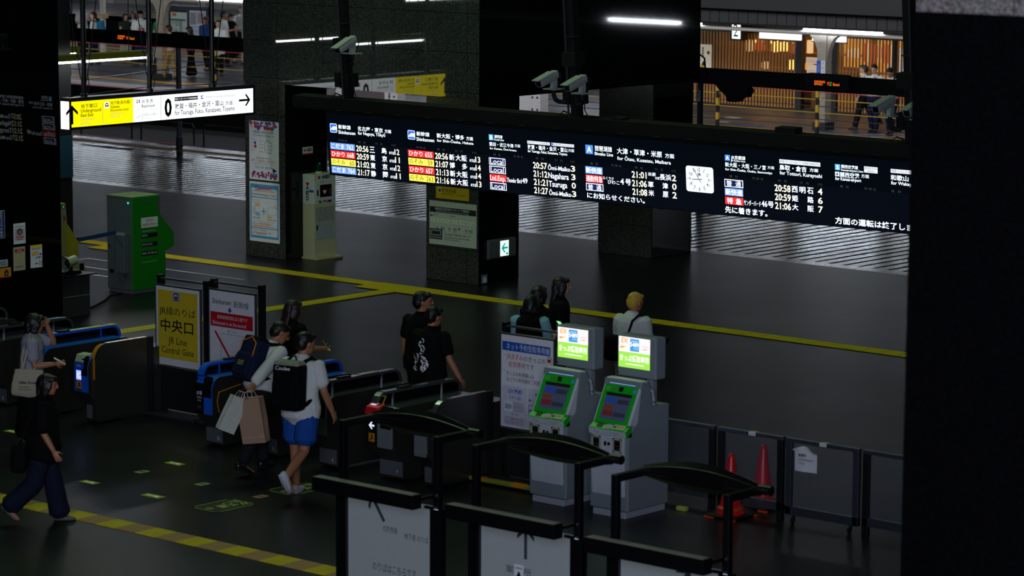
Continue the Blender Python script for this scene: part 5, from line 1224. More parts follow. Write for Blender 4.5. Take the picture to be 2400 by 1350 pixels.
# framed information board
r = thing('information_board', 'dark framed double information board with route map and notices', 'information board', (-74.35, 68.0, 0))
BG = mat('board_frame_blue_grey', '#2c313e', .4)
b = MB(); b.box(0, 1.9, 0, .12, .55, 1.80, BG); b.box(.05, .12, .02, .1, 0, .55, BG); b.box(1.78, 1.85, .02, .1, 0, .55, BG); b.build('frame', r, bevel=.008)
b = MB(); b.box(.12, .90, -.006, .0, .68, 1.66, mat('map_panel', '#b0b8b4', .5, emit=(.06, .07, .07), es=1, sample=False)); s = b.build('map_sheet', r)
t = MB(); t.frame((0, -.0065, 0), (1, 0, 0), (0, 0, 1)); rd = random.Random(5)
t.rect(.12, 1.58, .90, 1.66, INK)
MAPY, MAPG, MAPB = mat('map_yellow', '#c8cc38', .6), mat('map_green', '#3a8a4a', .6), mat('map_blue', '#3880b0', .6)
t.rect(.20, 1.45, .40, 1.55, INKO)
for i in range(46):
    x, y = rd.uniform(.15, .7), .74+.6*rd.random(); t.rect(x, y, x+rd.uniform(.05, .16), y+.02, rd.choice([MAPY, MAPG, MAPY, DGREY, PAPER]), 1+i*.02)
t.rect(.56, .74, .60, 1.32, MAPB, 3); t.rect(.64, .80, .67, 1.3, MAPB, 3); t.rect(.13, 1.30, .85, 1.36, MAPG, 3); t.build('map_print', s)
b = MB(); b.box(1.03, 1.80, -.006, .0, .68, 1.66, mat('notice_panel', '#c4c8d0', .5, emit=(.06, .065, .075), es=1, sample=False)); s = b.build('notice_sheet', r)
t = MB(); t.frame((0, -.0065, 0), (1, 0, 0), (0, 0, 1)); t.rect(1.40, 1.25, 1.74, 1.6, mat('notice_pale_red', '#d0b4b4', .6)); t.rect(1.06, 1.2, 1.35, 1.6, mat('notice_pale_grey', '#b4b8c0', .6)); t.rect(1.05, 1.12, 1.78, 1.14, INKB)
for i in range(9): t.rect(1.08, .72+i*.04, 1.08+rd.uniform(.3, .65), .735+i*.04, GREY)
t.build('notice_print', s)
# yellow stair rail and kiosk
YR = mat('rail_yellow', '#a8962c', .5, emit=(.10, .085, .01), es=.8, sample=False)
r = thing('stair_railing', 'yellow painted stair railing behind the woman in black with a face mask', 'railing', (-73.6, 71.0, 0))
for x in (0, .6, 1.6): 
    b = MB(); b.box(x-.05, x+.05, -.05, .05, 0, 2.4, YR); b.build('post', r)
for z in (.6, .85, 1.1): 
    b = MB(); b.cyl((0, 0, z), (1.9, 0, z-.15), .03, YR); b.build('rail', r)
r = thing('exit_lamp', 'small green and white lit exit lamp by the yellow railing', 'sign', (-73.9, 70.8, 1.05))
b = MB(); b.box(0, .22, -.04, .04, 0, .16, glow('exit_lamp_glow', (.75, 1.0, .75), .9)); b.build('lit_panel', r)
b = MB(); b.box(-.01, .23, -.02, .06, -.01, .17, DGREY); b.box(.1, .12, 0, .02, -1.05, 0, DGREY); b.build('housing', r)
b = MB(); b.box(-120, -60, 91.5, 92, 0, 3.2, mat('far_wall_pale', '#9a948e', .6)); struct('wall_far_platform', b)
b = MB()
for x in (-104, -98, -92, -86): b.box(x, x+.35, 91.4, 91.6, 0, 3.2, CANW)
struct('pillar_far_platform', b)
b = MB(); b.box(-130, -40, 86, 92, 3.3, 3.4, CANU); struct('roof_far_canopy', b)
for x in (-104, -97, -90):
    canopy_lamp(x, 'lit strip lamp under the far platform roof', y=89, z=3.1)
r = thing('luggage', 'dark suitcase standing beside the man in khaki trousers', 'suitcase', (-68.55, 62.0, 0))
b = MB(); b.prism(rr(-.2, .06, .2, .62, .05), 0, .25, BLACKM, 'y'); b.build('shell', r, bevel=.02)
b = MB(); b.tube([(-.1, .12, .6), (-.1, .12, .95), (.1, .12, .95), (.1, .12, .6)], .012, DGREY, 6); b.build('handle', r)
for x in (-.14, .14):
    b = MB(); b.cyl((x-.02, .12, .035), (x+.02, .12, .035), .035, RUBBER); b.build('caster', r)

# the shop with wooden slats
SLAT = mat('slat_wood', '#c08a48', .5, var=.25, scale=5); SHD = mat('shop_dark_frame', '#121010', .5); WARM = mat('shop_wall_warm', '#5a3a18', .6)
shop = thing('station_shop', 'warm lit shop behind a long screen of upright wooden slats', 'shop', (-51.6, 66.35, 0))
b = MB(); b.box(-.3, 9.2, 1.9, 2.0, 0, 2.45, WARM); b.box(-.3, 9.2, 0.1, 2.0, 2.40, 2.5, SHD); b.box(-.3, 9.2, .15, 2.0, 0.0, .05, SHD); b.box(-.4, -.3, 0, 2, 0, 2.5, SHD); b.box(.0, 1.5, .16, .2, 0, 2.4, SHD); b.build('shell', shop)
b = MB(); b.box(-.3, 9.2, -.06, .12, 2.02, 2.45, SHD); b.box(-.3, 9.2, -.03, .1, 0, .06, SHD); b.box(3.86, 4.06, -.05, .12, 0, 2.1, SHD); b.box(5.02, 5.2, -.05, .12, 0, 2.1, SHD); b.box(6.95, 7.05, -.05, .12, 0, 2.1, SHD); b.build('frame', shop)
def slat(x): 
    b = MB(); b.box(x, x+.052, -.014, .014, .06, 2.03, SLAT); return b.build('slat', shop)
s0 = slat(0)
xs = [i*.105 for i in range(-2, 37)] + [5.25+i*.105 for i in range(0, 17)] + [7.1+i*.105 for i in range(0, 16)]
for x in xs[1:]:
    c = s0.copy(); COL.objects.link(c); c.parent = shop; c.location = (x, 0, 0)
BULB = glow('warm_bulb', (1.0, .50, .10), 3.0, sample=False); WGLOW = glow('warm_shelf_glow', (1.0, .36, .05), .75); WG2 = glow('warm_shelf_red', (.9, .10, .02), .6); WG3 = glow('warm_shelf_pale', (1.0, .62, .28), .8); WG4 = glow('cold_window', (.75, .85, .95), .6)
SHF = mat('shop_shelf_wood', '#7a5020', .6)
for z in (.55, 1.0, 1.45):
    b = MB(); b.box(1.6, 9.1, 1.2, 1.6, z, z+.03, SHF); b.build('shelf', shop)
for i in range(7):
    b = MB(); b.ball((2.0+i*.24, .7, 1.75), .035, .035, .045, BULB, 10, 6); b.cyl((2.0+i*.24, .7, 1.79), (2.0+i*.24, .7, 2.4), .006, BLACK, 5); b.build('pendant_bulb', shop)
rd = random.Random(11)
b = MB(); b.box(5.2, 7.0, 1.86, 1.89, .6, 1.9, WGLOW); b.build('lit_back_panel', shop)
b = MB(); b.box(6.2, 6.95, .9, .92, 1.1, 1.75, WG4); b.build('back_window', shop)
b = MB(); b.box(4.15, 5.0, 1.80, 1.85, 1.1, 1.95, WGLOW); b.box(4.15, 5.0, .3, .9, .0, .92, SHF); b.box(4.1, 5.02, .25, .95, .92, .96, mat('counter_top_wood', '#c88838', .4)); b.build('counter', shop)
al = area('shop_light', (0, 0, 0), (0, 0, -1), 6, 1.2, 55, (1.0, .55, .18), shop); al.location = (4.6, .9, 2.35)
def shelf_item(x, y, z, w, h, m, kind, label):
    r = thing(kind, label, 'shop goods', (-51.6+x, 66.35+y, z), group='glowing goods added behind the slats of the shop')
    b = MB(); b.prism(rr(-w/2, 0, w/2, h, min(w, h)*.2), -.06, .06, m, 'y'); b.build('package', r)
for i in range(46):  # packages given their own glow, as warm light spots between the slats
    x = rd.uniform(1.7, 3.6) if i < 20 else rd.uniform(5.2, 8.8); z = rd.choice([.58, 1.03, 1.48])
    shelf_item(x, rd.uniform(.35, 1.35), z, rd.uniform(.12, .26), rd.uniform(.15, .36), rd.choice([WGLOW, WG3, WG3, WG2, BULB, BULB]), 'shop_glow_package', 'package given a warm glow to make a light spot behind the wooden slats')
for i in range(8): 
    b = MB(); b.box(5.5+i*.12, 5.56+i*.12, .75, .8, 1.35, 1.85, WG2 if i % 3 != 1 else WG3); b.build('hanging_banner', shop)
# person-high counter display and notices in the doorway
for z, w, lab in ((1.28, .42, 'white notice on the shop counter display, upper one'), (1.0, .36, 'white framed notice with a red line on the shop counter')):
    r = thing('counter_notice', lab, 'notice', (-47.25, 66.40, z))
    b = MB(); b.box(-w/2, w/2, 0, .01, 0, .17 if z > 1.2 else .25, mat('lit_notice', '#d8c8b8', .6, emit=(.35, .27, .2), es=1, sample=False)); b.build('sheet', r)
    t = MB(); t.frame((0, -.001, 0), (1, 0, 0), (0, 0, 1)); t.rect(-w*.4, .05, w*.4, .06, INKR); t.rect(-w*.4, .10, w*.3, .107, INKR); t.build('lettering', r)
# lit signs over the shop and on the platform
r = thing('platform_number_sign', 'white lit box sign with a black two over the slatted shop', 'sign', (-49.53, 65.8, 1.88))
b = MB(); b.box(-.06, .34, .02, .30, -.04, .5, BLACK); b.build('housing', r)
for q in (.0, .28):
    b = MB(); b.cyl((q, .15, .5), (q, .15, 1.17), .012, BLACK, 6); b.build('hanger_rod', r)
b = MB(); b.box(.03, .30, .0, .02, .0, .46, GSW); p = b.build('lit_panel', r); t = MB(); t.frame((0, -.001, 0), (1, 0, 0), (0, 0, 1)); t.text('2', .08, .06, .34, SB, .16, 1); t.build('lettering', p)
r = thing('shop_light_sign', 'long white lit sign over the shop doorway, left part', 'sign', (-48.66, 65.9, 1.92))
for q in (.2, 1.15):
    b = MB(); b.cyl((q, .05, .25), (q, .05, 1.13), .012, BLACK, 6); b.build('hanger_rod', r)
b = MB(); b.box(0, 1.35, 0, .08, 0, .16, GSW); b.build('lit_panel', r); b = MB(); b.box(-.02, 1.37, .02, .1, -.03, .0, BLACK); b.box(-.02, 1.37, .02, .1, .16, .28, BLACK); b.build('housing', r)
r['label'] = 'long blank white lit sign over the shop doorway'
r = thing('shop_light_sign', 'white lit sign with an orange emblem beside the riveted column', 'sign', (-46.92, 65.9, 1.93))
for q in (.2, .85):
    b = MB(); b.cyl((q, .05, .22), (q, .05, 1.12), .012, BLACK, 6); b.build('hanger_rod', r)
b = MB(); b.box(0, 1.05, 0, .08, 0, .26, GSW); p = b.build('lit_panel', r); b = MB(); b.box(-.02, 1.07, .02, .1, -.03, .0, BLACK); b.build('housing', r)
b = MB(); b.frame((0, -.001, 0), (1, 0, 0), (0, 0, 1)); b.rrect(.42, .08, .66, .26, .03, mat('emblem_orange', '#f05010', .5, emit=(.95, .12, .01), es=.9, sample=False), 1); b.disc(.54, .17, .06, GSW, 2); b.build('emblem', p)
r = thing('shop_poster', 'tall white poster with a red round stamp and yellow picture beside the slats', 'poster', (-51.0, 66.31, .88))
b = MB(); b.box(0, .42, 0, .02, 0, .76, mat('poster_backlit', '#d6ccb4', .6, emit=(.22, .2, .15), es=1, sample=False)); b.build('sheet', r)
t = MB(); t.frame((0, -.001, 0), (1, 0, 0), (0, 0, 1)); t.disc(.32, .54, .05, INKR, 1, 16); t.disc(.15, .14, .10, INKY, 1, 14); t.disc(.17, .24, .06, INK, 1, 12)
for i in range(4): t.rect(.10, .42+i*.07, .16, .47+i*.07, INK)
t.build('lettering', r)
r = thing('shop_poster', 'pale picture poster at the end of the slatted shop by the black pillar', 'poster', (-44.3, 66.31, 1.25))
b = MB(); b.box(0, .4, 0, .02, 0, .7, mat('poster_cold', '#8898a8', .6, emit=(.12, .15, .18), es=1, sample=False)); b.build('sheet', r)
t = MB(); t.frame((0, -.001, 0), (1, 0, 0), (0, 0, 1)); t.disc(.2, .35, .12, mat('portrait_brown', '#6a4a3a', .6)); t.rect(.05, .05, .35, .14, PAPER); t.build('picture_print', r)
r = thing('vending_cabinet', 'white cabinet with a yellowish board on top beside the slatted shop', 'cabinet', (-41.9, 63.2, 0))
b = MB(); b.box(0, .9, 0, .5, 0, 1.0, WHITE); b.build('body', r, bevel=.01); b = MB(); b.box(.0, .9, .3, .4, 1.0, 1.5, WHITE); b.box(.08, .82, .29, .3, 1.08, 1.42, mat('board_cream', '#c8b078', .6)); b.build('board', r)
# floor marks on the island platform
PM = mat('platform_mark_blue', '#3a5a9a', .6); PMW = mat('platform_mark_white', '#c8ccd2', .6); PMR = mat('platform_mark_red', '#c06a4a', .6); PMY = mat('platform_mark_ochre', '#a88a3a', .6)
for i, (x, y, w, d, m, lab) in enumerate(((-45.9, 61.75, .9, .25, PM, 'blue floor mark near the duct pole by the shop'), (-43.3, 61.6, .8, .22, PM, 'blue floor mark at the foot of the riveted column by the shop'), (-42.2, 61.6, .8, .22, PM, 'blue floor mark in front of the two waiting men'), (-46.7, 63.2, .3, .3, PMR, 'reddish floor mark in front of the slats'), (-44.7, 61.75, .45, .3, PMR, 'reddish round floor mark beside the riveted column'), (-47.6, 63.4, .4, .25, PMW, 'white floor mark before the dark end of the slats'), (-47.0, 62.2, .3, .2, PMW, 'white floor mark near the orange platform line by the shop'), (-66.0, 61.6, .35, .25, PMW, 'white floor mark behind the duct pole'), (-65.2, 62.2, .35, .25, PMW, 'white floor mark next to the mark behind the duct pole'), (-64.6, 62.3, .3, .2, PMW, 'white floor mark nearest the granite block'), (-66.5, 61.6, .8, .25, PMR, 'faint red floor mark behind the duct pole'), (-70.2, 61.9, 1.0, .25, PM, 'pale blue floor mark below the white lamp'))):
    r = thing('platform_floor_mark', lab, 'floor mark', (x, y, 0)); b = MB(); b.box(-w/2, w/2, -d/2, d/2, 0, .004, m); b.build('mark', r)
for (x0, y0, x1, y1) in ((-49, 62.2, -45, 63.0), (-49, 63.2, -45.5, 64.4), (-42.6, 61.5, -40.6, 63.4), (-41.9, 61.4, -40.2, 63.2)):
    b = MB(); d = Vector((x1-x0, y1-y0)); L = d.length; b.box(0, L, -.03, .03, 0, .004, PMY if x0 < -45 else PMW); o = b.build('trim_queue_line', loc=(x0, y0, .001), rz=math.atan2(d.y, d.x), kind='structure')

# ------------------------------------------------------------------ people
CLOUD = bpy.data.textures.new('fold_noise', 'CLOUDS'); CLOUD.noise_scale = 0.16; CLOUD.noise_depth = 2
CLOUDH = bpy.data.textures.new('hair_noise', 'CLOUDS'); CLOUDH.noise_scale = 0.035
def loft(b, pts, rw, rd, right, m, n=14):
    """closed tube with elliptical rings; rw across (along right), rd in depth; rounded ends"""
    pts = [Vector(p) for p in pts]; right = Vector(right).normalized(); k = len(pts); v = []; f = []
    e0 = (pts[0]-pts[1]).normalized(); e1 = (pts[-1]-pts[-2]).normalized()
    P = [pts[0]+e0*min(rw[0], rd[0])*.5] + pts + [pts[-1]+e1*min(rw[-1], rd[-1])*.5]
    W_ = [rw[0]*.55] + list(rw) + [rw[-1]*.55]; D_ = [rd[0]*.55] + list(rd) + [rd[-1]*.55]
    for i, p in enumerate(P):
        d = (P[min(i+1, len(P)-1)]-P[max(i-1, 0)]).normalized()
        x = (right - d*right.dot(d)); x = x.normalized() if x.length > 1e-4 else Vector((1, 0, 0)); y = d.cross(x)
        v += [tuple(p+x*math.cos(2*math.pi*j/n)*W_[i]+y*math.sin(2*math.pi*j/n)*D_[i]) for j in range(n)]
    for i in range(len(P)-1):
        for j in range(n): f.append((i*n+j, i*n+(j+1) % n, (i+1)*n+(j+1) % n, (i+1)*n+j))
    f += [tuple(range(n))[::-1], tuple(range(len(v)-n, len(v)))]
    b.add(v, f, m)
def limb(b, p0, p1, p2, r, m, t=0.0, f0=0.0, f1=2.0):
    """upper and lower limb from p0 over p1 to p2 with radii r = (start, mid, joint, mid, end); cut to [f0, f1] (1 = joint)"""
    p0, p1, p2 = Vector(p0), Vector(p1), Vector(p2); pts = []; rr_ = []
    for i in range(13):
        u = f0+(f1-f0)*i/12
        pts.append(p0.lerp(p1, u) if u <= 1 else p1.lerp(p2, u-1))
        w = u*2; j = min(3, int(w)); rr_.append(r[j]+(r[j+1]-r[j])*(w-j)+t)
    loft(b, pts, rr_, rr_, (1, 0, .01), m, 12)
def fuse(o, vox, fold=0.0, smooth=4, tex=None):
    r = o.modifiers.new('fuse', 'REMESH'); r.mode = 'VOXEL'; r.voxel_size = vox; r.use_smooth_shade = True
    s = o.modifiers.new('smooth', 'SMOOTH'); s.factor = 0.5; s.iterations = smooth
    if fold:
        d = o.modifiers.new('folds', 'DISPLACE'); d.texture = tex or CLOUD; d.strength = fold; d.mid_level = 0.5; d.texture_coords = 'LOCAL'
    return o
SKIN = mat('skin_warm', '#a9714f', 0.5, var=.08); SKIN2 = mat('skin_fair', '#c99a7c', 0.5, var=.08)
HBLK = mat('hair_black', '#0b0908', 0.5, var=.3, scale=60); HBRN = mat('hair_brown', '#2a1a12', 0.5, var=.3, scale=60); HBLD = mat('hair_blond', '#c9a23c', 0.5, var=.25, scale=60)
LIPS = mat('lips', '#8a4a40', 0.5); EYE = mat('eye_dark', '#0c0a0a', 0.3)
def cloth(name, c, r=.85): return mat('cloth_'+name, c, r, spec=.15, bump=.15, scale=30)
CW = cloth('white', '#d4d6d2'); CB = cloth('black', '#070708'); CNV = cloth('navy', '#161e38'); CBLUE = cloth('shorts_blue', '#1b4c9c'); CGR = cloth('grey_lilac', '#9a99a6'); CDK = cloth('charcoal', '#1a1b1e')
CJN = cloth('jeans', '#121a2c'); CKH = cloth('khaki', '#a08858'); CGN = cloth('green', '#1c7a4c'); CLB = cloth('light_blue', '#86b8c4'); CBG = cloth('beige', '#a59a84'); CLG = cloth('light_grey', '#a8acb8'); CDG = cloth('dark_green', '#2a322a')
SHW = mat('shoe_white', '#c8ccd2', .5); SHB = mat('shoe_black', '#0c0c0e', .4); SHG = mat('shoe_grey', '#5a5652', .6)

PEOPLE = []
def person(label, x, y, rz, H=1.7, lean=0, turn=0, nod=0, arms=None, legs=((8, 4, 0), (-6, 6, 0)), top=(CB, 'short', .82), bottom=(CDK, 'trousers', 0.012), shoes=SHB, hair=('short', HBLK), skin=SKIN, vox=.0078, wide=0.0, build=1.0, cat='person', extra=None, sleeve=None):
    """a figure facing local +y. arms/legs: (left, right); arm = (swing, abduct, elbow, inward), leg = (thigh swing, knee, toe drop)"""
    s = H/1.72
    root = thing('person', label, cat, (x, y, 0), math.radians(rz))
    hip = Vector((0, 0, .93))
    TL = Matrix.Translation(hip) @ Matrix.Rotation(math.radians(-lean), 4, 'X') @ Matrix.Translation(-hip)
    T3 = lambda p: TL @ Vector(p)
    HD = TL @ Matrix.Translation((0, 0, 1.47)) @ Matrix.Rotation(math.radians(turn), 4, 'Z') @ Matrix.Rotation(math.radians(-nod), 4, 'X') @ Matrix.Translation((0, 0, -1.47))
    arms = arms or ((8, 7, 12, 0), (-6, 7, 14, 0))
    sh = []; el = []; wr = []; fd = []
    for i, sd in ((0, -1), (1, 1)):
        sw, ab, be, inn = [math.radians(a) for a in arms[i][:4]]
        S = T3((sd*.178*build, 0, 1.395)); sw += 0
        u = Vector((sd*math.sin(ab), math.sin(sw)*math.cos(ab), -math.cos(sw)*math.cos(ab)))
        E = S+u*.285
        a2 = sw+be
        d = Vector((sd*math.sin(ab*.6)-sd*math.sin(inn), math.sin(a2), -math.cos(a2))).normalized()
        W2 = E+d*.245
        sh.append(S); el.append(E); wr.append(W2); fd.append(d)
    hp = []; kn = []; an = []; ft = []
    for i, sd in ((0, -1), (1, 1)):
        sw, kb, fp = [math.radians(a) for a in legs[i]]
        P0 = Vector((sd*.088*build, 0, .90)); K = P0+Vector((sd*.008, math.sin(sw), -math.cos(sw)))*.415
        A = K+Vector((0, math.sin(sw-kb), -math.cos(sw-kb)))*.395
        hp.append(P0); kn.append(K); an.append(A); ft.append(Vector((sd*.12, math.cos(fp), -math.sin(fp))).normalized())
    low = min(min((a-f*.06).z, (a+f*.17).z) - .075 for a, f in zip(an, ft))
    dz = -low
    S_ = Matrix.Scale(s, 4) @ Matrix.Translation((0, 0, dz))
    R = (1, 0, 0)
    tor_z = [.86, .95, 1.06, 1.18, 1.30, 1.385, 1.43, 1.455]
    tw = [.150, .160, .142, .150, .166, .165, .12, .075]; td = [.105, .115, .10, .105, .115, .10, .08, .065]
    tw = [w*build for w in tw]; td = [w*build for w in td]
    # ---- body, one surface
    b = MB(); b.M = S_
    loft(b, [T3((0, -.01*(z > 1.3), z)) if z > .93 else Vector((0, 0, z)) for z in tor_z], tw, td, R, skin)
    for i in (0, 1):
        limb(b, sh[i], el[i], wr[i], (.056, .047, .040, .038, .028), skin)
        limb(b, hp[i]+Vector((0, 0, .03)), kn[i], an[i], (.092, .078, .056, .052, .040), skin)
        f = ft[i]; loft(b, [an[i]-f*.045+Vector((0, 0, -.03)), an[i]+f*.05+Vector((0, 0, -.035)), an[i]+f*.15+Vector((0, 0, -.05))], [.035, .04, .034], [.035, .03, .018], R, skin, 10)
        # hand: palm, four fingers, thumb
        d = fd[i]; sd = -1 if i == 0 else 1
        nrm = Vector((-sd, 0, 0)); nrm = (nrm-d*nrm.dot(d)).normalized(); ac = d.cross(nrm).normalized()
        if ac.y < 0: ac = -ac
        loft(b, [wr[i], wr[i]+d*.03, wr[i]+d*.085], [.024, .036, .038], [.02, .017, .014], ac, skin, 10)
        cu = arms[i][4] if len(arms[i]) > 4 else 25
        for q in range(4):
            o = wr[i]+d*.083+ac*(.030-.020*q); L = (.068, .076, .072, .056)[q]; p = [o]
            for seg in range(3):
                a = math.radians(cu*(seg+.5)*.9); dd = (d*math.cos(a)+nrm*math.sin(a)+ac*(.10-.067*q)).normalized(); p.append(p[-1]+dd*L/3)
            loft(b, p, [.0085, .008, .0078, .007], [.0085, .008, .0078, .007], ac, skin, 8)
        o = wr[i]+d*.028+ac*.030
        loft(b, [o, o+(d*.6+ac*.75+nrm*.25).normalized()*.035, o+(d*.85+ac*.5+nrm*.35).normalized()*.068], [.012, .0105, .0085], [.012, .0105, .0085], nrm, skin, 8)
    loft(b, [T3((0, -.01, 1.42)), T3((0, .0, 1.48)), HD @ Vector((0, .01, 1.55))], [.058, .054, .056], [.058, .056, .058], R, skin, 12)
    b.M = S_ @ HD
    b.ball((0, .012, 1.625), .076, .097, .102, skin, 16, 10); b.ball((0, .045, 1.562), .056, .062, .060, skin, 14, 8); b.ball((0, .07, 1.525), .03, .03, .022, skin, 10, 6)
    loft(b, [(0, .108, 1.635), (0, .122, 1.605), (0, .118, 1.59)], [.009, .012, .015], [.010, .014, .012], R, skin, 8)
    for sd in (-1, 1): b.ball((sd*.078, .005, 1.605), .012, .02, .031, skin, 8, 6)
    fuse(b.build('body', root), vox)
    # ---- face
    b = MB(); b.M = S_ @ HD
    for sd in (-1, 1): b.ball((sd*.031, .100, 1.622), .013, .009, .006, EYE, 8, 6)
    b.build('eye_pair', root)
    b = MB(); b.M = S_ @ HD
    for sd in (-1, 1): loft(b, [(sd*.014, .108, 1.641), (sd*.032, .106, 1.646), (sd*.05, .092, 1.640)], [.003]*3, [.003]*3, R, hair[1], 6)
    b.build('eyebrow_hair', root)
    b = MB(); b.M = S_ @ HD; b.ball((0, .101, 1.555), .022, .01, .007, LIPS, 10, 6); b.build('mouth', root)
    # ---- hair
    st, hm = hair
    b = MB(); b.M = S_ @ HD
    b.ball((0, -.012, 1.652), .087, .106, .086, hm, 16, 10); b.ball((0, -.045, 1.605), .082, .072, .085, hm, 14, 8)
    if st == 'short':
        b.ball((0, .06, 1.70), .062, .045, .03, hm, 12, 8)
    if st in ('bob', 'long'):
        for sd in (-1, 1): loft(b, [(sd*.07, .02, 1.66), (sd*.084, .015, 1.60), (sd*.08, .0, 1.50)], [.022, .026, .022], [.055, .06, .045], R, hm, 10)
        loft(b, [(0, -.06, 1.66), (0, -.075, 1.58), (0, -.07, 1.49)], [.085, .088, .075], [.05, .05, .04], R, hm, 12); b.ball((0, .065, 1.69), .065, .045, .035, hm, 12, 8)
    if st == 'bob':
        b.ball((0, -.02, 1.62), .100, .112, .115, hm, 16, 10)
    if st == 'long':
        loft(b, [(0, -.06, 1.56), (0, -.085, 1.44), (0, -.10, 1.30), (0, -.095, 1.20)], [.088, .095, .085, .06], [.05, .045, .038, .02], R, hm, 12)
    if st == 'bun': b.ball((0, -.10, 1.70), .045, .045, .045, hm, 12, 8); b.ball((0, .06, 1.70), .06, .04, .028, hm, 12, 8)
    fuse(b.build('hair', root), max(vox, .009), .012, 2, CLOUDH)
    if st == 'cap':
        b = MB(); b.M = S_ @ HD; b.ball((0, .0, 1.675), .094, .112, .078, hm, 16, 10); loft(b, [(0, .09, 1.672), (0, .15, 1.668), (0, .19, 1.655)], [.075, .07, .045], [.006]*3, R, hm, 12); fuse(b.build('cap', root), .009)
    # ---- clothes
    cm, sl, hem = top
    t = .016+wide
    b = MB(); b.M = S_
    zs = [z for z in tor_z if z > hem+.02 and z < 1.46]; zs = [hem]+zs
    def tor(z, arr): 
        if z <= tor_z[0]: return arr[0]
        for i in range(len(tor_z)-1):
            if tor_z[i] <= z <= tor_z[i+1]: return arr[i]+(arr[i+1]-arr[i])*(z-tor_z[i])/(tor_z[i+1]-tor_z[i])
        return arr[-1]
    ease = lambda z: t+(.02+wide*.6)*max(0, min(1, (1.30-z)/.3))
    loft(b, [T3((0, -.01*(z > 1.3), z)) for z in zs], [tor(z, tw)+ease(z) for z in zs], [tor(z, td)+ease(z) for z in zs], R, cm, 18)
    end = {'short': .72, 'half': .95, 'long': 1.93, 'none': .12, 'cap': .35}[sl]
    for i in (0, 1):
        if sl != 'none' and sleeve is None: limb(b, sh[i], el[i], wr[i], (.057, .053, .048, .045, .04), cm, .013+wide*.7, -.05, end)
    fuse(b.build('shirt', root), max(.0095, vox), .022, 3)
    if sleeve is not None:
        for i in (0, 1):
            b = MB(); b.M = S_; limb(b, sh[i], el[i], wr[i], (.062, .058, .05, .047, .04), sleeve, .014+wide*.8, -.02, .8); fuse(b.build('sleeve', root), max(.0095, vox), .015, 3)
    bm_, kind, te = bottom
    b = MB(); b.M = S_
    loft(b, [Vector((0, 0, z)) if z < .95 else T3((0, 0, z)) for z in (.82, .90, .97, 1.03)], [tor(.86, tw)+te+.004]*2+[tor(.97, tw)+te]*2, [tor(.86, td)+te+.012]*2+[tor(.97, td)+te+.004]*2, R, bm_, 16)
    if kind in ('trousers', 'shorts', 'wide'):
        fl = {'trousers': 1.93, 'shorts': .74, 'wide': 1.95}[kind]
        for i in (0, 1):
            r5 = (.097, .088, .068, .066, .056) if kind == 'trousers' else ((.102, .104, .108, .1, .1) if kind == 'shorts' else (.10, .105, .105, .11, .115))
            limb(b, hp[i]+Vector((0, 0, .03)), kn[i], an[i], r5, bm_, te, 0, fl)
    if kind in ('skirt', 'dress'):
        zs2 = (.95, .75, .5, .28); m_ = (kn[0]+kn[1])/2; a_ = (an[0]+an[1])/2
        loft(b, [Vector((0, 0, .95)), Vector((0, m_.y*.5, .72)), Vector((0, m_.y, .5)), Vector((0, (m_.y+a_.y)/2, .26))], [.17, .20, .22, .24], [.125, .16, .19, .21], R, bm_, 18)
    fuse(b.build({'shorts': 'shorts', 'skirt': 'skirt', 'dress': 'skirt'}.get(kind, 'trousers'), root), max(.0095, vox), .02, 3)
    for i in (0, 1):
        f = ft[i]; a = an[i]; b = MB(); b.M = S_; dn = Vector((0, -f.z*0, -1)); side = Vector((f.y, -f.x, 0)).normalized(); dn = side.cross(f); dn = -dn if dn.z > 0 else dn
        loft(b, [a-f*.055+dn*.035, a-f*.02+dn*.03, a+f*.05+dn*.042, a+f*.12+dn*.052, a+f*.165+dn*.056], [.036, .042, .046, .046, .034], [.045, .05, .038, .027, .02], side, shoes, 12)
        o = fuse(b.build('shoe', root), max(.008, vox*.9))
        b = MB(); b.M = S_
        loft(b, [a-f*.06+dn*.068, a+f*.05+dn*.068, a+f*.172+dn*.068], [.038, .048, .034], [.01, .009, .009], side, SHW if shoes is SHW else RUBBER, 12); b.build('sole', o, smooth=True)
    bpy.context.view_layer.update()
    MW_ = root.matrix_world @ S_
    PEOPLE.append((label, [MW_ @ (wr[i]+fd[i]*.10) for i in (0, 1)], [MW_ @ e for e in el], [MW_ @ q for q in an], MW_ @ HD @ Vector((0, 0, 1.72))))
    return {'root': root, 'T': MW_ @ TL, 'H': MW_ @ HD, 'hand': [MW_ @ (wr[i]+fd[i]*.10) for i in (0, 1)], 'wrist': [MW_ @ wr[i] for i in (0, 1)], 'sh': [MW_ @ sh[i] for i in (0, 1)], 'M': MW_}

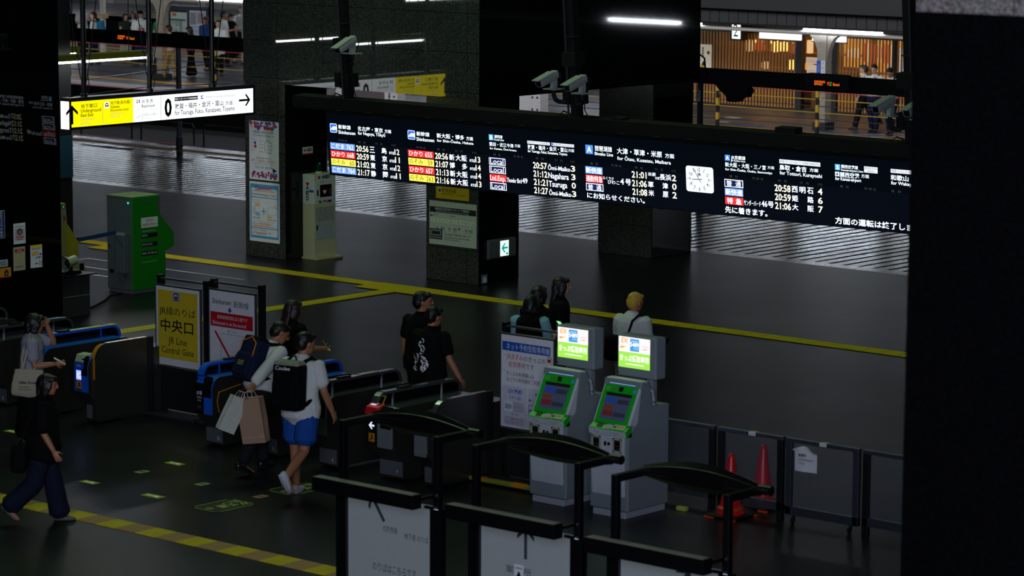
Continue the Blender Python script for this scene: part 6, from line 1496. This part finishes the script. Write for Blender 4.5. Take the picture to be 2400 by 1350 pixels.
def at(o, m):
    o.matrix_world = m; return o
def backpack(p, label, m, m2, w=.30, h=.46, d=.16, z=.98, y=-.155, extra=None):
    r = thing('backpack', label, 'backpack'); at(r, p['T'])
    b = MB(); b.box(-w/2, w/2, y-d, y+.02, z, z+h, m); o = b.build('main_bag', r, bevel=.055, seg=4)
    b = MB(); b.box(-w*.42, w*.42, y-d-.035, y-d+.03, z+.03, z+h*.62, m); b.build('front_pocket', r, bevel=.03, seg=3)
    b = MB(); b.box(-w*.46, w*.46, y-d*.95, y, z+h*.80, z+h+.02, m2); b.build('lid', r, bevel=.035, seg=3)
    for sd in (-1, 1):
        b = MB(); b.tube([(sd*.09, y, z+h*.95), (sd*.10, -.10, 1.435), (sd*.115, .0, 1.462), (sd*.12, .10, 1.41), (sd*.14, .125, 1.27), (sd*.175, .06, 1.10), (sd*.15, y, z+.06)], .022, CB, 8, up=(1, 0, 0), flat=.9); b.build('strap', r)
    b = MB(); b.tube([(-.04, y-.02, z+h), (-.03, y-.03, z+h+.06), (.03, y-.03, z+h+.06), (.04, y-.02, z+h)], .008, CB, 6); b.build('handle', r)
    if extra: extra(r, y-d-.036, z, w, h)
    return r
def phone(p, i, label, lit=False, rz=0, tilt=50, m=None):
    r = thing('phone', label, 'phone', p['hand'][i]); r.rotation_euler = (math.radians(tilt), 0, math.radians(rz))
    b = MB(); b.box(-.036, .036, -.005, .005, -.03, .12, BLACK if m is None else m); b.build('body', r, bevel=.004)
    b = MB(); b.rect(-.032, -.026, .032, .115, glow('phone_screen_green', (.35, 1.0, .40), .9) if lit else mat('phone_glass', '#20242a', .1), 0); b.M = Matrix(); o = b.build('screen', r, loc=(0, -.0056, 0))
    return r
# --- the man in the white tee with the backpack
P = person('man in white tee and blue shorts walking off with a grey and black backpack', -22.69, 22.60, 14, 1.77, 4, -28, 12, arms=((30, 10, 70, 25), (2, 15, 22, 0)), legs=((6, 4, 0), (-14, 46, 62)), top=(CW, 'short', .84), bottom=(CBLUE, 'shorts', .016), shoes=SHW, wide=.012, build=1.05)
SILV = mat('pack_grey_green', '#8a8e78', .5, var=.3, scale=20)
def px(r, yf, z, w, h):
    t = MB(); t.frame((0, yf-.0, z), (1, 0, 0), (0, 0, 1)); t.text('Coulee', -.09, h*.86, .04, PAPER, .18, 8, .01, 'l', .15); t.build('lettering', r)
backpack(P, 'black backpack with a grey green lid on the man in blue shorts', CB, SILV, .33, .50, .19, .93, extra=px)
# --- the man in the white shirt carrying paper bags
P = person('man in white shirt and dark trousers leaning forward with paper bags', -23.90, 23.14, -4, 1.74, 24, -25, 14, arms=((25, 8, 50, 15), (-60, 8, 8, 0, 60)), legs=((14, 8, 0), (-16, 14, 22)), top=(CW, 'long', .95), bottom=(CDK, 'trousers', .014), shoes=SHB, wide=.01)
def ypx(r, yf, z, w, h):
    b = MB(); b.tube([(-w*.4, yf+.03, z+h*.5), (-w*.42, yf+.02, z+h*.85), (0, yf+.05, z+h), (w*.42, yf+.02, z+h*.85), (w*.4, yf+.03, z+h*.5)], .006, INKO, 5); b.build('zip_piping', r)
    b = MB()
    for k in range(3): b.box(-.04, .05, yf-.012, yf-.004, z+h*.30+k*.02, z+h*.30+k*.02+.008, LIMEF)
    b.build('logo_print', r)
backpack(P, 'dark backpack with orange piping on the man leaning forward', CNV, CB, .30, .48, .17, .97, extra=ypx)
gl_ = MB(); gl_.M = Matrix(); 
r = thing('glasses', 'thin framed glasses on the man leaning forward', 'glasses'); at(r, P['H'])
b = MB()
for sd in (-1, 1):
    b.tube([(sd*.031+.024*math.cos(a*math.pi/6), .118, 1.618+.018*math.sin(a*math.pi/6)) for a in range(13)], .002, CHROME, 5); b.tube([(sd*.055, .116, 1.622), (sd*.08, .01, 1.625)], .002, CHROME, 5)
b.build('frame', r)
def paper_bag(pos, label, m, m2, w, d, h, rz, tx, ty, drop):
    r = thing('paper_bag', label, 'paper bag', pos); r.rotation_euler = (Matrix.Rotation(math.radians(ty), 4, Vector((.72, -.69, 0))) @ Matrix.Rotation(math.radians(tx), 4, Vector((.75, .66, 0))) @ Matrix.Rotation(math.radians(rz), 4, 'Z')).to_euler()
    b = MB(); v = []
    for z, k in ((-drop-h, 1.0), (-drop-h*.5, 1.02), (-drop, .96)):
        v += [(-w/2*k, -d/2*k, z), (w/2*k, -d/2*k, z), (w/2*k, 0, z), (w/2*k, d/2*k, z), (-w/2*k, d/2*k, z), (-w/2*k, 0, z)]
    for q in (8, 11): v[q] = (v[q][0]*.86, v[q][1], v[q][2])
    for q in (14, 17): v[q] = (v[q][0]*.9, v[q][1], v[q][2])
    f = [(0, 5, 4, 3, 2, 1)]
    for L in (0, 6):
        for j in range(6): f.append((L+j, L+(j+1) % 6, L+6+(j+1) % 6, L+6+j))
    b.add(v, f, m); b.build('bag_body', r)
    for sy in (-1, 1):
        b = MB(); b.tube([(-w*.2, sy*d*.45, -drop), (-w*.14, sy*d*.2, -.01), (w*.14, sy*d*.2, -.01), (w*.2, sy*d*.45, -drop)], .004, m2, 6); b.build('handle', r)
    b = MB(); b.box(-w/2*.98, w/2*.98, -d/2-.003, -d/2-.0005, -drop-h*.86, -drop-h*.855, m2); b.build('crease', r)
    return r
KR = mat('kraft_paper', '#a5836a', .75, var=.1); KRW = mat('bag_white', '#c6c9bd', .6); MRN = mat('bag_maroon', '#5a1020', .6)
hnd = P['hand'][1]
paper_bag(hnd+Vector((.02, -.03, .0)), 'tall brown paper bag hanging from the hand of the man leaning forward', KR, KRW, .27, .15, .50, 25, 0, 8, .08)
paper_bag(hnd+Vector((-.02, -.09, .0)), 'white paper bag tilted outwards beside the brown one', KRW, KRW, .20, .09, .40, 70, -5, -24, .08)
paper_bag(hnd+Vector((-.10, .03, .0)), 'maroon paper bag between the white and the brown one', MRN, MRN, .2, .09, .26, 40, 0, -8, .10)
# --- the woman with long hair beyond the gates
P = person('woman with long brown hair and dark clothes walking ahead between the gates', -25.12, 24.85, -5, 1.63, 2, -15, 8, arms=((10, 7, 40, 10), (22, 4, 62, 0)), top=(CB, 'short', .86), bottom=(CDK, 'trousers', .014), hair=('long', HBRN), wide=.008)
phone(P, 1, 'phone with a glowing green screen above the shoulder of the man in the white tee', True, -40, 40)
# --- the woman with the tote bag
P = person('woman in a lilac grey tee and black skirt with one hand in her hair', -26.60, 22.15, -42, 1.62, 3, 5, 8, arms=((72, 20, 128, 20, 50), (6, 10, 90, 8, 35)), top=(CGR, 'short', .90), bottom=(CB, 'skirt', .01), hair=('bob', HBLK), skin=SKIN, wide=.01)
phone(P, 1, 'pale phone held out by the woman with the tote bag', False, -42, 60, PAPER)
r = thing('tote_bag', 'cream cloth tote bag with black writing on the shoulder of the woman in lilac grey', 'bag'); at(r, P['T'])
TOTE = cloth('tote_cream', '#b4aa92')
b = MB(); v = []; n = 8
for zz, w, d in ((.74, .19, .02), (.78, .21, .05), (.95, .20, .06), (1.08, .17, .03)):
    v += [(.25+d*math.cos(2*math.pi*j/16), -.02+w*math.sin(2*math.pi*j/16), zz) for j in range(16)]
f = [tuple(range(16))[::-1]]
for L in range(3):
    for j in range(16): f.append((L*16+j, L*16+(j+1) % 16, L*16+16+(j+1) % 16, L*16+16+j))
b.add(v, f, TOTE); o = b.build('bag_body', r, smooth=True, sub=2); d = o.modifiers.new('folds', 'DISPLACE'); d.texture = CLOUD; d.strength = .03
for yy in (-.10, .05):
    b = MB(); b.tube([(.26, yy, 1.07), (.25, yy*.6, 1.25), (.20, yy*.3, 1.45), (.14, yy*.2-.01, 1.472), (.12, yy*.3-.05, 1.40), (.16, yy*.6-.05, 1.2), (.23, yy, 1.07)], .012, TOTE, 8, flat=.5); b.build('strap', r)
t = MB(); t.frame((.322, -.16, .80), (0, 1, 0), (0, 0, 1)); t.text('Lilian Rose', .03, .12, .03, INK, .20, 1, .02); t.rect(.03, .075, .16, .08, INK); t.rect(.02, .045, .19, .05, INK); t.build('lettering', r)
# --- the person in black nearest the camera
P = person('person in a loose black tee and jeans striding over the tactile path', -23.64, 19.84, -48, 1.57, 3, -8, 6, arms=((-8, 8, 20, 0), (0, 14, 30, 0)), legs=((12, 2, 0), (-14, 34, 40)), top=(CB, 'half', .80), bottom=(CJN, 'wide', .006), shoes=SHG, hair=('bob', HBLK), wide=.03)
r = thing('shoulder_bag', 'big black shoulder bag behind the person in jeans', 'bag'); at(r, P['T'])
b = MB(); b.box(-.05, .25, -.34, -.16, .62, .96, CB); b.build('bag_body', r, bevel=.06, seg=4)
b = MB(); b.tube([(.2, -.25, .94), (.19, -.12, 1.3), (.16, -.02, 1.46), (.0, .12, 1.3), (-.1, .12, 1.1), (-.05, -.2, .9)], .016, CB, 8, flat=.4); b.build('strap', r)
# --- two men in black tees
P = person('tall man in a plain black tee looking to one side beyond the gates', -23.86, 25.75, 2, 1.76, 2, -52, 2, arms=((4, 18, 12, 0), (-8, 10, 10, 0)), top=(CB, 'short', .84), bottom=(CDK, 'trousers', .012), wide=.014, build=1.05)
P = person('man in a black tee with a big white print on the back beyond the gates', -23.25, 25.24, 4, 1.70, 4, -14, 10, arms=((6, 10, 14, 0), (-10, 26, 26, -10)), top=(CB, 'short', .84), bottom=(CDK, 'trousers', .012), wide=.016, build=1.05)
prt = MB(); rd = random.Random(4)
prt.frame((0, -.22, 1.0), (1, 0, 0), (0, 0, 1))
for (cx_, cy_, w_, h_) in ((-.02, .30, .05, .07), (-.03, .22, .075, .07), (-.09, .12, .07, .06), (.02, .12, .075, .07), (-.10, .03, .06, .06), (.0, .02, .07, .06), (.07, .06, .05, .07)):
    for k in range(5):
        a = rd.uniform(0, 6.28); x0, y0 = cx_+rd.uniform(-.4, .4)*w_, cy_+rd.uniform(-.4, .4)*h_
        n = 5
        for i in range(n):
            t0, t1 = i/n, (i+1)/n
            prt.add([tuple(prt.P(x0+w_*.6*math.cos(a+q*2.4)*(.5+.5*q), y0+h_*.6*math.sin(a+q*2.4)*(.5+.5*q), 1)) for q in (t0, t1)]+[tuple(prt.P(x0+w_*.6*math.cos(a+q*2.4)*(.5+.5*q)+.012, y0+h_*.6*math.sin(a+q*2.4)*(.5+.5*q)+.012, 1)) for q in (t1, t0)], [(0, 1, 2, 3)], PAPER)
v = [(p_.x, p_.y, p_.z) for p_ in [Vector(q) for q in prt.v]]
o = prt.build('shirt_print', P['root']); o.matrix_parent_inverse = Matrix(); o.matrix_local = P['root'].matrix_world.inverted() @ P['T']
sw_ = o.modifiers.new('wrap', 'SHRINKWRAP'); sw_.target = [c for c in P['root'].children if c.name.startswith('shirt') and 'print' not in c.name][0]; sw_.wrap_method = 'PROJECT'; sw_.use_project_y = True; sw_.use_positive_direction = True; sw_.use_negative_direction = True; sw_.offset = .004; sw_.wrap_mode = 'ABOVE_SURFACE'
# --- the group on the way to the platforms
P = person('woman in a black vest over pale blue sleeves looking at a lit phone', -23.48, 27.26, 24, 1.60, 3, -20, 18, arms=((20, 12, 60, 15), (12, 14, 105, -8)), top=(CB, 'none', .84), sleeve=CLB, bottom=(CDK, 'trousers', .012), hair=('bob', HBLK), skin=SKIN2, wide=.01)
phone(P, 1, 'phone with a glowing green screen held by the woman in the black vest', True, 0, 45)
P = person('woman with very long black hair and a black top walking past the phone reader', -23.9, 28.3, -46, 1.67, 2, 0, 2, arms=((8, 7, 14, 0), (-4, 9, 12, 0)), top=(CB, 'short', .86), bottom=(CBG, 'wide', .0), hair=('long', HBLK), skin=SKIN2, wide=.008)
P = person('person with dark hair almost hidden behind the woman in the black vest', -23.86, 27.85, 15, 1.61, 2, -20, 6, top=(CB, 'short', .86), bottom=(CB, 'trousers', .012), hair=('bob', HBLK))
P = person('blond person in a white tee with a black shoulder bag, beyond the ticket machines', -22.31, 27.75, 6, 1.69, 4, -12, 14, arms=((10, 10, 30, 0), (4, 8, 84, 4)), top=(CW, 'short', .88), bottom=(CBG, 'shorts', .02), shoes=SHW, hair=('short', HBLD), wide=.022)
r = thing('shoulder_bag', 'black sling bag across the back of the blond person', 'bag'); at(r, P['T'])
b = MB(); b.box(-.22, .12, -.30, -.15, .90, 1.22, CB); o = b.build('bag_body', r, bevel=.06, seg=4); b = MB(); b.tube([(.06, -.2, 1.2), (.10, -.15, 1.40), (.12, -.02, 1.475), (.05, .15, 1.33), (-.12, .15, 1.1), (-.2, -.16, 1.0)], .022, CB, 8, flat=.5); b.build('strap', r)
r = thing('hand_camera', 'small black camera in the hand of the blond person', 'camera', P['hand'][1]); b = MB(); b.box(-.05, .05, -.03, .03, -.02, .06, BLACK); b.cyl((0, .03, .02), (0, .08, .02), .03, BLACK); b.build('body', r, bevel=.008)
# --- the crowd on the island platform
V = .013
def far(label, x, y, rz, H=1.68, **k):
    k.setdefault('vox', V); k.setdefault('skin', SKIN2); return person(label, x, y, rz, H, **k)
far('person in a pale shirt at the edge of the black pillar on the platform', -79.0, 67.1, -60, top=(CBG, 'short', .88), arms=((20, 8, 80, 20), (20, 8, 80, 20)))
far('young man in a white shirt holding a cup to his mouth on the platform', -78.2, 67.63, -110, 1.70, top=(CW, 'half', .85), sleeve=CW, arms=((30, 10, 115, 30), (10, 10, 80, 20)), nod=10)
P = far('man in a white tee with a teal backpack waiting beside the hanging sign pole', -74.2, 64.64, 125, 1.70, top=(CW, 'short', .86), bottom=(CNV, 'trousers', .012), turn=20)
backpack(P, 'teal blue backpack on the waiting man in the white tee', cloth('teal', '#1f6a86'), cloth('teal', '#1f6a86'), .32, .46, .18, .98)
far('woman with long black hair in a dark top above the orange train sign', -74.1, 65.9, -110, 1.62, top=(CDG, 'cap', .88), bottom=(CBG, 'wide', .0), hair=('long', HBLK), arms=((15, 8, 50, 10), (15, 8, 60, 20)))
far('person with dark hair behind the woman above the orange train sign', -74.5, 66.6, -150, 1.64, top=(CLG, 'short', .86), bottom=(CDK, 'trousers', .01), hair=('bob', HBLK))
P = far('man in a black cap and white jersey with red writing and a dark strap', -73.15, 65.69, -125, 1.74, top=(CW, 'half', .82), bottom=(CNV, 'wide', .0), hair=('cap', CB), wide=.03, turn=-25, shoes=SHG)
r = thing('cross_strap', 'dark strap across the white jersey', 'strap'); at(r, P['T']); b = MB(); b.tube([(.13, -.1, 1.44), (.12, .05, 1.46), (.0, .185, 1.25), (-.15, .175, 1.02), (-.22, 0, .95)], .025, CB, 6, flat=.4); b.build('band', r)
t = MB(); t.frame((.13, .0, 1.12), (-1, 0, 0), (0, 0, 1)); t.text('Carp', .0, .02, .09, INKR, .24, 1, .03, 'l', .2); t.v = [(q[0], .185, q[2]) for q in t.v]; o = t.build('shirt_print', P['root']); o.matrix_local = P['root'].matrix_world.inverted() @ P['T']
del r['label'], r['category']; tag(r, 'dark strap across the white jersey of the man in the cap', 'strap')
far('person in a green tee and pale trousers half behind the riveted column', -72.95, 66.3, 100, 1.66, top=(CGN, 'short', .86), bottom=(CLG, 'trousers', .02), shoes=SHG)
far('man in a white shirt and khaki trousers standing by the platform line', -67.72, 61.95, 100, 1.66, top=(CW, 'short', .97), bottom=(CKH, 'trousers', .012), turn=10, arms=((-10, 10, 20, 0), (10, 12, 60, 25)), legs=((12, 4, 0), (-14, 4, 0)), skin=SKIN)
far('woman in a dark green top and wide black trousers with white shoes, head bowed', -68.15, 63.25, 150, 1.56, top=(CDG, 'half', .86), bottom=(CB, 'wide', .004), hair=('bob', HBLK), nod=24, arms=((30, 10, 110, 35), (20, 10, 90, 35)), shoes=SHW)
far('man in a dark blue shirt and black trousers in front of the notice board', -69.84, 65.48, -165, 1.70, top=(CNV if False else cloth('shirt_blue', '#1c3566'), 'half', .82), bottom=(CB, 'trousers', .012), wide=.02, nod=12, skin=SKIN, legs=((10, 4, 0), (-10, 6, 0)))
far('tall man in a white shirt behind the man in dark blue', -70.55, 66.9, -60, 1.78, top=(CW, 'short', .88), bottom=(CDK, 'trousers', .012), skin=SKIN)
far('woman in a long white shirt and black trousers facing the tracks', -68.05, 64.3, -140, 1.70, top=(CW, 'half', .70), bottom=(CB, 'trousers', .008), hair=('bun', HBLK), wide=.015)
P = far('woman in a black dress with a white face mask reading a phone', -71.71, 68.28, -85, 1.62, top=(CB, 'cap', .86), bottom=(CB, 'dress', .01), hair=('bun', HBLK), nod=18, arms=((25, 8, 75, 25), (25, 8, 80, 25)))
b = MB(); b.ball((0, .085, 1.56), .058, .045, .045, PAPER, 12, 8); o = b.build('face_mask', P['root']); o.matrix_local = P['root'].matrix_world.inverted() @ P['H']
far('person in a white shirt at the edge of the granite wall on the platform', -73.2, 70.2, -100, 1.72, top=(CW, 'short', .92), bottom=(CNV, 'trousers', .012), arms=((0, 10, 20, 0), (0, 10, 20, 0)))
far('man in a white shirt and dark tie, hand at his face, by the slatted shop', -42.58, 62.49, -165, 1.70, top=(CW, 'long', .95), bottom=(CNV, 'trousers', .012), arms=((20, 12, 130, 30), (10, 8, 100, 25)), nod=14)
far('person in dark clothes stepping away behind the man with the tie', -43.25, 63.0, 120, 1.64, top=(CW, 'short', .92), bottom=(CDK, 'trousers', .02), legs=((16, 4, 0), (-24, 20, 20)))
P = far('man in a white shirt and dark strap looking down by the slatted shop', -41.76, 62.0, -170, 1.70, top=(CW, 'short', .95), bottom=(CNV, 'trousers', .012), nod=28, arms=((15, 8, 70, 20), (15, 8, 70, 20)), legs=((10, 4, 0), (-12, 5, 0)), skin=SKIN)
r = thing('cross_strap', 'dark bag strap over the shoulder of the man looking down', 'strap'); at(r, P['T']); b = MB(); b.tube([(-.10, -.1, 1.42), (-.11, .04, 1.46), (-.08, .15, 1.3), (-.02, .16, 1.1), (.08, .12, .98)], .02, CB, 6, flat=.4); b.build('band', r)
